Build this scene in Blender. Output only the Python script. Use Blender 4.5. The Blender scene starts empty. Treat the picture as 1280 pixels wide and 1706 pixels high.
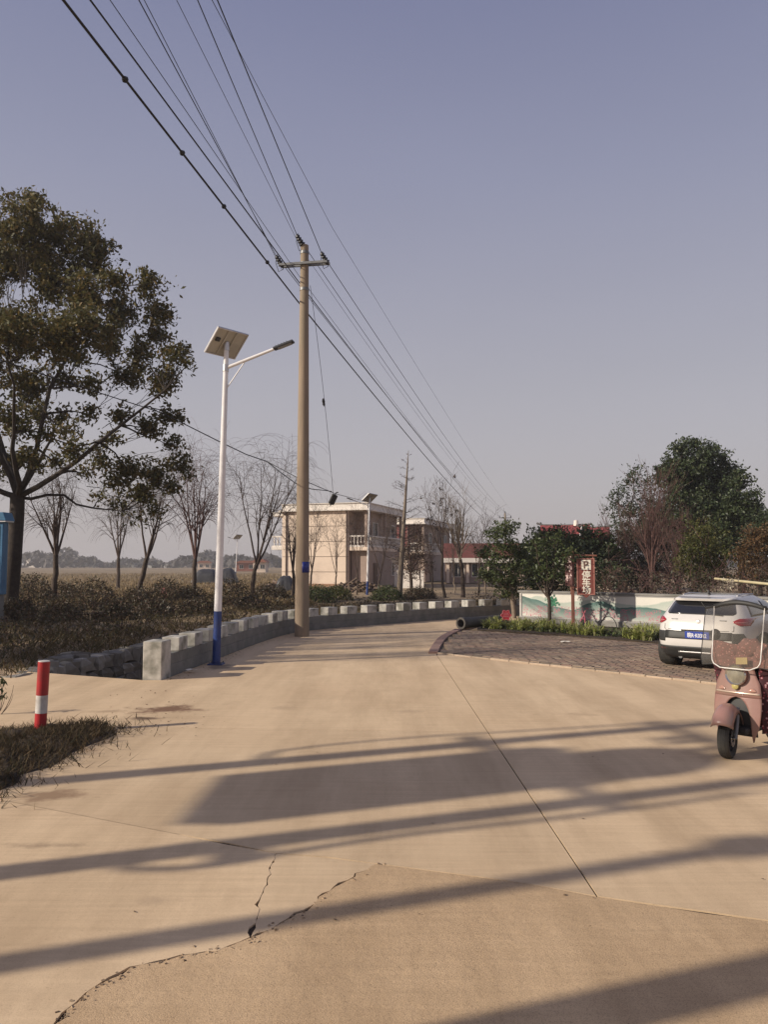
import bpy, bmesh, math, random
import numpy as np
from mathutils import Vector, Matrix, Euler
from mathutils.geometry import tessellate_polygon

# ------------------------------------------------------------------ camera, sky, sun, exposure
scene = bpy.context.scene
COL = scene.collection
EYE = 2.0
FPX = 1300.0                      # focal length in pixels of the 1280 x 1706 photograph
TILT = math.atan(87 / FPX)
cam_data = bpy.data.cameras.new('camera')
cam_data.sensor_fit = 'VERTICAL'
cam_data.angle = 2 * math.atan(853 / FPX)
cam_data.clip_start = 0.05
cam_data.clip_end = 6000
cam = bpy.data.objects.new('camera', cam_data)
COL.objects.link(cam)
cam.location = (0, 0, EYE)
cam.rotation_euler = (math.pi / 2 + TILT, 0, 0)
scene.camera = cam

SUN_EL = math.radians(26)
SHX, SHY = 0.94, 0.342            # direction in which shadows fall on the ground
world = bpy.data.worlds.new('World')
scene.world = world
world.use_nodes = True
wn, wl = world.node_tree.nodes, world.node_tree.links
wn.clear()
sky = wn.new('ShaderNodeTexSky')
sky.sky_type = 'NISHITA'
sky.sun_disc = False
sky.sun_elevation = SUN_EL
sky.sun_rotation = math.atan2(-SHX, -SHY)
sky.air_density = 1.0
sky.dust_density = 4.0
sky.ozone_density = 2.0
# winter smog: the clear sky seen through an even layer of lavender-grey haze, warmer at the skyline
tc = wn.new('ShaderNodeTexCoord')
sep = wn.new('ShaderNodeSeparateXYZ')
ramp = wn.new('ShaderNodeValToRGB')
ramp.color_ramp.elements[0].position = 0.0
ramp.color_ramp.elements[0].color = (4.30, 3.90, 3.84, 1)
ramp.color_ramp.elements[1].position = 0.6
ramp.color_ramp.elements[1].color = (1.74, 1.83, 2.84, 1)
e = ramp.color_ramp.elements.new(0.22); e.color = (3.46, 3.30, 3.62, 1)
e = ramp.color_ramp.elements.new(0.45); e.color = (2.46, 2.50, 3.36, 1)
mixs = wn.new('ShaderNodeMix'); mixs.data_type = 'RGBA'; mixs.inputs[0].default_value = 0.85
bg = wn.new('ShaderNodeBackground'); bg.inputs['Strength'].default_value = 0.1
wo = wn.new('ShaderNodeOutputWorld')
wl.new(tc.outputs['Generated'], sep.inputs[0])
wl.new(sep.outputs['Z'], ramp.inputs[0])
wl.new(sky.outputs[0], mixs.inputs[6])
nzs = wn.new('ShaderNodeTexNoise'); nzs.inputs['Scale'].default_value = 1.7; nzs.inputs['Detail'].default_value = 4; nzs.inputs['Roughness'].default_value = 0.45
mps = wn.new('ShaderNodeMapping'); mps.inputs['Scale'].default_value = (1, 1, 3.2)
wl.new(tc.outputs['Generated'], mps.inputs[0]); wl.new(mps.outputs[0], nzs.inputs['Vector'])
mrs = wn.new('ShaderNodeMapRange'); mrs.inputs['To Min'].default_value = 0.93; mrs.inputs['To Max'].default_value = 1.07
wl.new(nzs.outputs[0], mrs.inputs[0])
mus = wn.new('ShaderNodeMix'); mus.data_type = 'RGBA'; mus.blend_type = 'MULTIPLY'; mus.inputs[0].default_value = 1.0
wl.new(ramp.outputs[0], mus.inputs[6]); wl.new(mrs.outputs[0], mus.inputs[7])
wl.new(mus.outputs[2], mixs.inputs[7])
wl.new(mixs.outputs[2], bg.inputs[0])
wl.new(bg.outputs[0], wo.inputs[0])

sun_data = bpy.data.lights.new('sun', 'SUN')
sun_data.energy = 4.0
sun_data.angle = math.radians(0.85)
sun_data.color = (1.0, 0.90, 0.76)
sun = bpy.data.objects.new('sun', sun_data)
COL.objects.link(sun)
sd = Vector((SHX * math.cos(SUN_EL), SHY * math.cos(SUN_EL), -math.sin(SUN_EL)))
sun.rotation_euler = sd.to_track_quat('-Z', 'Y').to_euler()

scene.view_settings.view_transform = 'Standard'
scene.view_settings.look = 'None'
scene.view_settings.exposure = 0.36
scene.view_settings.gamma = 1.0
scene.view_settings.use_curve_mapping = False
scene.cycles.volume_bounces = 0
scene.cycles.max_bounces = 8
scene.cycles.transparent_max_bounces = 12

# ------------------------------------------------------------------ survey helpers (measured bearings -> metres)
def ray(px, py):
    u = (px - 640) / FPX; v = (853 - py) / FPX
    return Vector((u, math.cos(TILT) - v * math.sin(TILT), math.sin(TILT) + v * math.cos(TILT)))
def G(px, py, z=0.0):
    r = ray(px, py); t = (z - EYE) / r.z
    return Vector((r.x * t, r.y * t, z))
def P(px, py, Y):
    r = ray(px, py); t = Y / r.y
    return Vector((r.x * t, Y, EYE + r.z * t))
def SP(s, p, z=0.0):              # along / across the shadow direction
    return Vector((s * SHX - p * SHY, s * SHY + p * SHX, z))
R = math.radians

# ------------------------------------------------------------------ materials
def nodes_of(name):
    m = bpy.data.materials.new(name); m.use_nodes = True
    n, l = m.node_tree.nodes, m.node_tree.links
    return m, n, l, n['Principled BSDF']
def rgba(c): return (c[0], c[1], c[2], 1)
def mat(name, c, c2=None, scale=4.0, rough=0.75, bump=0.0, bscale=60.0, metal=0.0, spec=0.4, c3=None, scale3=0.7, amt3=0.5, coat=0.0, lo=0.35, hi=0.65, vec='Object', stretch=None):
    m, n, l, b = nodes_of(name)
    b.inputs['Roughness'].default_value = rough
    b.inputs['Metallic'].default_value = metal
    b.inputs['Specular IOR Level'].default_value = spec
    b.inputs['Coat Weight'].default_value = coat
    t = n.new('ShaderNodeTexCoord'); src = t.outputs[vec]
    if stretch:
        mp = n.new('ShaderNodeMapping'); mp.inputs['Scale'].default_value = stretch
        l.new(src, mp.inputs[0]); src = mp.outputs[0]
    if c2 is None: c2 = tuple(x * 0.82 for x in c)
    nz = n.new('ShaderNodeTexNoise'); nz.inputs['Scale'].default_value = scale; nz.inputs['Detail'].default_value = 7; nz.inputs['Roughness'].default_value = 0.6
    l.new(src, nz.inputs['Vector'])
    r = n.new('ShaderNodeValToRGB')
    r.color_ramp.elements[0].position = lo; r.color_ramp.elements[0].color = rgba(c)
    r.color_ramp.elements[1].position = hi; r.color_ramp.elements[1].color = rgba(c2)
    l.new(nz.outputs[0], r.inputs[0]); out = r.outputs[0]
    if c3 is not None:
        n3 = n.new('ShaderNodeTexNoise'); n3.inputs['Scale'].default_value = scale3; n3.inputs['Detail'].default_value = 5
        l.new(src, n3.inputs['Vector'])
        r3 = n.new('ShaderNodeValToRGB'); r3.color_ramp.elements[0].position = 0.48; r3.color_ramp.elements[1].position = 0.66
        r3.color_ramp.elements[1].color = (amt3, amt3, amt3, 1)
        l.new(n3.outputs[0], r3.inputs[0])
        mx = n.new('ShaderNodeMix'); mx.data_type = 'RGBA'; mx.inputs[7].default_value = rgba(c3)
        l.new(r3.outputs[0], mx.inputs[0]); l.new(out, mx.inputs[6]); out = mx.outputs[2]
    l.new(out, b.inputs['Base Color'])
    if bump:
        nb = n.new('ShaderNodeTexNoise'); nb.inputs['Scale'].default_value = bscale; nb.inputs['Detail'].default_value = 4
        l.new(src, nb.inputs['Vector'])
        bp = n.new('ShaderNodeBump'); bp.inputs['Strength'].default_value = bump; bp.inputs['Distance'].default_value = 0.01
        l.new(nb.outputs[0], bp.inputs['Height']); l.new(bp.outputs[0], b.inputs['Normal'])
    return m
def leaf_mat(name, cols, trans=0.25, rough=0.5):
    m, n, l, b = nodes_of(name)
    g = n.new('ShaderNodeNewGeometry')
    r = n.new('ShaderNodeValToRGB'); els = r.color_ramp.elements
    while len(els) < len(cols): els.new(0.5)
    for i, c in enumerate(cols):
        els[i].position = i / (len(cols) - 1); els[i].color = rgba(c)
    l.new(g.outputs['Random Per Island'], r.inputs[0])
    l.new(r.outputs[0], b.inputs['Base Color'])
    b.inputs['Roughness'].default_value = rough; b.inputs['Specular IOR Level'].default_value = 0.3
    if trans:
        tr = n.new('ShaderNodeBsdfTranslucent'); l.new(r.outputs[0], tr.inputs[0])
        mx = n.new('ShaderNodeMixShader'); mx.inputs[0].default_value = trans
        l.new(b.outputs[0], mx.inputs[1]); l.new(tr.outputs[0], mx.inputs[2])
        l.new(mx.outputs[0], n['Material Output'].inputs[0])
    return m
def piece_mat(name, cols, rough=0.85, scale=30, bump=0.3):
    """one colour of the range for each piece, with grain"""
    m, n, l, b = nodes_of(name)
    oi = n.new('ShaderNodeObjectInfo'); g = n.new('ShaderNodeNewGeometry')
    ad = n.new('ShaderNodeMath'); ad.operation = 'ADD'; l.new(oi.outputs['Random'], ad.inputs[0]); l.new(g.outputs['Random Per Island'], ad.inputs[1])
    fr = n.new('ShaderNodeMath'); fr.operation = 'FRACT'; l.new(ad.outputs[0], fr.inputs[0])
    r = n.new('ShaderNodeValToRGB'); els = r.color_ramp.elements
    while len(els) < len(cols): els.new(0.5)
    for i, c in enumerate(cols):
        els[i].position = i / (len(cols) - 1); els[i].color = rgba(c)
    l.new(fr.outputs[0], r.inputs[0])
    nz = n.new('ShaderNodeTexNoise'); nz.inputs['Scale'].default_value = scale; nz.inputs['Detail'].default_value = 6
    l.new(g.outputs['Position'], nz.inputs['Vector'])
    mr = n.new('ShaderNodeMapRange'); mr.inputs['To Min'].default_value = 0.65; mr.inputs['To Max'].default_value = 1.3
    l.new(nz.outputs[0], mr.inputs[0])
    mu = n.new('ShaderNodeMix'); mu.data_type = 'RGBA'; mu.blend_type = 'MULTIPLY'; mu.inputs[0].default_value = 1
    l.new(r.outputs[0], mu.inputs[6]); l.new(mr.outputs[0], mu.inputs[7])
    l.new(mu.outputs[2], b.inputs['Base Color']); b.inputs['Roughness'].default_value = rough
    bp = n.new('ShaderNodeBump'); bp.inputs['Strength'].default_value = bump; bp.inputs['Distance'].default_value = 0.01
    l.new(nz.outputs[0], bp.inputs['Height']); l.new(bp.outputs[0], b.inputs['Normal'])
    return m

def concrete_mat(name, base, base2, dirt, grain, bumpy, stains):
    m, n, l, b = nodes_of(name)
    b.inputs['Roughness'].default_value = 0.88; b.inputs['Specular IOR Level'].default_value = 0.25
    g = n.new('ShaderNodeNewGeometry'); pos = g.outputs['Position']
    def noise(sc, det=6, ro=0.6, vec=None):
        t = n.new('ShaderNodeTexNoise'); t.inputs['Scale'].default_value = sc; t.inputs['Detail'].default_value = det; t.inputs['Roughness'].default_value = ro
        l.new(vec or pos, t.inputs['Vector']); return t.outputs[0]
    def rmp(v, p0, p1, c0=(0, 0, 0), c1=(1, 1, 1)):
        r = n.new('ShaderNodeValToRGB'); r.color_ramp.elements[0].position = p0; r.color_ramp.elements[1].position = p1
        r.color_ramp.elements[0].color = rgba(c0); r.color_ramp.elements[1].color = rgba(c1); l.new(v, r.inputs[0]); return r.outputs[0]
    def mixc(f, a, c, mode='MIX'):
        x = n.new('ShaderNodeMix'); x.data_type = 'RGBA'; x.blend_type = mode
        if isinstance(f, float): x.inputs[0].default_value = f
        else: l.new(f, x.inputs[0])
        l.new(a, x.inputs[6])
        if isinstance(c, tuple): x.inputs[7].default_value = rgba(c)
        else: l.new(c, x.inputs[7])
        return x.outputs[2]
    def math_(op, a, c):
        x = n.new('ShaderNodeMath'); x.operation = op; x.use_clamp = op == 'MULTIPLY'
        for i, v in enumerate((a, c)):
            if isinstance(v, (int, float)): x.inputs[i].default_value = v
            else: l.new(v, x.inputs[i])
        return x.outputs[0]
    c = rmp(noise(0.55, 7), 0.32, 0.68, base, base2)
    # broom streaks across the carriageway
    mp = n.new('ShaderNodeMapping'); mp.inputs['Scale'].default_value = (0.6, 14, 1); mp.inputs['Rotation'].default_value = (0, 0, R(6)); l.new(pos, mp.inputs[0])
    st = noise(1.6, 5, 0.6, mp.outputs[0])
    c = mixc(0.35, c, rmp(st, 0.3, 0.7, (0.78, 0.78, 0.78), (1.15, 1.15, 1.15)), 'MULTIPLY')
    oi = n.new('ShaderNodeObjectInfo'); mr = n.new('ShaderNodeMapRange'); mr.inputs['To Min'].default_value = 0.93; mr.inputs['To Max'].default_value = 1.04
    l.new(oi.outputs['Random'], mr.inputs[0]); c = mixc(1.0, c, mr.outputs[0], 'MULTIPLY')
    mp2 = n.new('ShaderNodeMapping'); mp2.inputs['Scale'].default_value = (1.1, 0.16, 1); mp2.inputs['Rotation'].default_value = (0, 0, R(4)); l.new(pos, mp2.inputs[0])
    c = mixc(0.8, c, rmp(noise(1.2, 7, 0.66, mp2.outputs[0]), 0.36, 0.6, (0.79, 0.77, 0.75), (1.07, 1.07, 1.07)), 'MULTIPLY')
    blot = rmp(noise(1.7, 8, 0.68), 0.54, 0.72)
    c = mixc(math_('MULTIPLY', blot, 0.5), c, dirt)
    # pores and specks
    sp = rmp(noise(190.0, 3), 0.36, 0.5, (0.62, 0.6, 0.58), (1.03, 1.03, 1.03))
    c = mixc(grain, c, sp, 'MULTIPLY')
    sp2 = rmp(noise(38.0, 4, 0.7), 0.27, 0.36, (0.5, 0.47, 0.44), (1, 1, 1))
    c = mixc(min(1.0, grain + 0.2), c, sp2, 'MULTIPLY')
    edge = noise(2.6, 7, 0.7)
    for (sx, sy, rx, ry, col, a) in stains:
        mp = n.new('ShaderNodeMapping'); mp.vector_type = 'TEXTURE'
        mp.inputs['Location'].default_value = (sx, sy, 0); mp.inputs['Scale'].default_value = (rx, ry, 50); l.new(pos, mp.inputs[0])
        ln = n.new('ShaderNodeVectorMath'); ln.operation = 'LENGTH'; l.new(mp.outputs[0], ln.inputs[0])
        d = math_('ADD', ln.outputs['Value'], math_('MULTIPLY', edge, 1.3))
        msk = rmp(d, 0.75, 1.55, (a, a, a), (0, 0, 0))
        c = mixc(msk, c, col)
    l.new(c, b.inputs['Base Color'])
    nb = noise(130.0, 5, 0.7); nb2 = noise(9.0, 6)
    h = math_('ADD', math_('MULTIPLY', nb, 0.5), nb2)
    bp = n.new('ShaderNodeBump'); bp.inputs['Strength'].default_value = bumpy; bp.inputs['Distance'].default_value = 0.012
    l.new(h, bp.inputs['Height']); l.new(bp.outputs[0], b.inputs['Normal'])
    return m

# ------------------------------------------------------------------ mesh helpers
def link(o, parent=None):
    COL.objects.link(o)
    if parent is not None: o.parent = parent
    return o
def tag(o, label=None, cat=None, group=None, kind=None):
    if label: o['label'] = label
    if cat: o['category'] = cat
    if group: o['group'] = group
    if kind: o['kind'] = kind
    return o
def empty(name, loc=(0, 0, 0), rz=0.0):
    o = bpy.data.objects.new(name, None); link(o)
    o.empty_display_size = 0.2
    o.location = loc; o.rotation_euler = (0, 0, rz)
    return o
def thing(name, label, cat, loc=(0, 0, 0), rz=0.0, group=None):
    return tag(empty(name, loc, rz), label, cat, group)
def copy_tree(o, parent=None):
    c = o.copy(); COL.objects.link(c); c.parent = parent
    for ch in list(o.children): copy_tree(ch, c)
    return c

def frame_of(d):
    d = Vector(d).normalized()
    a = Vector((0, 0, 1)) if abs(d.z) < 0.9 else Vector((1, 0, 0))
    u = d.cross(a).normalized(); v = d.cross(u).normalized()
    return u, v
class MB:
    def __init__(self): self.v = []; self.f = []
    def box(self, c, s, rz=0.0, rot=None):
        hx, hy, hz = s[0] / 2, s[1] / 2, s[2] / 2
        M = rot if rot is not None else Matrix.Rotation(rz, 3, 'Z')
        i = len(self.v); c = Vector(c)
        for x in (-hx, hx):
            for y in (-hy, hy):
                for z in (-hz, hz): self.v.append(c + M @ Vector((x, y, z)))
        for q in ((0, 1, 3, 2), (4, 6, 7, 5), (0, 4, 5, 1), (2, 3, 7, 6), (0, 2, 6, 4), (1, 5, 7, 3)): self.f.append([i + k for k in q])
        return self
    def tube(self, pts, rad, n=8, cap=True, closed=False):
        pts = [Vector(p) for p in pts]
        if not hasattr(rad, '__len__'): rad = [rad] * len(pts)
        i0 = len(self.v); u = None; m = len(pts)
        for k, p in enumerate(pts):
            if closed: d = pts[(k + 1) % m] - pts[k - 1]
            else: d = pts[min(k + 1, m - 1)] - pts[max(k - 1, 0)]
            if d.length < 1e-9: d = Vector((0, 0, 1))
            d.normalize()
            if u is None: u, w = frame_of(d)
            else:
                u = u - d * u.dot(d)
                if u.length < 1e-6: u, w = frame_of(d)
                u.normalize()
            w = d.cross(u)
            for j in range(n):
                a = 2 * math.pi * j / n
                self.v.append(p + (u * math.cos(a) + w * math.sin(a)) * rad[k])
        for k in range(m if closed else m - 1):
            k2 = (k + 1) % m
            for j in range(n):
                j2 = (j + 1) % n
                self.f.append([i0 + k * n + j, i0 + k * n + j2, i0 + k2 * n + j2, i0 + k2 * n + j])
        if cap and not closed:
            self.f.append([i0 + j for j in range(n)][::-1]); self.f.append([i0 + (m - 1) * n + j for j in range(n)])
        return self
    def lathe(self, prof, c=(0, 0, 0), axis=(0, 0, 1), n=16, a0=0.0, a1=2 * math.pi, ref=None):
        """prof: list of (radius, height along axis)"""
        ax = Vector(axis).normalized(); c = Vector(c)
        if ref is None: u, w = frame_of(ax)
        else:
            u = Vector(ref); u = (u - ax * u.dot(ax)).normalized(); w = ax.cross(u)
        full = abs(a1 - a0 - 2 * math.pi) < 1e-6
        m = n if full else n + 1; i0 = len(self.v)
        for (r, h) in prof:
            for j in range(m):
                a = a0 + (a1 - a0) * j / n
                self.v.append(c + ax * h + (u * math.cos(a) + w * math.sin(a)) * r)
        for k in range(len(prof) - 1):
            for j in range(n):
                j2 = (j + 1) % m
                self.f.append([i0 + k * m + j, i0 + k * m + j2, i0 + (k + 1) * m + j2, i0 + (k + 1) * m + j])
        return self
    def prism(self, poly, z0, z1):
        """vertical prism of an XY polygon"""
        i = len(self.v); n = len(poly)
        for z in (z0, z1):
            for p in poly: self.v.append(Vector((p[0], p[1], z)))
        self.f.append([i + k for k in range(n)][::-1]); self.f.append([i + n + k for k in range(n)])
        for k in range(n):
            k2 = (k + 1) % n; self.f.append([i + k, i + k2, i + n + k2, i + n + k])
        return self
    def plate(self, poly, o, u, v, t):
        """polygon in the (u,v) plane at o, thickness t along u x v"""
        o = Vector(o); u = Vector(u); v = Vector(v); w = u.cross(v).normalized() * t
        i = len(self.v); n = len(poly)
        for off in (Vector((0, 0, 0)), w):
            for p in poly: self.v.append(o + u * p[0] + v * p[1] + off)
        self.f.append([i + k for k in range(n)][::-1]); self.f.append([i + n + k for k in range(n)])
        for k in range(n):
            k2 = (k + 1) % n; self.f.append([i + k, i + k2, i + n + k2, i + n + k])
        return self
    def grid(self, rows, closed=False):
        i0 = len(self.v); m = len(rows[0])
        for r in rows:
            for p in r: self.v.append(Vector(p))
        for a in range(len(rows) - 1):
            for j in range(m if closed else m - 1):
                j2 = (j + 1) % m
                self.f.append([i0 + a * m + j, i0 + a * m + j2, i0 + (a + 1) * m + j2, i0 + (a + 1) * m + j])
        return self
    def build(self, name, material, parent=None, smooth=None, bevel=0.0, solid=0.0, loc=None):
        me = bpy.data.meshes.new(name); me.from_pydata([tuple(p) for p in self.v], [], self.f); me.update()
        if smooth is not None:
            me.shade_smooth(); me.set_sharp_from_angle(angle=R(smooth))
        me.materials.append(material)
        o = bpy.data.objects.new(name, me); link(o, parent)
        if loc is not None: o.location = loc
        if solid:
            s = o.modifiers.new('solid', 'SOLIDIFY'); s.thickness = solid; s.offset = 0
        if bevel:
            b = o.modifiers.new('bevel', 'BEVEL'); b.width = bevel; b.segments = 2; b.limit_method = 'ANGLE'; b.angle_limit = R(40)
        return o

def np_mesh(name, V, nper, material, parent=None, smooth=False):
    """V: (n, nper, 3) loose polygons"""
    n = V.shape[0]; me = bpy.data.meshes.new(name)
    me.vertices.add(n * nper); me.vertices.foreach_set('co', np.ascontiguousarray(V, dtype=np.float32).ravel())
    me.loops.add(n * nper); me.loops.foreach_set('vertex_index', np.arange(n * nper, dtype=np.int32))
    me.polygons.add(n); me.polygons.foreach_set('loop_start', np.arange(n, dtype=np.int32) * nper)
    me.update(calc_edges=True); me.materials.append(material)
    o = bpy.data.objects.new(name, me); link(o, parent)
    return o
RNG = np.random.default_rng(7)
random.seed(11)
def unit(n):
    d = RNG.normal(size=(n, 3)); return d / np.linalg.norm(d, axis=1, keepdims=True)
def leaves(C, ln, wd, droop=0.0, up=0.0):
    """a kite-shaped leaf at each centre"""
    n = len(C); d = unit(n); d[:, 2] -= droop; d /= np.linalg.norm(d, axis=1, keepdims=True)
    nn = unit(n); nn[:, 2] += up
    s = np.cross(d, nn); s /= (np.linalg.norm(s, axis=1, keepdims=True) + 1e-9)
    L = (ln * RNG.uniform(0.65, 1.3, size=(n, 1))); W = (wd * RNG.uniform(0.7, 1.25, size=(n, 1)))
    nm = np.cross(s, d)
    V = np.stack([C - d * L * 0.5, C + s * W * 0.5 + nm * W * 0.15, C + d * L * 0.5, C - s * W * 0.5 + nm * W * 0.15], axis=1)
    return V
def clumps(blobs, sub, per, sub_r, shell=0.6, flat=1.0):
    """blobs: (centre, radius).  returns clump centres and leaf centres"""
    cc = []; pts = []
    for (c, r) in blobs:
        k = max(2, int(sub * r * r)) if sub < 60 else sub
        d = unit(k); rr = r * (shell + (1 - shell) * RNG.random((k, 1))) * RNG.random((k, 1)) ** 0.25
        q = np.array(c)[None, :] + d * rr * np.array([1, 1, flat])
        cc.append(q)
        for p in q:
            m = int(per * RNG.uniform(0.5, 1.4))
            pts.append(p[None, :] + RNG.normal(size=(m, 3)) * sub_r * RNG.uniform(0.6, 1.25) * np.array([1, 1, 0.75]))
    return np.concatenate(cc), np.concatenate(pts)
def curve_pts(a, b, bend=(0, 0, 0), n=6, jit=0.0):
    a = Vector(a); b = Vector(b); bend = Vector(bend); out = []
    for k in range(n + 1):
        t = k / n; p = a.lerp(b, t) + bend * (4 * t * (1 - t))
        if jit and 0 < k < n: p += Vector((random.gauss(0, jit), random.gauss(0, jit), random.gauss(0, jit)))
        out.append(p)
    return out
def sag_pts(a, b, sag, n=16):
    return curve_pts(a, b, (0, 0, -sag), n)
def text_part(body, size, M, name, material, parent, ext=0.002, sx=1.0, bold=0.0):
    cu = bpy.data.curves.new(name, 'FONT'); cu.body = body; cu.size = size; cu.extrude = ext; cu.align_x = 'CENTER'; cu.align_y = 'CENTER'
    cu.offset = bold; cu.resolution_u = 3
    tmp = bpy.data.objects.new('tmp', cu); COL.objects.link(tmp)
    bpy.context.view_layer.update()
    me = bpy.data.meshes.new_from_object(tmp.evaluated_get(bpy.context.evaluated_depsgraph_get()))
    bpy.data.objects.remove(tmp)
    xs = [v.co.x for v in me.vertices]; ys = [v.co.y for v in me.vertices]
    cx, cy = (min(xs) + max(xs)) / 2, (min(ys) + max(ys)) / 2
    for v in me.vertices: v.co = M @ Vector(((v.co.x - cx) * sx, v.co.y - cy, v.co.z))
    me.materials.clear(); me.materials.append(material); me.name = name
    return link(bpy.data.objects.new(name, me), parent)
def plane_matrix(o, u, v):
    u = Vector(u).normalized(); v = Vector(v).normalized(); w = u.cross(v)
    M = Matrix((u, v, w)).transposed().to_4x4(); M.translation = Vector(o); return M

# ------------------------------------------------------------------ shared materials
DIRT = (0.155, 0.105, 0.066)
c_stains = []
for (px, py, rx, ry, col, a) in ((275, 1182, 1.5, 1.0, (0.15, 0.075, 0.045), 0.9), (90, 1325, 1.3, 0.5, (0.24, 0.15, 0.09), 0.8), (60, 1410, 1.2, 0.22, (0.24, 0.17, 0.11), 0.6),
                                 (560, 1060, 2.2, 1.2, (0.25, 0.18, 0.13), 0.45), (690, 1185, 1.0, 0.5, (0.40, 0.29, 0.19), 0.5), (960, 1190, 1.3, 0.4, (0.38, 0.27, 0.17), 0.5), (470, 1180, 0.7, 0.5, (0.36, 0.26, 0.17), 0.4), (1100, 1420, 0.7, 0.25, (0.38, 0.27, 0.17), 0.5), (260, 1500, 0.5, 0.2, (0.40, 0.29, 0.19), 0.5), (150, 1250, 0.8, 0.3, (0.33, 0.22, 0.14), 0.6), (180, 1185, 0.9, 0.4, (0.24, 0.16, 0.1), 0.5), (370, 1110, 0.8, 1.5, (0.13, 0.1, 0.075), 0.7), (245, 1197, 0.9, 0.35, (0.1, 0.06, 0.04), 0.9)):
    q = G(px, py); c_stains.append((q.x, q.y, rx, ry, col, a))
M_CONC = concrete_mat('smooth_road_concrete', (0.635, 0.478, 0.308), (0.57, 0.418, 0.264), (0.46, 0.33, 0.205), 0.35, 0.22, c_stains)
M_CONC2 = concrete_mat('coarse_road_concrete', (0.56, 0.40, 0.243), (0.485, 0.338, 0.2), (0.385, 0.262, 0.152), 0.85, 0.6, [])
M_BASE = mat('crack_dirt', (0.06, 0.04, 0.026), (0.035, 0.025, 0.018), 8, 0.95)
M_SOIL = mat('field_soil', (0.30, 0.215, 0.125), (0.19, 0.135, 0.078), 0.35, 0.95, 0.5, 6, c3=(0.075, 0.058, 0.03), scale3=0.09, amt3=0.8)
M_WHITE = mat('weathered_white_render', (0.50, 0.47, 0.43), (0.42, 0.39, 0.355), 3, 0.8, 0.15, 40, c3=(0.26, 0.24, 0.2), scale3=1.6, amt3=0.55)
M_GREY = mat('grey_cement', (0.26, 0.245, 0.22), (0.19, 0.18, 0.165), 3, 0.85, 0.2, 40, c3=(0.12, 0.12, 0.095), scale3=1.2, amt3=0.6)
M_STONE = piece_mat('rubble_stone', [(0.11, 0.10, 0.09), (0.2, 0.185, 0.16), (0.14, 0.125, 0.105), (0.28, 0.26, 0.23)], 0.9, 9, 0.6)
M_PAVER = piece_mat('paver_brick', [(0.19, 0.125, 0.09), (0.25, 0.18, 0.125), (0.15, 0.115, 0.085), (0.22, 0.14, 0.105), (0.29, 0.22, 0.155)], 0.9, 22, 0.3)
M_KERB = piece_mat('kerb_brick', [(0.27, 0.16, 0.125), (0.22, 0.135, 0.11), (0.3, 0.19, 0.15)], 0.85, 20, 0.3)
M_STEELW = mat('white_painted_steel', (0.74, 0.72, 0.72), (0.66, 0.64, 0.64), 6, 0.35, 0, coat=0.2)
M_BLUE = mat('blue_painted_steel', (0.022, 0.05, 0.20), (0.018, 0.04, 0.15), 6, 0.4, c3=(0.06, 0.06, 0.1), scale3=3, amt3=0.4)
M_DARK = mat('dark_metal', (0.03, 0.03, 0.034), None, 8, 0.45)
M_GALV = mat('galvanised_steel', (0.22, 0.22, 0.22), (0.15, 0.15, 0.15), 8, 0.5, metal=0.5)
M_RUBBER = mat('black_rubber', (0.022, 0.021, 0.02), (0.04, 0.036, 0.03), 12, 0.8)
M_WIRE = mat('black_cable', (0.02, 0.02, 0.024), None, 4, 0.6)
M_BARK = mat('grey_brown_bark', (0.085, 0.06, 0.045), (0.05, 0.036, 0.028), 7, 0.9, 0.8, 25)
M_TWIG = mat('bare_twig', (0.10, 0.07, 0.055), (0.065, 0.045, 0.036), 3, 0.9)
M_TWIGRED = mat('red_brown_twig', (0.13, 0.07, 0.058), (0.085, 0.045, 0.04), 3, 0.9)
M_PALEBARK = mat('pale_bark', (0.24, 0.19, 0.145), (0.15, 0.115, 0.085), 9, 0.9, 0.4, 25)

# ------------------------------------------------------------------ the roadside line that everything follows
def catmull(pts, step):
    pts = [Vector(p) for p in pts]; dense = []
    for i in range(len(pts) - 1):
        p0 = pts[max(i - 1, 0)]; p1 = pts[i]; p2 = pts[i + 1]; p3 = pts[min(i + 2, len(pts) - 1)]
        for k in range(20):
            t = k / 20
            dense.append(0.5 * ((2 * p1) + (p2 - p0) * t + (2 * p0 - 5 * p1 + 4 * p2 - p3) * t * t + (3 * p1 - p0 - 3 * p2 + p3) * t ** 3))
    dense.append(pts[-1]); out = [dense[0]]; acc = 0.0
    for a, b in zip(dense, dense[1:]):
        d = (b - a).length
        while acc + d >= step:
            a = a.lerp(b, (step - acc) / d); d = (b - a).length; acc = 0.0; out.append(a)
        acc += d
    return out
WALL_STEP = 0.43
wall_line = catmull([G(268, 1133), G(372, 1093), G(436, 1069), G(490, 1054), G(560, 1046), G(640, 1040), G(755, 1031), G(850, 1026), Vector((6.6, 30.9, 0)), Vector((10.5, 32.2, 0)), Vector((16, 33.4, 0))], WALL_STEP)
WL = np.array([[p.x, p.y] for p in wall_line]); NWX = 30
def wall_dist(X, Y):
    """signed distance left of the wall line, and the index along it"""
    best = np.full(X.shape, 1e9); idx = np.zeros(X.shape)
    sgn = np.zeros(X.shape)
    for i in range(len(WL) - 1):
        a, b = WL[i], WL[i + 1]; d = b - a; L2 = d @ d
        t = ((X - a[0]) * d[0] + (Y - a[1]) * d[1]) / L2
        tc_ = np.clip(t, 0, 1)
        dx = X - (a[0] + tc_ * d[0]); dy = Y - (a[1] + tc_ * d[1]); dd = np.hypot(dx, dy)
        side = d[0] * dy - d[1] * dx
        m = dd < best
        best = np.where(m, dd, best); idx = np.where(m, i + t, idx); sgn = np.where(m, np.sign(side), sgn)
    return best * sgn, idx

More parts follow.
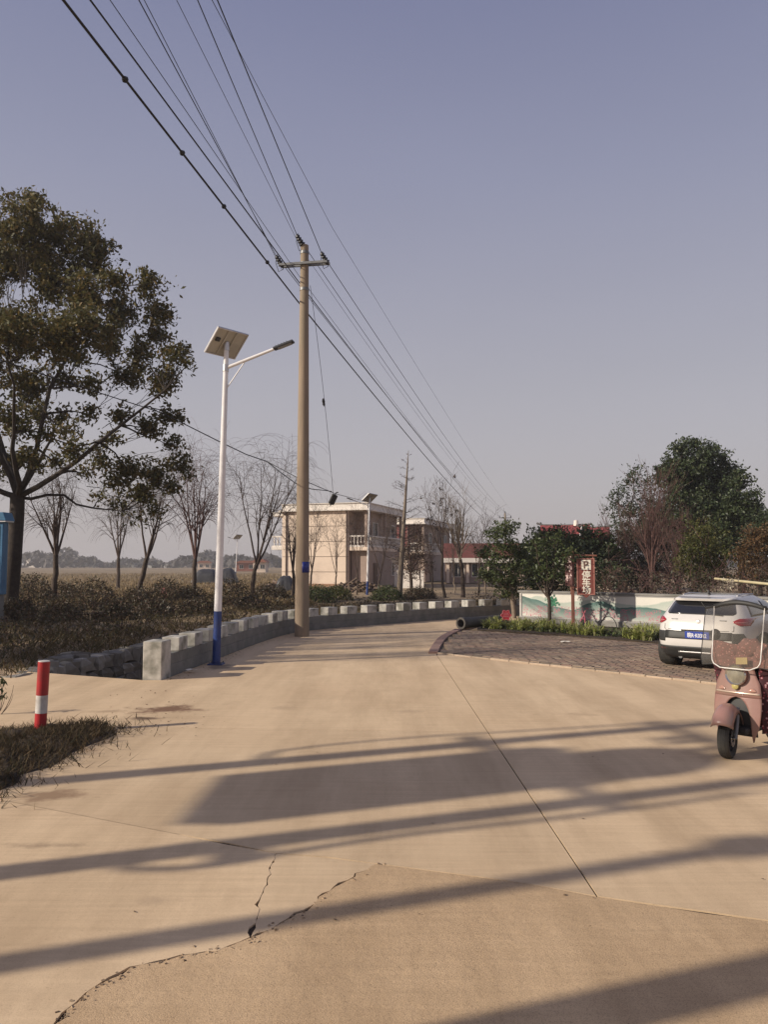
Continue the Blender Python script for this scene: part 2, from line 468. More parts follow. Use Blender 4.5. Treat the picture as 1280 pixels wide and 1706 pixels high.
# ------------------------------------------------------------------ ground, with the ditch behind the parapet sunk into it
def spread(a, b, fine, far):
    mid = list(np.arange(a, b + 1e-6, fine)); out = []; s = fine; x = mid[-1]
    while x < far: s *= 1.22; x += s; out.append(x)
    pre = []; s = fine; x = mid[0]
    while x > -far: s *= 1.22; x -= s; pre.append(x)
    return np.array(pre[::-1] + mid + out)
gx = spread(-13, 8, 0.22, 2200); gy = spread(11, 36, 0.22, 2200)
GX, GY = np.meshgrid(gx, gy)
DW, IW = wall_dist(GX, GY)
HEAD_A = G(237, 1133); HEAD_B = G(48, 1119)
nearhead = (GX - HEAD_A.x) * (HEAD_B.y - HEAD_A.y) - (GY - HEAD_A.y) * (HEAD_B.x - HEAD_A.x)   # >0 on the camera side
beyond = nearhead > 0.1
DEPTH = 1.5
def ss(x, a, b):
    t = np.clip((x - a) / (b - a), 0, 1); return t * t * (3 - 2 * t)
width = 2.95 + 0.25 * np.sin(GX * 1.3 + GY)
ditch = ss(DW, 0.25, 0.45) * (1 - ss(DW, width - 0.15, width + 0.12)) * beyond * (1 - ss(IW, 48, 60))
bump = 0.05 * np.sin(GX * 0.9 + 1.3) * np.sin(GY * 0.7) + 0.04 * np.sin(GX * 2.3 + GY * 1.7)
verge = ss(DW, 2.9, 4.2) * (1 - ss(DW, 16, 28)) * beyond
GZ = -0.07 - ditch * DEPTH + verge * (0.16 + bump)
GZ = np.where(np.hypot(GX, GY) > 70, GZ - 0.0, GZ)
ny_, nx_ = GX.shape
me = bpy.data.meshes.new('ground')
idx = np.arange(nx_ * ny_).reshape(ny_, nx_)
quads = np.stack([idx[:-1, :-1], idx[:-1, 1:], idx[1:, 1:], idx[1:, :-1]], axis=-1).reshape(-1, 4)
me.from_pydata(np.stack([GX, GY, GZ], axis=-1).reshape(-1, 3).tolist(), [], quads.tolist())
me.shade_smooth(); me.materials.append(M_SOIL)
ground = link(bpy.data.objects.new('ground', me)); tag(ground, kind='structure')
ground['label'] = 'bare winter ground and dry fields reaching the skyline'

# ------------------------------------------------------------------ concrete road, cast in slabs
def jag(pts, step=0.16, amp=0.02, seed=0):
    rr = random.Random(seed); out = []
    pts = [Vector(p) for p in pts]
    for a, b in zip(pts, pts[1:]):
        n = max(1, int((b - a).length / step)); d = (b - a).normalized(); nrm = Vector((-d.y, d.x, 0))
        for k in range(n):
            p = a.lerp(b, k / n)
            if k: p += nrm * rr.gauss(0, amp)
            out.append(p)
    out.append(pts[-1]); return out
road = empty('concrete_road'); tag(road, kind='structure'); road['label'] = 'sunlit tan concrete road and forecourt cast in slabs'
J1_far = G(728, 1091); J1_mid = G(800, 1212); J1_near = G(996, 1494)
d1 = (J1_near - J1_far).normalized()
XL, XR = -16.0, 15.0
def lerp_x(a, b, x):
    t = (x - a.x) / (b.x - a.x); return a.lerp(b, t)
J2 = [G(300, 1391), G(460, 1422), G(626, 1439), G(820, 1464), J1_near, G(1280, 1534)]
J2_left = lerp_x(J2[0], J2[1], XL); J2_right = lerp_x(J2[4], J2[5], XR)
J3a, J3b = G(320, 1213), G(790, 1219)
# where J3 meets J1
t3 = 0.5
def meet(a, b, c, d):
    r = b - a; s = d - c; den = r.x * s.y - r.y * s.x
    t = ((c.x - a.x) * s.y - (c.y - a.y) * s.x) / den; return a + r * t
J13 = meet(J3a, J3b, J1_far, J1_near)
J3_left = lerp_x(J3a, J3b, XL); J3_right = lerp_x(J3a, J3b, XR)
PARK_A = G(728, 1089); PARK_B = G(1200, 1141)
PB2 = lerp_x(PARK_A, PARK_B, XR)
crack1 = [G(460, 1422), G(446, 1462), G(432, 1500), G(428, 1530), G(417, 1562)]
crack2a = [G(626, 1439), G(590, 1461), G(556, 1478), G(530, 1494), G(518, 1510), G(470, 1536), G(417, 1562)]
crack2b = [G(417, 1562), G(380, 1577), G(300, 1592), G(215, 1612), G(165, 1640), G(125, 1672), G(90, 1706), G(60, 1760), G(40, 1900), Vector((-0.8, -0.5, 0)), Vector((-1.2, -6, 0))]
def shrink(poly, t):
    pts = []
    for p in poly:
        if not pts or (p - pts[-1]).length > 1e-4: pts.append(Vector((p.x, p.y, 0)))
    if (pts[0] - pts[-1]).length < 1e-4: pts.pop()
    n = len(pts); area = sum(pts[i].x * pts[(i + 1) % n].y - pts[(i + 1) % n].x * pts[i].y for i in range(n))
    if area < 0: pts.reverse()
    out = []
    for i in range(n):
        e1 = (pts[i] - pts[i - 1]).normalized(); e2 = (pts[(i + 1) % n] - pts[i]).normalized()
        n1 = Vector((-e1.y, e1.x, 0)); n2 = Vector((-e2.y, e2.x, 0)); k = max(0.35, 1 + n1.dot(n2))
        out.append(pts[i] + (n1 + n2) * (t / k))
    return out
def slab(poly, material, z, inset=0.006, thick=0.12):
    pts = shrink(poly, inset); n = len(pts)
    tris = tessellate_polygon([pts])
    m_ = MB(); m_.v = [Vector((p.x, p.y, z)) for p in pts] + [Vector((p.x, p.y, z - thick)) for p in pts]
    for t_ in tris:
        a_, b2, c_ = (pts[i] for i in t_)
        cr = (b2 - a_).cross(c_ - a_).z
        m_.f.append(list(t_) if cr > 0 else list(t_)[::-1])
    m_.f += [[i, i + n, (i + 1) % n + n, (i + 1) % n] for i in range(n)]
    return m_.build('slab', material, road)
base_poly = [(XL, -7), (XR, -7), (XR, PB2.y), (PARK_A.x, PARK_A.y)]
# far part of the carriageway: left edge along the parapet, right edge past the car park
n_far = [i for i in range(len(wall_line))]
road_left = [wall_line[i] + Vector((0.02, 0, 0)) for i in range(0, len(wall_line), 2)]
road_right = [PARK_A, G(742, 1066), G(766, 1049), G(800, 1040), Vector((4.4, 27.0, 0)), Vector((7.5, 28.6, 0)), Vector((16, 30.2, 0))]
HB2 = Vector((HEAD_B.x, HEAD_B.y, 0))
SLAB_L = [G(30, 1099), G(0, 1094), Vector((-16, 17.3, 0))]
lane_joint = [G(266, 1134), G(205, 1152), G(150, 1168)]
S_leftB = [J13] + [J3_left] + [Vector((XL, 17.3, 0))] + SLAB_L[1::-1] + [HB2, Vector((HEAD_A.x, HEAD_A.y, 0))] + road_left + road_right[::-1] + [J1_far]
slab(S_leftB, M_CONC, 0.0)
slab([J13, J3_left, J2_left] + jag([J2[0], J2[1]], 0.3, 0.012, 1)[0:-1] + jag([J2[1], J2[2]], 0.3, 0.012, 2)[:-1] + jag([J2[2], J2[3], J2[4]], 0.3, 0.01, 3) + [J1_near.lerp(J13, 0.5)], M_CONC, 0.001)
slab([J1_far + Vector((0, 0.0, 0)), J13, J3_right, PB2, PARK_B, PARK_A + Vector((0.05, 0, 0))], M_CONC, -0.001)
slab([J13, J1_near.lerp(J13, 0.5), J1_near] + jag([J2[4], J2[5], J2_right], 0.3, 0.008, 4)[1:] + [J3_right], M_CONC, 0.002)
# near slabs: a smooth one broken by two cracks, and the coarse one at the photographer's feet
slab(jag(crack1, 0.05, 0.011, 5)[:-1] + jag(crack2a[::-1], 0.05, 0.014, 6)[:-1] + jag([J2[2], J2[1]], 0.3, 0.012, 12)[:-1], M_CONC, 0.001, 0.004)
slab([J2_left, J2[0]] + jag([J2[0], J2[1]], 0.3, 0.012, 11)[1:-1] + jag(crack1, 0.05, 0.013, 7)[:-1] + jag(crack2b, 0.06, 0.012, 8) + [Vector((XL, -7, 0))], M_CONC, 0.003, 0.003)
slab(jag(crack2b[::-1], 0.05, 0.013, 9)[:-1] + jag(crack2a[::-1], 0.05, 0.011, 10)[:-1] + jag([J2[2], J2[3], J2[4], J2[5], J2_right], 0.3, 0.012, 13) + [Vector((XR, -7, 0))], M_CONC2, 0.002, 0.007)
sb = MB(); sb.v = [Vector((XL, -7, -0.008)), Vector((XR, -7, -0.008)), Vector((XR, PB2.y, -0.008)), Vector((PARK_A.x, PARK_A.y + 1, -0.008)), Vector((HEAD_A.x, HEAD_A.y, -0.008)), Vector((HEAD_B.x, HEAD_B.y, -0.008)), Vector((XL, 16, -0.008))]
sb.f = [[0, 1, 2, 3, 4, 5, 6]]; sb.build('sub_base', M_BASE, road)
# crumbled chips along the wide crack
M_CHIP = piece_mat('concrete_chip', [(0.3, 0.21, 0.13), (0.22, 0.15, 0.09), (0.42, 0.31, 0.2), (0.12, 0.08, 0.05)], 0.9, 30, 0.3)
ch = MB(); rr = random.Random(6); cl = jag(crack2b[:8], 0.03, 0.004, 2) + jag(crack2a, 0.05, 0.004, 3)
for k in range(300):
    p = rr.choice(cl); q = 0.003 + 0.011 * rr.random() ** 3; off = Vector((abs(rr.gauss(0, 0.035)), -abs(rr.gauss(0, 0.03)), 0)) if rr.random() < 0.75 else Vector((rr.gauss(0, 0.02), rr.gauss(0, 0.02), 0))
    ch.box(p + off + Vector((0, 0, q * 0.2)), (q * rr.uniform(0.7, 1.6), q, q * 0.6), rot=Euler((rr.uniform(-0.5, 0.5), rr.uniform(-0.5, 0.5), rr.uniform(0, 3))).to_matrix())
o = ch.build('crack_rubble', M_CHIP, road); tag(o, kind='stuff')
gr_ = MB()
for k in range(700):
    i = rr.randrange(0, NWX); q = 0.004 + 0.013 * rr.random() ** 3; p = wall_line[i].lerp(wall_line[i + 1], rr.random()) + Vector((abs(rr.gauss(0.02, 0.22)), rr.gauss(0, 0.1), q * 0.2)) if k < 600 else G(rr.uniform(200, 330), rr.uniform(1150, 1215)) + Vector((rr.gauss(0, 0.2), rr.gauss(0, 0.2), q * 0.2))
    gr_.box(p, (q * rr.uniform(0.7, 1.5), q, q * 0.6), rot=Euler((rr.uniform(-0.5, 0.5), rr.uniform(-0.5, 0.5), rr.uniform(0, 3))).to_matrix())
o = gr_.build('road_grit', M_CHIP, road); tag(o, kind='stuff')
# hairline joint that runs off towards the bollard
# culvert headwall below the road edge
hw = MB(); a = Vector((HEAD_A.x, HEAD_A.y, 0)); b_ = HB2; d = (b_ - a); nrm = Vector((d.y, -d.x, 0)).normalized()
if nrm.y < 0: nrm = -nrm
hw.prism([a + nrm * 0.03, b_ + nrm * 0.03, b_ - nrm * 0.12, a - nrm * 0.12], -1.7, -0.125)
o = hw.build('culvert_headwall', M_GREY); tag(o, 'grey concrete headwall under the road edge at the ditch', 'headwall')

# loose earth with dry grass at the roadside by the bollard
gp = [G(-60, 1345), G(20, 1308), G(70, 1280), G(130, 1252), G(195, 1222), G(200, 1214), G(150, 1206), G(90, 1212), G(30, 1218), G(-40, 1225), Vector((-6.6, 9.2, 0)), Vector((-6.4, 7.0, 0))]
bm = bmesh.new(); cen = sum(gp, Vector()) / len(gp); rings = []
for k, (t, z) in enumerate(((1.0, 0.003), (0.9, 0.022), (0.6, 0.07), (0.3, 0.09))):
    rings.append([bm.verts.new(((p.x - cen.x) * t + cen.x + random.gauss(0, 0.05), (p.y - cen.y) * t + cen.y + random.gauss(0, 0.05), z + random.gauss(0, 0.012) * (k > 0))) for p in jag(gp + [gp[0]], 0.25, 0.03, 3)[:-1]])
cv = bm.verts.new((cen.x, cen.y, 0.09))
for r0, r1 in zip(rings, rings[1:]):
    for j in range(len(r0)): bm.faces.new((r0[j], r0[(j + 1) % len(r0)], r1[(j + 1) % len(r0)], r1[j]))
for j in range(len(rings[-1])): bm.faces.new((rings[-1][j], rings[-1][(j + 1) % len(rings[-1])], cv))
bmesh.ops.recalc_face_normals(bm, faces=bm.faces)
me = bpy.data.meshes.new('soil_mound'); bm.to_mesh(me); bm.free(); me.shade_smooth()
M_DARKSOIL = mat('dark_soil', (0.06, 0.04, 0.025), (0.03, 0.021, 0.014), 9, 0.95, 0.8, 30)
me.materials.append(M_DARKSOIL)
mound = link(bpy.data.objects.new('soil_mound', me)); tag(mound, 'low mound of dark soil around the red and white bollard', 'soil', kind='structure')

# ------------------------------------------------------------------ parapet with merlons
parapet = thing('parapet_wall', 'low whitewashed parapet with square merlons curving along the road', 'wall', (0, 0, 0))
def offs(i, d):
    i = max(0, min(i, len(wall_line) - 1))
    t = (wall_line[min(i + 1, len(wall_line) - 1)] - wall_line[max(i - 1, 0)]).normalized()
    return wall_line[i] + Vector((-t.y, t.x, 0)) * d
NW = len(wall_line)
def wall_run(i0, i1, d0, d1, z0, z1, name, material, bev=0.008):
    bm = bmesh.new(); prev = None
    for i in range(i0, i1 + 1):
        a, b = offs(i, d0), offs(i, d1)
        ring = [bm.verts.new((a.x, a.y, z0)), bm.verts.new((b.x, b.y, z0)), bm.verts.new((b.x, b.y, z1)), bm.verts.new((a.x, a.y, z1))]
        if prev:
            for j in range(4): bm.faces.new((prev[j], prev[(j + 1) % 4], ring[(j + 1) % 4], ring[j]))
        else: bm.faces.new(ring[::-1])
        prev = ring
    bm.faces.new(prev); bmesh.ops.recalc_face_normals(bm, faces=bm.faces)
    me = bpy.data.meshes.new(name); bm.to_mesh(me); bm.free(); me.materials.append(material)
    o = link(bpy.data.objects.new(name, me), parapet)
    bv = o.modifiers.new('bevel', 'BEVEL'); bv.width = bev; bv.segments = 2; bv.limit_method = 'ANGLE'; bv.angle_limit = R(40)
    return o
T_ = 0.33
M_WALLPAINT = mat('parapet_whitewash', (0.52, 0.49, 0.44), (0.36, 0.34, 0.30), 5, 0.85, 0.3, 45, c3=(0.15, 0.145, 0.115), scale3=3.2, amt3=0.85)
M_WALLCOURSE = mat('shade_toned_course', (0.22, 0.21, 0.188), (0.15, 0.145, 0.13), 4, 0.85, 0.3, 45, c3=(0.13, 0.135, 0.115), scale3=1.6, amt3=0.55)  # darker than the whitewash: the road face's shade is put into the colour
wall_run(1, NW - 1, 0.0, T_, -0.25, 0.2055, 'lower_course', M_WALLCOURSE)
wall_run(1, NW - 1, 0.004, T_ - 0.004, 0.2065, 0.40, 'upper_course', M_WALLCOURSE)
wall_run(0, 1, -0.008, T_ + 0.008, -0.2, 0.66, 'end_pier', M_WALLPAINT, 0.016)
for i in range(2, NW - 1, 2):
    m = wall_run(i, i + 1, -0.004, T_ + 0.004, 0.402, 0.655 + random.gauss(0, 0.006), 'merlon', M_WALLPAINT, 0.014)
# first end pier, flush end face
# ------------------------------------------------------------------ rubble retaining wall on the far side of the ditch
ret = thing('retaining_wall', 'dark rubble stone retaining wall lining the ditch bank', 'stone wall')
stone_meshes = []
for k in range(7):
    rr = random.Random(k); bm = bmesh.new(); bmesh.ops.create_cube(bm, size=1.0)
    bmesh.ops.subdivide_edges(bm, edges=bm.edges, cuts=1, use_grid_fill=True)
    for v in bm.verts:
        l_ = v.co.length; v.co *= (1 - 0.28 * max(0, l_ - 0.5)); v.co += Vector((rr.gauss(0, 0.04), rr.gauss(0, 0.04), rr.gauss(0, 0.04)))
    me = bpy.data.meshes.new('stone'); bm.to_mesh(me); bm.free(); me.materials.append(M_STONE); stone_meshes.append(me)
def stone_at(p, ang, s):
    o = bpy.data.objects.new('stone', random.choice(stone_meshes)); link(o, ret)
    o.location = p; o.rotation_euler = (random.gauss(0, 0.06), random.gauss(0, 0.06), ang + random.gauss(0, 0.08)); o.scale = s
zc = -1.45
for c in range(6):
    h = random.uniform(0.22, 0.32); s = 0.0; lim = 9.0
    if zc > -0.2: break
    h = min(h, 0.08 - zc)
    while s < lim:
        L = random.uniform(0.3, 0.62); i = (s + L / 2) / WALL_STEP; ii = int(i)
        t = (wall_line[min(ii + 1, NW - 1)] - wall_line[max(ii - 1, 0)]).normalized()
        p = offs(ii, 2.86 + 0.06 * math.sin(s) + random.gauss(0, 0.02)) + t * (i - ii) * WALL_STEP; p.z = zc + h / 2
        stone_at(p, math.atan2(t.y, t.x), (L * 1.04, 0.42, h * 1.06)); s += L + 0.015
    zc += h + 0.005
# tumbled stones on the ditch floor and the bank corner
for k in range(16):
    p = offs(int(random.uniform(0, 10)), random.uniform(0.8, 2.6)); p.z = -1.5 + random.uniform(0, 0.08)
    q = random.uniform(0.16, 0.4); stone_at(p, random.uniform(0, 3), (q * 1.3, q, q * 0.7))
for k in range(22):
    t = k / 21; p = HB2.lerp(G(30, 1099), t * 0.9) if k % 2 else HB2 + Vector((-0.12, 0.25, 0)) + Vector((random.uniform(-0.3, 0.1), random.uniform(0, 2.2), 0)); p = p.copy(); p.z = random.uniform(-1.3, -0.22) if k % 2 else -0.04
    q = random.uniform(0.25, 0.42); stone_at(p + Vector((0.12, 0.1, 0)), random.uniform(0, 3), (q, q * 0.8, q * 0.7))

# ------------------------------------------------------------------ car park: brick pavers
park_poly = [PARK_A, PARK_B, Vector((10.5, lerp_x(PARK_A, PARK_B, 10.5).y, 0)), Vector((13.5, 13.5, 0)), Vector((11.4, 16.2, 0)), G(1090, 1074), G(920, 1060), G(800, 1053), G(768, 1051), G(746, 1064)]
def inside(p, poly):
    c = False; n = len(poly)
    for i in range(n):
        a, b = poly[i], poly[(i + 1) % n]
        if (a.y > p.y) != (b.y > p.y) and p.x < (b.x - a.x) * (p.y - a.y) / (b.y - a.y) + a.x: c = not c
    return c
park = MB(); park.prism([(p.x, p.y) for p in park_poly], -0.05, 0.012)
lot = park.build('car_park', mat('joint_sand', (0.13, 0.09, 0.055), (0.08, 0.06, 0.038), 7, 0.95)); tag(lot, kind='structure'); lot['label'] = 'brown brick-paved car park beside the road'
ex = (PARK_B - PARK_A).normalized(); ey = Vector((-ex.y, ex.x, 0))
if ey.y < 0: ey = -ey
pw, pd, ph = 0.235, 0.115, 0.03
pm = MB(); pm.box((0, 0, 0), (pw, pd, ph)); tmpo = pm.build('paver', M_PAVER); paver_me = tmpo.data; bpy.data.objects.remove(tmpo)
bm = bmesh.new(); bm.from_mesh(paver_me); bmesh.ops.bevel(bm, geom=[e_ for e_ in bm.edges if all(v.co.z > 0 for v in e_.verts)], offset=0.008, segments=1, affect='EDGES'); bm.to_mesh(paver_me); bm.free()
spots = []
for r_ in range(-10, 130):
    for c in range(-20, 70):
        p = PARK_A + ex * (c * (pw + 0.014) + (0.5 * pw if r_ % 2 else 0)) + ey * (r_ * (pd + 0.014))
        if inside(p, park_poly) and inside(p - ex * pw * 0.5, park_poly) and inside(p + ex * pw * 0.5, park_poly) and inside(p - ey * 0.14, park_poly): spots.append(p)
def in_view(p): return abs(p.x / p.y) < 0.5
spots.sort(key=lambda p: (not in_view(p), p.length))
rest = MB(); ang = math.atan2(ex.y, ex.x)
for k, p in enumerate(spots):
    z = 0.012 + ph / 2 - 0.008 + random.gauss(0, 0.0022) - 0.012 * max(0, math.sin(p.x * 1.1) * math.sin(p.y * 0.8))
    if k < 300:
        o = bpy.data.objects.new('paver', paver_me); link(o, lot); o.location = (p.x, p.y, z); o.rotation_euler = (random.gauss(0, 0.006), random.gauss(0, 0.006), ang + random.gauss(0, 0.012))
    else: rest.box((p.x, p.y, z), (pw, pd, ph), rot=Euler((random.gauss(0, 0.006), random.gauss(0, 0.006), ang + random.gauss(0, 0.012))).to_matrix())
o = rest.build('paver_field', M_PAVER, lot); tag(o, kind='stuff')
# kerb stones round the near left corner of the car park, and the pale edging strip along its front
kerb = thing('kerb', 'reddish kerb stones round the corner of the brick car park', 'kerb')
kl = catmull([PARK_A + Vector((-0.02, -0.02, 0)), G(733, 1076), G(745, 1062), G(768, 1050)], 0.42)
for a, b in zip(kl, kl[1:]):
    d = b - a; k = MB(); k.box((0, 0, 0), (d.length - 0.012, 0.22, 0.10)); o = k.build('kerb_stone', M_KERB, kerb, bevel=0.012)
    o.location = (a + b) / 2 + Vector((-0.06, 0, 0.0)); o.rotation_euler = (0, 0, math.atan2(d.y, d.x))
edging = thing('edging_strip', 'pale concrete edging strip between the road and the brick pavers', 'edging')
M_EDGE = piece_mat('pale_edging', [(0.36, 0.28, 0.2), (0.44, 0.34, 0.25), (0.3, 0.23, 0.165)], 0.85, 20, 0.2)
Lp = (Vector((10.5, lerp_x(PARK_A, PARK_B, 10.5).y, 0)) - PARK_A).length; s = 0.25
while s < Lp - 0.5:
    k = MB(); k.box((0, 0, 0), (0.49, 0.055, 0.12)); o = k.build('edging_stone', M_EDGE, edging, bevel=0.006)
    o.location = PARK_A + ex * s + ey * 0.02 + Vector((0, 0, -0.03 + random.gauss(0, 0.003))); o.rotation_euler = (0, 0, ang + random.gauss(0, 0.006)); s += 0.5

# ------------------------------------------------------------------ painted garden wall
MW_A = G(866, 1038); MW_B = G(1050, 1049)
mdir = (MW_B - MW_A).normalized(); MW_END = MW_A + mdir * 11.0
mnor = Vector((mdir.y, -mdir.x, 0))
if mnor.y > 0: mnor = -mnor
def mural_mat():
    m, n, l, b = nodes_of('mural_paint'); b.inputs['Roughness'].default_value = 0.7
    t = n.new('ShaderNodeTexCoord'); s = n.new('ShaderNodeSeparateXYZ'); l.new(t.outputs['Object'], s.inputs[0])
    def mth(op, a, c=None, cl=False):
        x = n.new('ShaderNodeMath'); x.operation = op; x.use_clamp = cl
        for i, v in enumerate((a, c)):
            if v is None: continue
            if isinstance(v, (int, float)): x.inputs[i].default_value = v
            else: l.new(v, x.inputs[i])
        return x.outputs[0]
    nz = n.new('ShaderNodeTexNoise'); nz.inputs['Scale'].default_value = 5; nz.inputs['Detail'].default_value = 6; l.new(t.outputs['Object'], nz.inputs['Vector'])
    nf = n.new('ShaderNodeTexNoise'); nf.inputs['Scale'].default_value = 26; nf.inputs['Detail'].default_value = 4; l.new(t.outputs['Object'], nf.inputs['Vector'])
    def ridge(stops):
        """painted ridge line: distance below it, in metres"""
        r = n.new('ShaderNodeValToRGB'); r.color_ramp.interpolation = 'EASE'; els = r.color_ramp.elements
        while len(els) < len(stops): els.new(0.5)
        for i, (x, h) in enumerate(stops): els[i].position = x / 11.0; els[i].color = (h, h, h, 1)
        l.new(mth('DIVIDE', s.outputs['X'], 11.0), r.inputs[0])
        wob = mth('MULTIPLY', mth('SUBTRACT', nz.outputs[0], 0.5), 0.06)
        return mth('SUBTRACT', mth('ADD', r.outputs[0], wob), s.outputs['Z'])
    def soft(d, w, fade):
        up = mth('DIVIDE', d, w, True); dn = mth('SUBTRACT', 1.0, mth('DIVIDE', d, fade), True)
        return mth('MULTIPLY', up, dn)
    def mixc(f, a, c):
        x = n.new('ShaderNodeMix'); x.data_type = 'RGBA'; l.new(f, x.inputs[0]) if not isinstance(f, float) else None
        if isinstance(a, tuple): x.inputs[6].default_value = rgba(a)
        else: l.new(a, x.inputs[6])
        x.inputs[7].default_value = rgba(c); return x.outputs[2]
    col = mixc(mth('MULTIPLY', nz.outputs[0], 0.35), (0.66, 0.62, 0.55), (0.55, 0.55, 0.48))
    far = ridge([(0, 0.55), (0.6, 0.7), (1.4, 0.5), (2.6, 0.62), (4.2, 0.5), (5.5, 0.72), (7.5, 0.5), (10, 0.75)])
    col = mixc(mth('MULTIPLY', soft(far, 0.04, 0.6), 0.7), col, (0.28, 0.37, 0.31))
    near = ridge([(0, 0.66), (0.5, 0.56), (1.2, 0.36), (1.9, 0.26), (2.5, 0.5), (2.9, 0.58), (3.5, 0.4), (4.3, 0.44), (5.6, 0.3), (7.0, 0.55), (8.2, 0.62), (9.4, 0.35)])
    col = mixc(mth('MULTIPLY', soft(near, 0.010, 0.6), 0.98), col, (0.05, 0.13, 0.115))
    fl = mth('MULTIPLY', mth('GREATER_THAN', nf.outputs[0], 0.53), mth('LESS_THAN', s.outputs['Z'], 0.36))
    band = mth('GREATER_THAN', nz.outputs[0], 0.47)
    col = mixc(mth('MULTIPLY', mth('MULTIPLY', fl, band), 0.9), col, (0.46, 0.13, 0.18))
    fl2 = mth('MULTIPLY', mth('LESS_THAN', nf.outputs[0], 0.42), mth('LESS_THAN', s.outputs['Z'], 0.3))
    col = mixc(mth('MULTIPLY', fl2, 0.35), col, (0.2, 0.26, 0.2))
    l.new(col, b.inputs['Base Color']); return m
mwall = thing('mural_wall', 'low white garden wall painted with green hills and pink flowers', 'wall', MW_A, math.atan2(mdir.y, mdir.x))
w = MB(); w.box((5.5, 0.13, 0.46), (11.0, 0.22, 1.16)); w.build('wall', M_WHITE, mwall)
w = MB(); w.box((5.5, 0.13, 1.075), (11.1, 0.3, 0.07)); w.build('coping', M_GREY, mwall, bevel=0.01)
w = MB(); w.box((5.5, 0.0, 0.09), (11.0, 0.09, 0.26)); w.build('plinth', M_GREY, mwall, bevel=0.01)
w = MB(); w.box((5.42, 0.01, 0.63), (10.6, 0.012, 0.74)); pnl = w.build('painted_panel', mural_mat(), mwall, loc=(0, 0, 0))
# recentre the painted panel's own axes on its lower left corner
for v in pnl.data.vertices: v.co -= Vector((0.12, 0, 0.26))
pnl.location = (0.12, 0, 0.26)
M_FRAME = mat('grey_frame_paint', (0.42, 0.40, 0.38), None, 5, 0.7)
fr = MB()
for z in (0.235, 1.02): fr.box((5.42, -0.002, z), (10.7, 0.02, 0.022))
for x in (0.09, 10.75): fr.box((x, -0.002, 0.63), (0.022, 0.02, 0.76))
fr.build('painted_border', M_FRAME, mwall)
# painted tree on the mural
M_PAINTG = leaf_mat('mural_green_paint', [(0.03, 0.12, 0.07), (0.05, 0.2, 0.11), (0.02, 0.09, 0.06)], 0)
pt = MB()
for k in range(150):
    a = random.uniform(0, 6.28); r_ = abs(random.gauss(0, 0.5)); x = 0.82 * 1.0 + 0.25 * math.cos(a) * min(r_, 1.1); z = 0.78 + 0.2 * math.sin(a) * min(r_, 1.1) + (-0.1 if x > 1.0 else 0)
    q = random.uniform(0.02, 0.05); y = -0.0005 - 0.0002 * (k % 9); t0 = random.uniform(0, 6)
    pt.plate([(q * math.cos(t0 + j * 1.2566) * (0.6 + 0.4 * random.random()), q * math.sin(t0 + j * 1.2566)) for j in range(5)], (x + 0.45, y, z), (1, 0, 0), (0, 0, 1), 0.0003)
pt.build('painted_tree', M_PAINTG, mwall)
pt = MB(); pt.plate([(-0.03, 0), (0.035, 0), (0.02, 0.3), (-0.015, 0.3)], (1.27, 0.002, 0.42), (1, 0, 0), (0, 0, 1), 0.001); pt.build('painted_trunk', mat('mural_trunk_paint', (0.06, 0.08, 0.06)), mwall)
# planting bed in front of it
bed = MB(); pe = [G(795, 1052), G(920, 1060), G(1090, 1074), Vector((11.4, 16.2, 0))]; pe2 = [MW_A + mdir * 11 - mnor * 0.1, MW_A - mnor * 0.1, G(840, 1036), G(800, 1041)]
bed.prism([(p.x, p.y) for p in pe + pe2], -0.05, 0.06)
o = bed.build('planting_bed', M_DARKSOIL); tag(o, kind='structure'); o['label'] = 'dark soil planting bed in front of the painted wall'

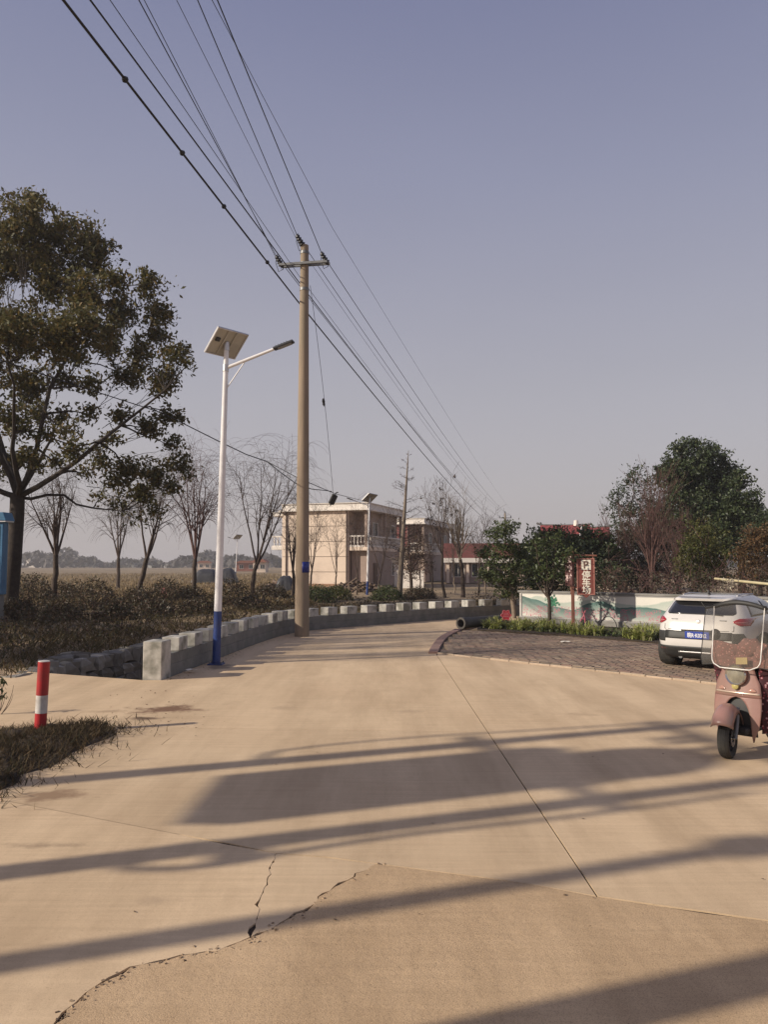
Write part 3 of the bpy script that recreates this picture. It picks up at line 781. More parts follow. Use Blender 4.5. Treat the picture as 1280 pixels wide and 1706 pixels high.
# ------------------------------------------------------------------ solar street lamps
M_CELL = mat('solar_cell', (0.012, 0.016, 0.04), (0.02, 0.026, 0.06), 10, 0.2, coat=0.5)
M_BACK = mat('panel_backing', (0.44, 0.41, 0.35), (0.37, 0.345, 0.295), 5, 0.7)
M_ALU = mat('aluminium', (0.6, 0.58, 0.57), None, 10, 0.35, metal=0.6)
def solar_lamp(label, base, top, blue_z, arm_dir, panel_e1, panel_e2, arm_len, group, detail=True):
    base = Vector(base); top = Vector(top)
    o = thing('street_lamp', label, 'street lamp', base, 0, group)
    ax = (top - base); Hh = ax.length; ax.normalize()
    q = lambda t: ax * t
    m = MB(); m.tube([q(blue_z), q(Hh * 0.6), q(Hh)], [0.077, 0.066, 0.05], 16); m.build('pole', M_STEELW, o, 40)
    m = MB(); m.tube([q(-0.02), q(blue_z)], [0.083, 0.079], 16); m.build('blue_base_section', M_BLUE, o, 40)
    m = MB(); m.box((0, 0, 0.012), (0.3, 0.3, 0.024)); fl = m.build('base_flange', M_BLUE, o, bevel=0.005)
    for sx in (-1, 1):
        for sy in (-1, 1):
            m = MB(); m.tube([(sx * 0.115, sy * 0.115, 0.024), (sx * 0.115, sy * 0.115, 0.06)], 0.014, 6); m.build('anchor_bolt', M_GALV, fl)
    m = MB(); m.tube([q(Hh - 0.02), q(Hh + 0.16)], [0.062, 0.056], 14); m.build('pole_cap', M_ALU, o, 40)
    a = Vector(arm_dir).normalized(); az = Vector((a.x, a.y, 0)).normalized()
    s0 = q(Hh - 0.38); s1 = s0 + az * arm_len * 0.72 + Vector((0, 0, 0.33 * arm_len * 0.72 / 1.0))
    m = MB(); m.tube([s0, s0.lerp(s1, 0.5), s1], [0.036, 0.034, 0.03], 12); m.build('arm', M_STEELW, o, 40)
    m = MB(); m.tube([q(Hh - 0.85), s0.lerp(s1, 0.42)], 0.012, 8); m.build('strut', M_STEELW, o, 40)
    m = MB(); m.tube([q(Hh - 0.45), q(Hh - 0.31)], 0.065, 12); m.build('arm_clamp', M_ALU, o, 40)
    d = (s1 - s0).normalized(); side = d.cross(Vector((0, 0, 1))).normalized(); up = side.cross(d)
    M3 = Matrix((d, side, up)).transposed()
    m = MB(); m.box(s1 + d * 0.21, (0.44, 0.15, 0.05), rot=M3); hd = m.build('lamp_head', M_DARK, o, bevel=0.012)
    m = MB(); m.box(s1 + d * 0.23 - up * 0.03, (0.3, 0.11, 0.012), rot=M3); m.build('light_panel', mat('led_cover', (0.30, 0.30, 0.30), None, 5, 0.3), hd)
    for k in range(5):
        m = MB(); m.box(s1 + d * (0.06 + 0.06 * k) + up * 0.034, (0.008, 0.13, 0.022), rot=M3); m.build('cooling_fin', M_DARK, hd)
    e1 = Vector(panel_e1); e2 = Vector(panel_e2); c = q(Hh + 0.14)
    n_ = e2.cross(e1).normalized()
    if n_.z < 0: n_ = -n_
    u = e1.normalized(); v = n_.cross(u).normalized(); L1, L2 = e1.length, e2.length
    M3 = Matrix((u, v, n_)).transposed()
    m = MB(); m.box(c + n_ * 0.004, (L1 - 0.02, L2 - 0.02, 0.006), rot=M3); pn = m.build('solar_panel', M_BACK, o)
    m = MB(); m.box(c + n_ * 0.012, (L1 - 0.03, L2 - 0.03, 0.008), rot=M3); m.build('solar_cells', M_CELL, pn)
    m = MB()
    for s in (-1, 1):
        m.box(c + u * s * (L1 / 2) + n_ * 0.002, (0.025, L2 + 0.025, 0.042), rot=M3); m.box(c + v * s * (L2 / 2) + n_ * 0.002, (L1 - 0.026, 0.025, 0.042), rot=M3)
    m.build('panel_frame', M_ALU, pn)
    for s in (-0.5, 0.5):
        m = MB(); m.box(c + v * s * 0.2 - n_ * 0.02, (L1 - 0.03, 0.03, 0.03), rot=M3); m.build('mounting_rail', M_BACK, pn)
    m = MB(); m.box(c + u * 0.05 + v * (-L2 * 0.34) - n_ * 0.02, (0.09, 0.1, 0.035), rot=M3); m.build('junction_box', M_DARK, pn, bevel=0.01)
    return o
LB = G(360, 1107)
lamp1 = solar_lamp('tall white solar street lamp with a blue foot before the parapet', LB, P(377, 583, LB.y), 1.06, (0.98, -0.2, 0), (0.335, -0.31, 0.41), (0.50, 0.53, 0.0), 1.45, 'solar street lamps along the road')
b2 = G(612, 992)
solar_lamp('white solar street lamp standing before the pale two-storey building', b2, P(616, 833, b2.y), 0.9, (-0.98, -0.2, 0), (0.48, -0.36, 0.46), (0.62, 0.62, 0.0), 1.5, 'solar street lamps along the road')
b3 = G(392, 963)
solar_lamp('tiny far solar street lamp at the edge of the dry field', b3, P(396, 896, b3.y), 0.9, (-0.9, -0.4, 0), (0.6, -0.5, 0.6), (0.8, 0.8, 0.0), 1.5, 'solar street lamps along the road')

# ------------------------------------------------------------------ concrete power pole with crossarm
M_POLE = mat('pole_concrete', (0.30, 0.225, 0.16), (0.25, 0.19, 0.135), 2.5, 0.85, 0.15, 60, c3=(0.20, 0.17, 0.12), scale3=0.8, amt3=0.6, stretch=(6, 6, 0.7))
PB = G(503, 1060); PT = P(507.5, 409, PB.y)
pole = thing('power_pole', 'tall tapered concrete power pole with crossarm and blue number plate', 'power pole', PB)
PH = PT.z; lean = (PT - PB); lean.z = 0
def pole_pt(z): return lean * (z / PH) + Vector((0, 0, z))
m = MB(); m.tube([pole_pt(-0.2)] + [pole_pt(PH * k / 6) for k in range(1, 7)], [0.205 - 0.09 * k / 6 for k in range(7)], 22); m.build('shaft', M_POLE, pole, 40)
zc1 = P(507, 440, PB.y).z
ARM = Vector((0.985, -0.17, 0)).normalized()
AH = 0.66
for s, nm in ((-1, 'crossarm'), (1, 'crossarm')):
    off = Vector((-ARM.y, ARM.x, 0)) * 0.16 * s
    m = MB(); m.box(pole_pt(zc1) + off + Vector((0, 0, 0.03 * s)), (AH * 2 + 0.1, 0.06, 0.07), rz=math.atan2(ARM.y, ARM.x)); m.build(nm, M_GALV, pole, bevel=0.004)
for z in (zc1, zc1 - 0.75, zc1 + 0.33):
    m = MB(); m.tube([pole_pt(z - 0.04), pole_pt(z + 0.04)], 0.205 - 0.09 * z / PH + 0.012, 18); m.build('clamp_band', M_GALV, pole, 40)
def insulator(p, lean_dir):
    ax = (Vector((0, 0, 1)) * 0.75 + Vector(lean_dir)).normalized()
    prof = [(0.02, -0.05), (0.05, 0), (0.085, 0.02), (0.05, 0.05), (0.08, 0.08), (0.045, 0.11), (0.07, 0.14), (0.04, 0.17), (0.06, 0.2), (0.03, 0.24), (0.0, 0.26)]
    m = MB(); m.lathe([(r * 1.15, h * 1.3) for r, h in prof], p, ax, 14); return m.build('insulator', M_DARK, pole, 50), p + ax * 0.3
ins = []
top_p = pole_pt(PH) + Vector((-0.06, -0.05, 0.0))
for p in (pole_pt(zc1) - ARM * (AH + 0.02), top_p, pole_pt(zc1) + ARM * AH):
    io, tip = insulator(p, Vector((-0.45, -0.35, 0))); ins.append(PB + tip)
    # jumper loop under the insulator
    lp = [p + Vector((-0.12, -0.08, 0.3)), p + Vector((-0.16, -0.1, 0.05)), p + Vector((-0.08, -0.05, -0.2)), p + Vector((0.04, 0.02, -0.1)), p + Vector((0.06, 0.06, 0.1))]
    m = MB(); m.tube(lp, 0.011, 6); m.build('jumper_loop', M_WIRE, pole, 60)
M_PLATE = mat('blue_number_plate', (0.018, 0.03, 0.22), (0.014, 0.024, 0.17), 8, 0.4)
m = MB(); zp = P(507, 945, PB.y).z; rp = 0.205 - 0.09 * zp / PH + 0.01
m.lathe([(rp, zp - 0.15), (rp, zp + 0.15)], pole_pt(0), (0, 0, 1), 8, R(-85), R(0), ref=(1, 0, 0)); m.build('number_plate', M_PLATE, pole, 60, solid=0.004)
# ------------------------------------------------------------------ overhead wires
FARP = P(843, 940, 150); FARP.z = 0
farpole = thing('power_pole', 'far power pole with a crossarm rising behind the dark evergreen tree', 'power pole', FARP)
m = MB(); m.tube([(0, 0, 0), (0, 0, 11.8)], [0.24, 0.16], 10); m.build('shaft', M_POLE, farpole, 40)
m = MB(); m.box((0, 0, 10.9), (2.4, 0.12, 0.14)); m.build('crossarm', M_GALV, farpole)
for x in (-1.1, 0, 1.1):
    m = MB(); z0 = 11.8 if x == 0 else 10.97; m.lathe([(0.05, 0), (0.13, 0.1), (0.06, 0.2), (0.11, 0.3), (0.0, 0.42)], (x, 0, z0), (0, 0, 1), 8); m.build('insulator', M_DARK, farpole)
def wire(label, near_px, near_h, attach, far, r, knots=(), sag1=0.25, sag2=1.6, r2=None):
    """from overhead (crossing the picture's top edge at near_px) to the pole and on to the far pole"""
    rr = ray(*near_px); t = (near_h - EYE) / rr.z; N = Vector((rr.x * t, rr.y * t, near_h))
    d = (N - attach); B = attach + d * (48 / d.length)
    B.z = attach.z + 0.2 + (N.z - attach.z) * 0.0
    # aim so that the span really passes through N
    f = d.length / 48.0
    B = attach + d / f; sagc = 0.0
    pts = curve_pts(B, attach, (0, 0, 0), 24)
    if far is not None: pts = pts[:-1] + sag_pts(attach, far, sag2, 26)
    m = MB(); m.tube(pts, r, 6); o = m.build('overhead_wire', M_WIRE, None, 60); tag(o, label, 'wire', 'overhead wires on the concrete pole')
    for k, t in enumerate(knots):
        p = attach.lerp(N, t); dv = (N - attach).normalized()
        m = MB(); m.tube([p - dv * 0.05, p, p + dv * 0.06], [r * 1.2, r * 2.6, r * 1.2], 8); m.build('cable_clip', M_WIRE, o, 60)
    return o
zl1 = P(506, 500, PB.y).z; zl2 = P(506, 468, PB.y).z
LVa = PB + pole_pt(zl1) + Vector((-0.22, -0.05, 0)); LVc = PB + pole_pt(zl2) + Vector((-0.2, -0.1, 0))
far_at = lambda x, z: FARP + Vector((x, 0, z))
wire('thick black bundled cable with clips, lowest of the overhead lines', (105, 0), 9.25, LVa, far_at(-0.6, 8.6), 0.021, (0.24, 0.5, 0.68, 0.86), sag2=1.2)
wire('second black service cable running above the thick clipped cable', (150, 0), 9.7, LVc, far_at(-0.3, 9.1), 0.015, sag2=1.1)
wire('thin wire beside the black service cables, ending at the pole', (183, 0), 9.9, LVc + Vector((0.05, 0, 0.12)), far_at(-0.2, 9.3), 0.007, sag2=1.2)
wire('power line tied to the left insulator of the near crossarm', (231, 0), 10.6, ins[0], far_at(-1.1, 11.3), 0.010, sag2=1.3)
wire('thin line just beside the wire to the left insulator', (240, 0), 10.3, ins[0] + Vector((0.15, 0.1, -0.35)), None, 0.007)
wire('power line tied to the insulator on the tip of the pole', (329, 0), 11.3, ins[1], far_at(0, 12.1), 0.010, sag2=1.4)
wire('thin line passing behind the tip of the pole', (294, 0), 11.0, ins[1] + Vector((0.1, 0.5, -0.25)), far_at(0.1, 11.8), 0.006, sag2=1.6)
wire('power line tied to the right insulator of the near crossarm', (362, 0), 10.7, ins[2], far_at(1.1, 11.3), 0.011, sag2=1.2)
wire('highest thin line, passing clear of the pole on its right', (353, 0), 12.0, P(554, 380, 26) , far_at(1.3, 12.2), 0.007, sag2=0.6)
# hanging stay wire with its strain insulator and black junction box
hb = P(555, 832, 27)
m = MB(); s0 = PB + pole_pt(zl2 - 0.1) + Vector((0.16, 0.1, 0)); m.tube(curve_pts(s0, hb + Vector((0, 0, 0.2)), (0.05, 0, 0), 12), 0.007, 5)
o = m.build('drop_wire', M_WIRE, None, 60); tag(o, 'thin drop wire hanging from the pole to the black junction box', 'wire')
m = MB(); pm_ = s0.lerp(hb, 0.5); m.lathe([(0.0, -0.16), (0.035, -0.12), (0.05, -0.02), (0.03, 0.02), (0.05, 0.06), (0.0, 0.16)], pm_ + Vector((0.03, 0, 0)), (hb - s0), 10); m.build('strain_insulator', M_DARK, o, 50)
bx = thing('junction_box', 'black cable junction box hanging in front of the pale building', 'cable box', hb)
M3 = Euler((0.1, R(24), 0.4)).to_matrix()
m = MB(); m.box((0, 0, 0), (0.2, 0.14, 0.36), rot=M3); m.build('casing', M_RUBBER, bx, bevel=0.03)
m = MB(); m.tube([M3 @ Vector((0, 0, 0.17)), M3 @ Vector((0, 0, 0.26)), M3 @ Vector((0.06, 0, 0.3))], 0.02, 8); m.build('cable_gland', M_RUBBER, bx, 60)
m = MB(); m.tube([M3 @ Vector((0, 0, -0.17)), M3 @ Vector((0, 0, -0.24))], [0.04, 0.015], 8); m.build('lower_gland', M_RUBBER, bx, 60)
pk = [P(270, 688, 20), P(298, 702, 20.5), P(360, 733, 21.5), P(410, 757, 22.3), P(445, 769, 22.8)]
pe_ = PB + pole_pt(P(505, 797, PB.y).z) + Vector((-0.1, 0.2, 0))
BK = P(120, 640, 17)
m = MB(); m.tube([P(-120, 560, 15), BK] + pk + [pe_, P(560, 823, 30), P(612, 836, b2.y)], 0.012, 6); o = m.build('telephone_cable', M_WIRE, None, 60); tag(o, 'sagging black cable from the big tree past the pole to the far lamp', 'cable')
m = MB(); m.tube(pk[1:] + [P(470, 789, 22.6), P(498, 809, 22.3), P(520, 815, 24), P(541, 817, 26), hb + Vector((-0.05, 0, 0.28))], 0.014, 6); o = m.build('telephone_cable', M_WIRE, None, 60); tag(o, 'lower black cable drooping from the lamp pole to the junction box', 'cable')

# ------------------------------------------------------------------ things beyond the picture's left edge that throw the long shadows
TB = math.tan(SUN_EL)
def shadow_base(s_tip, p, h): return SP(s_tip - h / TB, p)
hf = thing('transformer_frame', 'twin-pole transformer stand off the left edge that shades the road', 'transformer', SP(-6.3, 6.9), math.atan2(SHY, SHX) )
# local x runs along the shadow, local y across it
S0 = -6.3; pA, pC = 7.98 - 6.9, 5.74 - 6.9
for yy in (pA, pC):
    m = MB(); m.tube([(0, yy, -0.2), (0, yy, 10.2)], [0.16, 0.1], 14); m.build('pole', M_POLE, hf, 40)
def hbox(name, s0, s1, p0, p1, depth=0.5, x0=-0.2, rz=0.0):
    """a box whose shadow covers s0..s1 by p0..p1 on the road"""
    z0 = (s0 - S0 - x0 - depth) * TB; z1 = (s1 - S0 - x0) * TB
    m = MB(); m.box((x0 + depth / 2, (p0 + p1) / 2 - 6.9, (z0 + z1) / 2), (depth, abs(p1 - p0), z1 - z0), rz=rz); return m.build(name, M_GREY, hf, bevel=0.02)
hbox('switch_cabinet', 1.25, 4.2, 6.2, 7.6, 0.45, rz=R(-22))
bm = bmesh.new(); bmesh.ops.create_icosphere(bm, subdivisions=3, radius=1)
zc_t = (5.1 - S0) * TB
for v in bm.verts: v.co = Vector((v.co.x * 0.3, v.co.y * 0.56 - 0.2, v.co.z * 0.52 + zc_t))
me = bpy.data.meshes.new('transformer_tank'); bm.to_mesh(me); bm.free(); me.shade_smooth(); me.materials.append(M_GREY); link(bpy.data.objects.new('transformer_tank', me), hf)
for zz in (5.05, 6.3, 7.6, 9.2):
    m = MB(); m.box((0, 0, zz), (0.1, 2.9, 0.1)); m.build('crossbeam', M_GALV, hf)
for yy in (-0.3, 0.0, 0.35, 0.55):
    m = MB(); m.lathe([(0.04, 0), (0.1, 0.06), (0.05, 0.12), (0.09, 0.18), (0.05, 0.24), (0.07, 0.3), (0, 0.36)], (0, yy, 6.0), (0, 0, 1), 10); m.build('bushing', M_DARK, hf, 50)
def loop(name, pix, r=0.045):
    """cable whose shadow runs through these points of the road"""
    pts = []
    for px, py in pix:
        g_ = G(px, py); s_ = g_.x * SHX + g_.y * SHY; p_ = -g_.x * SHY + g_.y * SHX; pts.append(Vector((0.0, p_ - 6.9, max(0.1, (s_ - S0) * TB))))
    m_ = MB(); m_.tube(catmull(pts, 0.12), r, 6); return m_.build(name, M_WIRE, hf)
loop('cable_loop', [(390, 1402), (300, 1408), (235, 1426), (202, 1443), (240, 1449), (330, 1446), (400, 1436), (470, 1422), (700, 1388), (1000, 1355), (1280, 1316)])
loop('cable_loop', [(430, 1272), (452, 1254), (500, 1247), (560, 1240), (700, 1228), (800, 1222), (950, 1213), (1200, 1198)], 0.035)
loop('cable_loop', [(880, 1310), (950, 1312), (1030, 1300), (1100, 1285), (1138, 1265), (1100, 1255), (1040, 1250)])
loop('cable_loop', [(1010, 1303), (1075, 1287), (1112, 1268), (1060, 1258), (1030, 1256)], 0.04)
loop('cable_loop', [(395, 1440), (400, 1415), (385, 1395)], 0.1)
# unseen posts read from shadows; the second is added in place of a trunk
lp = thing('shadow_post', 'plain concrete post off the left edge throwing a long shadow', 'post', shadow_base(4.9, 4.46, 5.6))
m = MB(); m.tube([(0, 0, -0.1), (0, 0, 5.6)], [0.13, 0.10], 12); m.build('shaft', M_POLE, lp, 40)
m = MB(); m.box((0, 0, 5.35), (0.3, 0.36, 0.2)); m.build('shadow_tip_box', M_GREY, lp, bevel=0.03)  # unseen box, added for the blob at the end of the post's shadow
m = MB(); m.tube([(0, 0, 2.35), (0.05, -0.6, 2.6)], 0.05, 8); m.build('bracket', M_GALV, lp)
lp2 = thing('shadow_post', 'thick unseen post added behind the photographer to shade the lower right corner', 'post', SP(-4.2, 3.08))
m = MB(); m.tube([(0, 0, -0.1), (0, 0, 5.4)], [0.19, 0.17], 12); m.build('shaft', M_POLE, lp2, 40)
m = MB(); m.box((0, 0, 5.1), (0.1, 0.9, 0.1)); m.build('crossarm', M_GALV, lp2)

# ------------------------------------------------------------------ red and white bollard
BB = G(66, 1222); bt = P(73, 1102, BB.y)
bol = thing('bollard', 'round red and white banded bollard in the grassy mound', 'bollard', BB)
M_RED = mat('red_paint', (0.42, 0.022, 0.026), (0.33, 0.02, 0.022), 7, 0.45, c3=(0.2, 0.05, 0.04), scale3=5, amt3=0.4)
M_WPAINT = mat('scuffed_white_paint', (0.62, 0.58, 0.54), (0.5, 0.46, 0.42), 9, 0.5, c3=(0.25, 0.2, 0.16), scale3=6, amt3=0.6)
axv = (bt - BB); HB = axv.length; axv.normalize()
for z0, z1, mt, nm in ((-0.05, 0.24, M_RED, 'lower_red_band'), (0.2415, 0.45, M_WPAINT, 'white_band'), (0.4515, HB, M_RED, 'upper_red_band')):
    m = MB(); m.tube([axv * z0, axv * z1], 0.068, 24); m.build(nm, mt, bol, 40)
m = MB(); m.lathe([(0.0675, HB), (0.064, HB + 0.008), (0, HB + 0.012)], (0, 0, 0), axv, 24); m.build('cap', M_WPAINT, bol, 60)

# ------------------------------------------------------------------ blue notice box by the big tree
nb = thing('notice_box', 'tall blue sign box with a little roof at the foot of the big tree', 'sign', P(-2, 940, 26) - Vector((0, 0, 2.0)), R(-8))
M_SIGNB = mat('blue_sign_paint', (0.06, 0.17, 0.30), (0.05, 0.14, 0.25), 4, 0.4)
zt = P(10, 868, 26).z; m = MB(); m.box((-0.16, 0, zt / 2 + 0.5), (0.72, 0.3, zt - 1.0)); m.build('body', M_SIGNB, nb, bevel=0.02)
m = MB(); m.box((-0.16, -0.155, zt / 2 + 0.5), (0.5, 0.02, zt - 1.3)); m.build('front_panel', mat('pale_blue_panel', (0.2, 0.36, 0.45), None, 4, 0.3), nb)
m = MB(); m.plate([(-0.52, 0), (0.52, 0), (0.4, 0.28), (-0.4, 0.28)], (-0.16, 0.25, zt), (1, 0, 0), (0, 0, 1), 0.5); m.build('roof', M_SIGNB, nb, bevel=0.01)
m = MB(); m.box((-0.16, 0, zt - 0.02), (0.98, 0.46, 0.04)); m.build('eave', M_STEELW, nb)
m = MB(); m.box((-0.16, 0, 0.4), (0.6, 0.26, 1.2)); m.build('plinth', M_GREY, nb)

# ------------------------------------------------------------------ parking sign on a brown post
M_BROWN = mat('red_brown_timber', (0.20, 0.075, 0.048), (0.15, 0.055, 0.036), 5, 0.6, 0.2, 40, c3=(0.28, 0.15, 0.10), scale3=6, amt3=0.3, stretch=(5, 5, 0.8))
M_SIGNRED = mat('brick_red_signboard', (0.21, 0.06, 0.046), (0.17, 0.047, 0.036), 5, 0.55)
M_CREAM = mat('cream_sign_paint', (0.86, 0.79, 0.66), None, 5, 0.55)
M_PINK = mat('pale_pink_sign_paint', (0.68, 0.50, 0.47), None, 5, 0.55)
M_MOULD = mat('pinkish_sign_moulding', (0.38, 0.16, 0.125), None, 6, 0.55)
SB = G(956, 1051); SY = SB.y
def sx(px): return (px - 956) * SY / FPX
def sz(py): return P(956, py, SY).z
sign = thing('parking_sign', 'brown timber post sign with a white P and parking lettering', 'sign', SB, R(-15))
m = MB(); m.box((0, 0, sz(918) / 2), (0.1, 0.1, sz(918))); m.build('post', M_BROWN, sign, bevel=0.012)
m = MB(); m.box((sx(968), 0, sz(925)), (sx(996) - sx(940), 0.07, 0.05), rot=Euler((0, R(1.6), 0)).to_matrix()); m.build('crossbar', M_BROWN, sign, bevel=0.01)
bx0, bx1, bz0, bz1 = sx(964), sx(991), sz(990), sz(931)
m = MB(); m.box(((bx0 + bx1) / 2, 0, (bz0 + bz1) / 2), (bx1 - bx0, 0.05, bz1 - bz0)); bd = m.build('signboard', M_SIGNRED, sign)
m = MB()
for x in (bx0, bx1): m.box((x, -0.005, (bz0 + bz1) / 2), (0.035, 0.075, bz1 - bz0 + 0.035))
for z in (bz0, bz1): m.box(((bx0 + bx1) / 2, -0.005, z), (bx1 - bx0 - 0.036, 0.073, 0.035))
m.build('moulding', M_MOULD, bd, bevel=0.006)
m = MB(); m.plate([(-0.1, 0), (0.1, 0), (0.05, -0.05), (0, -0.085), (-0.05, -0.05)][::-1], ((bx0 + bx1) / 2, 0.03, bz0 - 0.018), (1, 0, 0), (0, 0, 1), 0.06); m.build('drop_finial', M_SIGNRED, bd)
for x in (sx(966.5), sx(989.5)):
    m = MB(); m.tube([(x, 0, bz1), (x, 0, sz(925))], 0.014, 6); m.build('hanger', M_MOULD, sign)
for z in (sz(938), sz(979)):
    m = MB(); m.box((sx(960.5), 0, z), (0.14, 0.03, 0.035)); m.build('side_bracket', M_BROWN, sign)
cx_ = (bx0 + bx1) / 2 + 0.01
m = MB(); m.box((cx_, -0.03, sz(941)), (0.28, 0.012, 0.3)); m.build('white_square', M_CREAM, bd)
text_part('P', 0.31, plane_matrix((cx_, -0.04, sz(941)), (1, 0, 0), (0, 0, 1)), 'letter', mat('dark_letter', (0.13, 0.06, 0.045)), bd, 0.003, 0.95, 0.006)
for ch, py in (('停', 957.5), ('车', 969), ('场', 982)):
    text_part(ch, 0.265, plane_matrix((cx_, -0.031, sz(py)), (1, 0, 0), (0, 0, 1)), 'letter', M_CREAM, bd, 0.004, 1.0, 0.005)
# narrow village name board hanging on the other side, turned half away
vb = Euler((0, 0, R(-36))).to_matrix(); vx = sx(950.5)
m = MB(); m.box((vx, 0, sz(951)), (0.27, 0.03, sz(926) - sz(976)), rot=vb); nbd = m.build('name_board', mat('dark_red_board', (0.085, 0.025, 0.022), None, 5, 0.6), sign)
for ch, py in (('皿', 932), ('冲', 947), ('村', 962)):
    text_part(ch, 0.235, plane_matrix(Vector((vx, 0, sz(py))) + vb @ Vector((0, -0.018, 0)), vb @ Vector((1, 0, 0)), (0, 0, 1)), 'letter', M_PINK, nbd, 0.003, 1.0, 0.005)
m = MB(); m.tube([(vx + 0.03, 0, sz(972)), (sx(953.5), 0, sz(980)), (sx(952.5), 0, sz(990))], [0.03, 0.018, 0.012], 6); m.build('tassel', M_BROWN, nbd)

# ------------------------------------------------------------------ small things in the planting bed
FS = G(844, 1051)
fs = thing('warning_sign', 'small red scalloped sign on a stake among the green plants', 'sign', FS, R(4))
def scallop(r, n=8, k=0.14):
    return [(r * (1 + k * math.cos(n * a)) * math.cos(a), r * (1 + k * math.cos(n * a)) * math.sin(a)) for a in [2 * math.pi * j / 64 for j in range(64)]]
M_RSIGN = mat('red_enamel', (0.48, 0.035, 0.05), (0.42, 0.03, 0.045), 5, 0.4)
M_RPALE = mat('pale_red_enamel', (0.62, 0.25, 0.25), None, 5, 0.4)
zc_ = P(845, 1025, FS.y).z
m = MB(); m.plate(scallop(0.155, 6), (0, 0, zc_), (1, 0, 0), (0, 0, 1), 0.012); sp_ = m.build('plate', M_RSIGN, fs)
m = MB(); m.tube([Vector((x * 0.9, -0.014, zc_ + y * 0.9)) for x, y in scallop(0.155, 6)], 0.007, 5, closed=True); m.build('rim_line', M_RPALE, sp_)
for dz, wd in ((0.062, 0.15), (0.012, 0.19), (-0.04, 0.16)):
    k_ = int(wd / 0.032); m = MB()
    for j in range(k_): m.box(((j - (k_ - 1) / 2) * 0.033, -0.015, zc_ + dz), (0.024, 0.004, 0.022))
    m.build('lettering_mark', M_RPALE, sp_)
m = MB(); m.tube([(0, 0.01, 0), (0, 0.01, zc_ - 0.1)], 0.012, 6); m.build('stake', M_GALV, fs)
PA = G(768, 1049); PBb = G(842, 1042)
pipe = thing('concrete_pipe', 'thick dark drain pipe lying across the kerb corner', 'pipe', PA)
pd_ = (PBb - PA); pd_.z = 0; pl = pd_.length; pu = pd_.normalized()
M_PIPE = mat('dark_pipe', (0.10, 0.088, 0.076), (0.065, 0.058, 0.05), 4, 0.7, 0.2, 30)
m = MB(); m.lathe([(0.125, 0.3), (0.125, 0.0), (0.185, 0.0), (0.185, 0.16), (0.165, 0.18), (0.165, pl), (0.125, pl)], (0, 0, 0.19), pu, 26); m.build('tube_wall', M_PIPE, pipe, 45)
m = MB(); m.lathe([(0.125, 0.3), (0.125, pl)], (0, 0, 0.19), pu, 26); m.build('bore', M_PIPE, pipe, 45)
HP = MW_A + mdir * 3.55 + mnor * 0.55
hoop = MB(); hoop.tube([HP + mdir * (0.27 * math.cos(a)) + Vector((0, 0, 0.05 + 0.36 * math.sin(a))) for a in [math.pi * j / 16 for j in range(17)]], 0.014, 6)
o = hoop.build('plant_hoop', M_DARK, None, 60); tag(o, 'thin dark hoop standing before the painted wall', 'hoop')
RP = P(972, 1030, 23.9)
m = MB()
for a, b in (((0.08, 0, 0.24), (-0.09, 0.01, -0.1)), ((-0.0, -0.01, 0.2), (0.06, 0.0, -0.14)), ((-0.07, 0, -0.02), (0.1, 0.01, -0.05))): m.tube(curve_pts(RP + Vector(a), RP + Vector(b), (0.02, 0, 0), 5), 0.016, 5)
o = m.build('ribbon', mat('pink_ribbon', (0.62, 0.16, 0.2), None, 5, 0.6), None, 60); tag(o, 'pink ribbon tied to a plant just beside the brown sign post', 'ribbon')
RB = P(277, 990, 38)
m = MB(); m.v = []
for k in range(6): m.plate([(-0.12, -0.1), (0.1, -0.14), (0.14, 0.08), (0.02, 0.2), (-0.1, 0.12)], RB + Vector((random.gauss(0, 0.16), random.gauss(0, 0.05), random.gauss(0, 0.28) - 0.2)), (math.cos(k), math.sin(k) * 0.6, 0.2), (0, 0.2, 1), 0.01)
o = m.build('rag', mat('pink_rag', (0.5, 0.2, 0.19), None, 5, 0.8), None); tag(o, 'torn pink rag caught in the dark shrubs behind the parapet', 'rag')

# ------------------------------------------------------------------ pale two-storey buildings
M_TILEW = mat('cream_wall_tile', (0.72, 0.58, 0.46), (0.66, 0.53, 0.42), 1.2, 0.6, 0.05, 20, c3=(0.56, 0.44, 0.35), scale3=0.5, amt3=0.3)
M_SIDEW = mat('shade_toned_side_wall', (0.36, 0.265, 0.215), (0.29, 0.215, 0.175), 1.2, 0.7, 0.05, 20)  # dark brown-red: the shade of the building's side is put into the colour
M_CORN = mat('white_cornice', (0.74, 0.68, 0.61), (0.66, 0.6, 0.54), 2, 0.6)
M_GLASS = mat('dark_window_glass', (0.022, 0.024, 0.026), None, 4, 0.15, spec=0.6)
M_DOOR = mat('brown_door', (0.10, 0.055, 0.035), (0.08, 0.045, 0.03), 4, 0.5)
M_ROOF = mat('grey_roof_felt', (0.15, 0.14, 0.135), None, 3, 0.9)
M_REDW = mat('red_painted_wall', (0.20, 0.065, 0.06), (0.165, 0.055, 0.05), 2, 0.7)
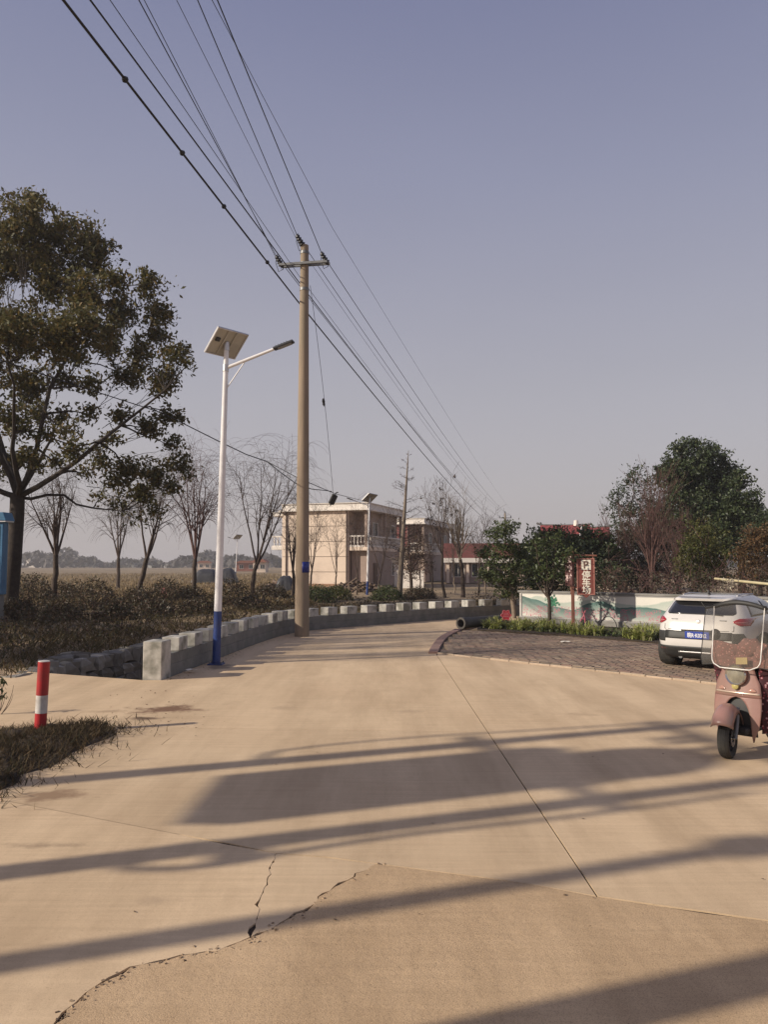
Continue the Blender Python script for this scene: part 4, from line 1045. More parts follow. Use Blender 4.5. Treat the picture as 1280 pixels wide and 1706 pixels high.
def window(parent, o, u, wd, ht, n_bars=1, name='window'):
    o = Vector(o); u = Vector(u).normalized(); v = Vector((0, 0, 1)); w_ = u.cross(v)
    def rect(cx, cz, sx_, sz_, off, t): 
        mm = MB(); mm.plate([(-sx_ / 2, -sz_ / 2), (sx_ / 2, -sz_ / 2), (sx_ / 2, sz_ / 2), (-sx_ / 2, sz_ / 2)], o + u * cx + v * cz + w_ * off, u, v, t); return mm
    f = MB()
    for (cx, cz, a, b) in ((0, ht / 2, wd + 0.1, 0.07), (0, -ht / 2, wd + 0.1, 0.07), (-wd / 2, 0, 0.07, ht - 0.07), (wd / 2, 0, 0.07, ht - 0.07)):
        q = rect(cx, cz, a, b, 0.0, 0.08); i = len(f.v); f.v += q.v; f.f += [[i + k for k in ff] for ff in q.f]
    for k in range(n_bars):
        q = rect(-wd / 2 + wd * (k + 1) / (n_bars + 1), 0, 0.05, ht - 0.07, 0.0, 0.06); i = len(f.v); f.v += q.v; f.f += [[i + kk for kk in ff] for ff in q.f]
    wo_ = f.build(name, M_CORN, parent)
    rect(0, 0, wd - 0.07, ht - 0.07, 0.005, 0.02).build('pane', M_GLASS, wo_)
    return wo_
def balustrade(parent, a, b, z, h=0.95, mt=M_CORN):
    a = Vector(a); b = Vector(b); d = b - a; L = d.length; ang_ = math.atan2(d.y, d.x)
    m = MB(); m.box((a + b) / 2 + Vector((0, 0, z + h)), (L + 0.1, 0.16, 0.12), rz=ang_); r_ = m.build('handrail', mt, parent)
    m = MB(); m.box((a + b) / 2 + Vector((0, 0, z + 0.08)), (L + 0.1, 0.16, 0.14), rz=ang_); m.build('bottom_rail', mt, parent)
    n = max(2, int(L / 0.3)); prof = [(0.05, 0.15), (0.055, 0.2), (0.035, 0.28), (0.085, 0.45), (0.04, 0.7), (0.055, h - 0.06)]
    mm = MB(); mm.lathe(prof, (0, 0, 0), (0, 0, 1), 7); tmp = mm.build('baluster', mt, parent, 50); me_ = tmp.data; bpy.data.objects.remove(tmp)
    for k in range(n):
        o_ = bpy.data.objects.new('baluster', me_); link(o_, parent); p = a.lerp(b, (k + 0.5) / n); o_.location = (p.x, p.y, z)
def gallery_building(label, corner, rz, W, D, H, gal=1.75, left_balcony=True, red=False, canopy=True):
    b = thing('apartment_building', label, 'building', corner, rz, None)
    f2 = H * 0.47; zt_ = H - 0.62
    # main block: front wall cast in courses of tiles between shadow joints
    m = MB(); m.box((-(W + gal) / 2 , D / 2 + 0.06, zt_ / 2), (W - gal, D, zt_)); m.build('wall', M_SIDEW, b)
    nb_ = 5
    for k in range(nb_):
        h0 = zt_ * k / nb_; h1 = zt_ * (k + 1) / nb_
        m = MB(); m.box((-(W + gal) / 2, 0.0, (h0 + h1) / 2), (W - gal + 0.06, 0.12, h1 - h0 - 0.045)); m.build('wall_panel', M_TILEW if not red or k < 3 else M_REDW, b)
    # gallery on the road side: floor slab, roof, end wall below, columns
    m = MB(); m.box((-gal / 2, D / 2, f2 - 0.08), (gal, D, 0.3)); m.build('gallery_floor', M_TILEW, b)
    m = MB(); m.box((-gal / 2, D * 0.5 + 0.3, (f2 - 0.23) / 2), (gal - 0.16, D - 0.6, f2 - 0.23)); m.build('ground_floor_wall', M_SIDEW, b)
    nc = 2
    for k in range(nc + 1):
        y = 0.12 + (D - 0.24) * k / nc
        m = MB(); m.box((-0.14, y, (f2 + 0.07 + zt_) / 2), (0.24, 0.24, zt_ - f2 - 0.07)); m.build('column', M_SIDEW, b)
    balustrade(b, (-gal + 0.05, 0.1, 0), (-0.1, 0.1, 0), f2 + 0.07)
    balustrade(b, (-0.05, 0.25, 0), (-0.05, D - 0.2, 0), f2 + 0.07)
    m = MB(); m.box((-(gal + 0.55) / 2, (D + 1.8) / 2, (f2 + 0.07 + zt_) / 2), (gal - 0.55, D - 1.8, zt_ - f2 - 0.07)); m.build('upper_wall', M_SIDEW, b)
    for k in range(nc):
        y = (k + 0.5) * D / nc
        window(b, (-0.55, y + 1.0, f2 + 1.6), (0, 1, 0), 1.3, 1.4)
        m = MB(); m.box((-0.52, y - 0.5, f2 + 1.1), (0.06, 0.9, 2.0)); dr = m.build('door', M_DOOR, b); 
        m = MB(); m.box((-0.47, y - 0.2, f2 + 1.0), (0.05, 0.05, 0.12)); m.build('handle', M_ALU, dr)
        if k % 2 == 0:
            m = MB(); m.box((-0.05, y - 0.3, 1.05), (0.09, 1.0, 2.1)); dr = m.build('door', M_DOOR, b); m = MB(); m.box((0.0, y, 1.0), (0.05, 0.05, 0.12)); m.build('handle', M_ALU, dr)
        else: window(b, (-0.08, y, 1.6), (0, 1, 0), 1.3, 1.3)
    # flat roof with deep white cornice
    m = MB(); m.box((-W / 2, D / 2, zt_ + 0.06), (W + 0.5, D + 0.9, 0.12)); m.build('eaves_slab', M_CORN, b)
    m = MB(); m.box((-W / 2 + 0.05, D / 2, H - 0.25), (W + 0.1, D + 0.5, 0.5)); rf = m.build('roof', M_CORN, b)
    m = MB(); m.box((-W / 2 + 0.05, D / 2, H + 0.03), (W + 0.3, D + 0.7, 0.06)); m.build('coping', M_CORN, rf)
    m = MB(); m.box((-W / 2, D / 2, H + 0.09), (W - 0.4, D - 0.4, 0.06)); m.build('roof_felt', M_ROOF, rf)
    for x in (-gal - 0.12, -W + 0.4):
        m = MB(); m.tube([(x, -0.14, 0.1), (x, -0.14, zt_)], 0.055, 8); m.build('drainpipe', mat('drainpipe_paint', (0.16, 0.12, 0.095)), b, 50)
    if left_balcony:
        m = MB(); m.box((-W - 0.55, 1.6, f2), (1.1, 3.2, 0.25)); lb = m.build('side_balcony', M_CORN, b)
        balustrade(b, (-W - 1.05, 0.15, 0), (-W - 0.05, 0.15, 0), f2 + 0.1)
        m = MB(); m.box((-W - 0.6, 1.6, zt_ - 0.18), (1.2, 3.2, 0.36)); m.build('side_canopy', M_CORN, b)
    m = MB(); m.box((-(W + gal) / 2, -0.09, 0.1), (W - gal + 0.1, 0.1, 0.4)); m.build('plinth', mat('orange_plinth', (0.36, 0.21, 0.13), None, 3, 0.8), b)
    return b
g1 = G(612, 979); b1 = gallery_building('cream two-storey building behind the power pole with white flat cornice', g1, R(-18), 8.0, 10.5, P(612, 838, g1.y).z)
g2c = P(707, 940, 88); g2c.z = 0
b2_ = gallery_building('second two-storey building with a red upper wall beside the cream one', g2c, R(-18), 7.5, 15.0, P(707, 864, 88).z, left_balcony=False, red=True)
# low building with the red fascia
g3 = P(742, 940, 84); g3.z = 0
lb = thing('annexe_building', 'low annexe with a red fascia board over a white band', 'building', g3, R(-6))
m = MB(); m.box((4.2, 2.5, 1.35), (8.4, 5, 2.7)); m.build('wall', M_SIDEW, lb)
m = MB(); m.box((4.2, -0.35, 3.45), (8.8, 0.35, 1.55)); m.build('red_fascia', M_REDW, lb)
m = MB(); m.box((4.2, -0.4, 2.42), (8.9, 0.5, 0.48)); m.build('white_band', M_CORN, lb)
m = MB(); m.box((4.2, 2.4, 4.1), (9.0, 5.6, 0.15)); m.build('roof', M_ROOF, lb)
for x in (0.3, 2.4, 4.5, 6.6, 8.1):
    m = MB(); m.box((x, -0.3, 1.09), (0.28, 0.28, 2.18)); m.build('column', M_TILEW, lb)
for x in (1.4, 3.5, 5.6): window(lb, (x, 0, 1.35), (1, 0, 0), 1.3, 1.4)
# lit yard wall and porch between the buildings
yw = G(668, 985); yw2 = G(713, 985)
wl_ = thing('yard_wall', 'sunlit white yard wall between the two-storey buildings', 'wall', Vector((yw.x, 68, 0)), R(-13))
m = MB(); m.box((1.1, 0, 0.62), (2.3, 0.2, 1.5)); m.build('wall', M_CORN, wl_); m = MB(); m.box((1.1, 0, 1.4), (2.4, 0.3, 0.08)); m.build('coping', M_CORN, wl_)
pc = thing('porch', 'white flared porch column beside the doorway of the cream building', 'porch', Vector((P(661, 940, 70).x, 70, 0)), R(-13))
m = MB(); m.box((0, 0, 1.0), (0.35, 0.35, 2.0)); m.build('column', M_CORN, pc)
m = MB(); m.v = [Vector((sx_ * (0.2 if z == 2.0 else 0.62), sy * (0.2 if z == 2.0 else 0.5), z)) for z in (2.0, 2.6) for sx_, sy in ((-1, -1), (1, -1), (1, 1), (-1, 1))]
m.f = [[3, 2, 1, 0], [4, 5, 6, 7], [0, 1, 5, 4], [1, 2, 6, 5], [2, 3, 7, 6], [3, 0, 4, 7]]; m.build('flared_capital', M_CORN, pc)

# red-tiled house behind the right-hand trees
M_TILE = mat('red_roof_tile', (0.30, 0.06, 0.055), (0.23, 0.05, 0.045), 3, 0.6, 0.5, 30)
rh = thing('tiled_house', 'house with red tiled roofs showing above the dark trees', 'house', Vector((P(955, 940, 62).x, 62, 0)), R(-14))
m = MB(); m.box((0.2, 2.5, 2.05), (5.0, 5, 4.1)); m.build('wall', M_TILEW, rh)
def gable_roof(name, x0, x1, y0, y1, ze, zr, mt):
    ym = (y0 + y1) / 2; m = MB(); n = 14
    rows = []
    for y, z in ((y0, ze), ((y0 + ym) / 2, ze + (zr - ze) * 0.46), (ym, zr), ((y1 + ym) / 2, ze + (zr - ze) * 0.46), (y1, ze)):
        rows.append([(x0 + (x1 - x0) * k / n, y, z + (0.03 if k % 2 else 0)) for k in range(n + 1)])
    m.grid(rows); o_ = m.build(name, mt, rh, solid=0.08)
    m = MB(); m.tube([(x0 - 0.3, ym, zr + 0.22), (x0 + 0.2, ym, zr + 0.05), ((x0 + x1) / 2, ym, zr), (x1 - 0.2, ym, zr + 0.05), (x1 + 0.15, ym, zr + 0.12)], 0.1, 6); m.build('ridge', M_ROOF, o_); return o_
gable_roof('roof', -2.6, 1.4, -0.6, 5.6, 4.05, 5.2, M_TILE); gable_roof('side_roof', 0.6, 2.9, -1.2, 4.2, 4.0, 4.95, M_TILE)
m = MB(); m.tube([(0.55, -1.2, 4.1), (0.75, 1.5, 5.1)], 0.07, 6); m.build('verge_cap', M_CORN, rh)
m = MB(); m.lathe([(0.0, 0.5), (0.18, 0.45), (0.22, 0), (0, 0)], (0.3, 2.4, 5.15), (0, 0, 1), 10); m.build('water_tank', M_CORN, rh)
for x in (-1.6, 0.3): window(rh, (x, 0, 3.3), (1, 0, 0), 1.0, 1.2)

# far houses across the field
M_REDFAR = mat('orange_tile', (0.33, 0.13, 0.085), None, 3, 0.8)
for (px, w_, Y, hh, mt, lab) in ((55, 12, 480, 5.5, M_CORN, 'tiny white far house with a low roof beyond the dry field'), (410, 7, 230, 2.4, M_REDFAR, 'low orange brick shed beside the tarpaulin heap'), (340, 6, 300, 2.6, M_TILEW, 'low tan brick shed far behind the leaning willow'), (432, 4, 200, 2.6, M_TILEW, 'tiny pale hut left of the cream building')):
    p = P(px, 940, Y); p.z = -0.07; h = thing('far_house', lab, 'house', p, R(random.uniform(-12, 12)))
    m = MB(); m.box((0, 2.5, hh / 2), (w_ * 0.8, 5, hh)); m.build('wall', mt, h)
    m = MB(); m.plate([(-w_ * 0.5, 0), (w_ * 0.5, 0), (w_ * 0.25, hh * 0.3), (-w_ * 0.25, hh * 0.3)], (0, 5.6, hh), (1, 0, 0), (0, 0, 1), 6.2); m.build('roof', M_ROOF if mt is M_CORN else M_REDFAR, h)
    for k in (-0.25, 0.25): window(h, (w_ * 0.8 * k, 0, hh * 0.55), (1, 0, 0), 1.2, 1.1)

# heaps in front of the buildings
def heap(name, label, c, rx, ry, h, n, mt, s, cat='heap'):
    m = MB()
    for k in range(n):
        a = random.uniform(0, 6.28); r_ = math.sqrt(random.random()); z = h * (1 - r_) * random.random() ** 0.5
        m.box((rx * r_ * math.cos(a), ry * r_ * math.sin(a), z), (s[0] * random.uniform(0.6, 1.3), s[1] * random.uniform(0.6, 1.3), s[2] * random.uniform(0.6, 1.3)), rot=Euler((random.uniform(-0.6, 0.6), random.uniform(-0.6, 0.6), random.uniform(0, 3.1))).to_matrix())
    o_ = m.build(name, mt, None, loc=c); tag(o_, label, cat, kind='stuff'); return o_
M_BRICKH = piece_mat('broken_brick', [(0.16, 0.08, 0.055), (0.12, 0.09, 0.07), (0.22, 0.16, 0.12), (0.07, 0.06, 0.05)], 0.9, 10, 0.3)
M_LOG = piece_mat('split_log', [(0.17, 0.11, 0.07), (0.10, 0.07, 0.05), (0.22, 0.16, 0.11)], 0.9, 10, 0.3)
heap('rubble_heap', 'heap of broken bricks and rubble beside the cream building', P(462, 985, 58) * 1.0 - Vector((0, 0, P(462, 985, 58).z)), 1.6, 1.0, 1.0, 130, M_BRICKH, (0.3, 0.16, 0.12))
heap('log_pile', 'long low pile of split logs in front of the cream building', Vector((P(590, 940, 58).x, 58, 0)), 2.9, 0.8, 0.8, 260, M_LOG, (0.7, 0.14, 0.12))
def tarp(label, c, sx_, sy, sz_):
    m = MB(); rows = []
    for i in range(13):
        t = i / 12; row = []
        for j in range(17):
            u = -1 + 2 * j / 16; ph_ = math.pi * t
            x = sx_ * u; y = -sy * math.cos(ph_); z = sz_ * (math.sin(ph_) ** 0.6) * (1 - abs(u) ** 4) + random.gauss(0, 0.03)
            row.append((x, y + random.gauss(0, 0.02), max(0.0, z)))
        rows.append(row)
    m.grid(rows); o_ = m.build('tarpaulin_heap', mat('black_tarpaulin', (0.03, 0.03, 0.034), (0.05, 0.05, 0.055), 2, 0.5), None, 80, loc=c); tag(o_, label, 'heap'); return o_
tarp('black tarpaulin heap by the field track behind the bare willows', Vector((P(345, 940, 84).x, 84, 0)), 1.5, 1.2, 1.5)
tarp('taller black tarpaulin stack just right of the white lamp pole', Vector((P(380, 940, 82).x, 82, 0)), 1.0, 1.0, 1.6)
tarp('black sheet thrown over the end of the brick rubble heap', Vector((P(476, 940, 57.4).x, 57.4, 0)), 0.75, 0.7, 1.15)

# ------------------------------------------------------------------ white crossover car seen from behind
CW = G(1121, 1109); CTH = R(40)
cc_, cs_ = math.cos(CTH), math.sin(CTH)
wl0 = Vector((-0.74, 0.76))
CO = Vector((CW.x - (wl0.x * cc_ + wl0.y * cs_), CW.y - (-wl0.x * cs_ + wl0.y * cc_), 0.02))
car = thing('parked_car', 'white crossover car parked on the brick pavers behind the scooter', 'car', CO, -CTH); car.scale = (1, 1, 0.955)
M_CARW = mat('white_car_paint', (0.58, 0.555, 0.53), (0.55, 0.525, 0.50), 2, 0.25, coat=0.7, c3=(0.55, 0.5, 0.44), scale3=1.2, amt3=0.25)
M_CARG = mat('tinted_car_glass', (0.012, 0.012, 0.014), None, 3, 0.06, spec=0.8, coat=0.5)
M_CARB = mat('black_car_plastic', (0.022, 0.022, 0.022), (0.035, 0.033, 0.03), 6, 0.55)
M_TAIL = mat('red_tail_lamp', (0.36, 0.012, 0.022), (0.25, 0.01, 0.016), 9, 0.12, coat=0.8)
SL = [(0.24, 0.16, 4.02, 0.79), (0.30, 0.09, 4.12, 0.83), (0.42, 0.03, 4.19, 0.865), (0.55, 0.0, 4.21, 0.88), (0.68, 0.015, 4.2, 0.888), (0.80, 0.05, 4.16, 0.89), (0.90, 0.075, 4.05, 0.885), (0.97, 0.10, 3.7, 0.87), (1.01, 0.125, 3.15, 0.845),
      (1.06, 0.165, 2.98, 0.80), (1.18, 0.265, 2.72, 0.74), (1.30, 0.375, 2.45, 0.67), (1.37, 0.42, 2.2, 0.615), (1.40, 0.40, 2.1, 0.585), (1.43, 0.46, 2.0, 0.55), (1.46, 0.66, 1.85, 0.46), (1.475, 0.88, 1.65, 0.33), (1.48, 1.0, 1.5, 0.18)]
EXP = 0.34
def slice_at(z):
    if z <= SL[0][0]: return SL[0][1:]
    for a, b in zip(SL, SL[1:]):
        if z <= b[0]:
            t = (z - a[0]) / (b[0] - a[0]); return tuple(a[i] * (1 - t) + b[i] * t for i in (1, 2, 3))
    return SL[-1][1:]
def rear_pt(x, z, off=0.0):
    yr, yf, hw_ = slice_at(z); xx = min(0.9999, abs(x) / hw_); c = xx ** (1 / EXP); s = math.sqrt(max(0, 1 - c * c))
    hl = (yf - yr) / 2; return Vector((x, (yr + yf) / 2 - hl * s ** EXP - off, z))
def side_pt(y, z, sgn, off=0.0):
    yr, yf, hw_ = slice_at(z); hl = (yf - yr) / 2; s = min(0.9999, abs(y - (yr + yf) / 2) / hl) ** (1 / EXP); c = math.sqrt(max(0, 1 - s * s))
    return Vector((sgn * (hw_ * c ** EXP + off), y, z))
rows = []
for (z, yr, yf, hw_) in SL:
    row = []; hl = (yf - yr) / 2; yc = (yr + yf) / 2
    for j in range(64):
        a = 2 * math.pi * j / 64; c, s = math.cos(a), math.sin(a)
        row.append((hw_ * math.copysign(abs(c) ** EXP, c), yc + hl * math.copysign(abs(s) ** EXP, s), z))
    rows.append(row)
m = MB(); m.grid(rows, closed=True); m.f.append([len(m.v) - 64 + j for j in range(64)]); m.f.append([j for j in range(64)][::-1]); body = m.build('body', M_CARW, car, 50)
def rear_patch(name, zs, xa, xb, mt, off, parent=car, nx=14, solid=0.006):
    """xa(z), xb(z): left and right limits"""
    rr = []
    for z in zs:
        x0, x1 = xa(z), xb(z); rr.append([rear_pt(x0 + (x1 - x0) * k / nx, z, off) for k in range(nx + 1)])
    m_ = MB(); m_.grid(rr); return m_.build(name, mt, parent, 60, solid=solid)
def lin(a, b, n): return [a + (b - a) * k / n for k in range(n + 1)]
def round_w(z, z0, z1, w0, w1, r=0.06):
    t = (z - z0) / (z1 - z0); w_ = w0 + (w1 - w0) * t; e_ = min(z - z0, z1 - z)
    return w_ - (r - math.sqrt(max(0, r * r - (r - min(e_, r)) ** 2)))
rw = lambda z: round_w(z, 1.09, 1.35, 0.64, 0.55)
rear_patch('rear_window', lin(1.09, 1.35, 10), lambda z: -rw(z), rw, M_CARG, 0.004)
m = MB(); m.grid([[rear_pt(x, z, o_) for x in lin(-0.56, 0.56, 12)] for z, o_ in ((1.36, 0.0), (1.355, 0.09), (1.395, 0.1), (1.425, 0.02))]); m.build('spoiler', M_CARW, car, 60, solid=0.008)
m = MB(); m.grid([[rear_pt(x, z, 0.102) for x in lin(-0.2, 0.2, 4)] for z in (1.37, 1.382)]); m.build('brake_lamp', M_TAIL, car, solid=0.004)
for sg in (-1, 1):
    zs = lin(0.90, 1.035, 8)
    def inner(z): return 0.60 + 0.10 * abs((z - 0.975) / 0.065) ** 1.3
    def outer(z): return 0.845 - 0.015 * abs((z - 0.97) / 0.065)
    f0 = (lambda z: sg * inner(z)); f1 = (lambda z: sg * outer(z))
    tl = rear_patch('tail_lamp', zs, f0, f1, M_TAIL, 0.010)
    rear_patch('lamp_strip', lin(0.955, 0.972, 2), lambda z: sg * 0.64, lambda z: sg * 0.80, mat('pale_lamp_strip', (0.5, 0.2, 0.2), None, 5, 0.2), 0.014, tl)
    rear_patch('side_vent', lin(0.56, 0.76, 6), lambda z: sg * (0.60 + 0.0 * z), lambda z: sg * (0.80 - abs(z - 0.68) * 0.5), M_CARB, 0.004)
    rear_patch('badge', lin(0.985, 0.998, 1), lambda z: sg * 0.38, lambda z: sg * 0.5, M_GALV, 0.004, nx=4)
    rear_patch('reflector', lin(0.40, 0.425, 1), lambda z: sg * 0.52, lambda z: sg * 0.72, M_TAIL, 0.010, nx=4)
rear_patch('plate_recess', lin(0.62, 0.775, 6), lambda z: -0.60, lambda z: 0.60, M_CARB, 0.003)
lbp = rear_patch('lower_bumper', lin(0.24, 0.475, 8), lambda z: -0.80, lambda z: 0.80, M_CARB, 0.012, nx=24)
rear_patch('skid_trim', lin(0.345, 0.375, 2), lambda z: -0.36, lambda z: 0.36, M_ALU, 0.02, lbp)
rear_patch('shut_line', lin(0.795, 0.803, 1), lambda z: -0.62, lambda z: 0.62, M_CARB, 0.002, nx=10, solid=0.002)
rear_patch('handle_recess', lin(0.78, 0.796, 1), lambda z: -0.3, lambda z: 0.3, M_CARB, 0.006, nx=8)
for sg in (-1, 1): rear_patch('shut_line', lin(0.80, 0.9, 4), lambda z: sg * (0.62 - 0.0 * z), lambda z: sg * 0.628, M_CARB, 0.002, nx=1, solid=0.002)
m = MB(); m.lathe([(0.0, 0.016), (0.034, 0.014), (0.042, 0.0)], rear_pt(0, 0.955, 0.0), (0, -1, 0.1), 20); m.build('emblem', M_ALU, car, 50)
pp = rear_pt(0.0, 0.70, 0.006)
m = MB(); m.box(pp + Vector((0, -0.006, 0)), (0.44, 0.012, 0.14)); npl = m.build('number_plate', M_PLATE if False else mat('blue_car_plate', (0.02, 0.05, 0.30), None, 5, 0.35), car, bevel=0.004)
text_part('皖R·K0382', 0.105, plane_matrix(pp + Vector((0, -0.0135, 0)), (1, 0, 0), (0, 0, 1)), 'plate_lettering', mat('plate_white', (0.75, 0.75, 0.75)), npl, 0.001, 0.74, 0.002)
m = MB(); m.tube([rear_pt(-0.02, 1.33, 0.03), rear_pt(0.2, 1.1, 0.02), rear_pt(0.42, 1.085, 0.02)], 0.009, 6); m.build('wiper', M_CARB, car)
for sg in (-1, 1):
    def side_patch(name, z0, z1, ya, yb, mt, off, n=10):
        rr = [[side_pt(ya(z) + (yb(z) - ya(z)) * k / n, z, sg, off) for k in range(n + 1)] for z in lin(z0, z1, 6)]
        m_ = MB(); m_.grid(rr); return m_.build(name, mt, car, 60, solid=0.006)
    side_patch('rear_side_window', 1.06, 1.33, lambda z: 0.62 + (z - 1.05) * 0.5, lambda z: 1.62 - (z - 1.05) * 0.1, M_CARG, 0.004)
    side_patch('front_side_window', 1.06, 1.33, lambda z: 1.68 - (z - 1.05) * 0.1, lambda z: 2.75 - (z - 1.05) * 1.5, M_CARG, 0.004)
    side_patch('sill_cladding', 0.24, 0.40, lambda z: 0.3, lambda z: 3.9, M_CARB, 0.008, 24)
    for yc in (0.76, 3.36):
        m = MB(); pts_ = []
        for j in range(15):
            a = math.pi * j / 14; y = yc + 0.39 * math.cos(a); z = 0.33 + 0.39 * math.sin(a); pts_.append((y, z))
        rr = [[side_pt(yc + 0.385 * q * math.cos(math.pi * j / 16), 0.31 + 0.385 * q * math.sin(math.pi * j / 16), sg, 0.012) for j in range(17)] for q in (0.0, 0.5, 1.0)]
        m.grid(rr); m.build('wheel_arch', M_CARB, car, 60, solid=0.008)
        ax_ = Vector((sg, 0, 0)); xw = sg * 0.70
        m = MB(); m.lathe([(0.2, -0.1), (0.30, -0.105), (0.325, -0.07), (0.33, 0), (0.325, 0.13), (0.30, 0.20), (0.225, 0.195), (0.2, 0.15)], (xw - sg * 0.0, yc, 0.33), ax_, 32); wh = m.build('wheel', M_RUBBER, car, 40)
        m = MB(); m.lathe([(0.222, 0.19), (0.2, 0.17), (0.06, 0.18), (0.05, 0.2), (0, 0.2)], (xw, yc, 0.33), ax_, 24); m.build('rim', M_ALU, wh, 40)
        for k in range(5):
            a = 2 * math.pi * k / 5; m = MB(); m.box((xw + sg * 0.188, yc + 0.12 * math.cos(a), 0.33 + 0.12 * math.sin(a)), (0.02, 0.17, 0.035), rot=Matrix.Rotation(a, 3, 'X')); m.build('spoke', M_ALU, wh)
    m = MB(); m.lathe([(0, -0.02), (0.06, 0), (0.085, 0.06), (0.08, 0.1), (0, 0.11)], (sg * 0.93, 2.72, 1.08), (0, 1, 0), 12); m.build('door_mirror', M_CARW, car, 50)
    m = MB(); m.tube([(sg * 0.50, 0.8, 1.45), (sg * 0.51, 1.2, 1.475), (sg * 0.50, 1.85, 1.45)], 0.014, 6); m.build('roof_rail', M_ALU, car, 60)
    m = MB(); m.box(side_pt(1.55, 0.92, sg, 0.012), (0.03, 0.16, 0.03)); m.build('door_handle', M_CARW, car, bevel=0.008)
def front_pt(x, z, off):
    q = rear_pt(x, z, 0); yr, yf, _ = slice_at(z); return Vector((x, yr + yf - q.y + off, z))
m = MB(); m.grid([[front_pt(x, z, 0.004) for x in lin(-0.62, 0.62, 10)] for z in lin(1.07, 1.36, 6)]); m.build('windscreen', M_CARG, car, 60, solid=0.005)
m = MB(); m.grid([[front_pt(x, z, 0.004) for x in lin(-0.55, 0.55, 10)] for z in lin(0.5, 0.75, 4)]); m.build('grille', M_CARB, car, 60, solid=0.005)
for sg in (-1, 1):
    m = MB(); m.grid([[front_pt(sg * x, z, 0.006) for x in lin(0.55, 0.8, 6)] for z in lin(0.72, 0.84, 3)]); m.build('headlight', M_ALU, car, 60, solid=0.005)
m = MB(); m.plate([(0, 0), (0.16, 0), (0.03, 0.09)], (0.01, 0.62, 1.47), (0, 1, 0), (0, 0, 1), 0.02); m.build('roof_antenna', M_CARB, car)
for sg in (-0.35,):
    m = MB(); m.tube([(sg, 0.12, 0.26), (sg, 0.4, 0.27)], 0.035, 12); m.build('exhaust_pipe', M_GALV, car, 50)
m = MB(); m.box((0, 2.1, 0.24), (1.3, 3.4, 0.08)); m.build('underbody', M_CARB, car)

# ------------------------------------------------------------------ pink electric scooter with windscreen and quilted apron
M_SCP = mat('rose_scooter_paint', (0.275, 0.15, 0.125), (0.235, 0.128, 0.106), 3, 0.34, coat=0.45, c3=(0.24, 0.165, 0.125), scale3=5, amt3=0.55)
M_CHROME = mat('chrome', (0.62, 0.6, 0.56), None, 5, 0.15, metal=0.9)
M_PIPING = mat('white_piping', (0.72, 0.69, 0.64), None, 5, 0.5)
def floral_mat(name, base, dot, dot2, sc=26):
    m_, n, l, b = nodes_of(name); t = n.new('ShaderNodeTexCoord'); v = n.new('ShaderNodeTexVoronoi'); v.inputs['Scale'].default_value = sc; l.new(t.outputs['Object'], v.inputs['Vector'])
    r = n.new('ShaderNodeValToRGB'); r.color_ramp.elements[0].position = 0.2; r.color_ramp.elements[0].color = rgba(dot); r.color_ramp.elements[1].position = 0.42; r.color_ramp.elements[1].color = rgba(base)
    e_ = r.color_ramp.elements.new(0.29); e_.color = rgba(dot2); l.new(v.outputs['Distance'], r.inputs[0]); l.new(r.outputs[0], b.inputs['Base Color']); b.inputs['Roughness'].default_value = 0.9
    bp = n.new('ShaderNodeBump'); bp.inputs['Strength'].default_value = 0.5; nz = n.new('ShaderNodeTexNoise'); nz.inputs['Scale'].default_value = 18; l.new(t.outputs['Object'], nz.inputs['Vector']); l.new(nz.outputs[0], bp.inputs['Height']); l.new(bp.outputs[0], b.inputs['Normal']); return m_
M_FLOR = floral_mat('dark_floral_quilt', (0.055, 0.016, 0.02), (0.42, 0.33, 0.33), (0.26, 0.03, 0.05))
M_FLORP = floral_mat('pink_floral_quilt', (0.20, 0.10, 0.09), (0.42, 0.26, 0.22), (0.28, 0.09, 0.09), 34)
def screen_mat():
    m_, n, l, b = nodes_of('scratched_clear_plastic'); n.remove(b); t = n.new('ShaderNodeBsdfTransparent'); t.inputs[0].default_value = (0.80, 0.78, 0.74, 1); g = n.new('ShaderNodeBsdfGlossy'); g.inputs['Roughness'].default_value = 0.12
    d = n.new('ShaderNodeBsdfDiffuse'); d.inputs[0].default_value = (0.5, 0.46, 0.4, 1); a = n.new('ShaderNodeMixShader'); a.inputs[0].default_value = 0.10; l.new(t.outputs[0], a.inputs[1]); l.new(d.outputs[0], a.inputs[2])
    c = n.new('ShaderNodeMixShader'); f = n.new('ShaderNodeFresnel'); f.inputs[0].default_value = 1.15; l.new(f.outputs[0], c.inputs[0]); l.new(a.outputs[0], c.inputs[1]); l.new(g.outputs[0], c.inputs[2]); l.new(c.outputs[0], n['Material Output'].inputs[0]); return m_
M_SCREEN = screen_mat()
SW = G(1214, 1263)
sc = thing('scooter', 'rose pink electric scooter with clear windscreen and floral quilt apron', 'scooter', SW, R(131))
RW = 0.205
sc_w = MB(); prof = [(RW - 0.075, -0.035), (RW - 0.05, -0.052), (RW - 0.02, -0.055), (RW - 0.006, -0.04), (RW, -0.014), (RW, 0.014), (RW - 0.006, 0.04), (RW - 0.02, 0.055), (RW - 0.05, 0.052), (RW - 0.075, 0.035), (RW - 0.075, -0.035)]
STEER = R(11)
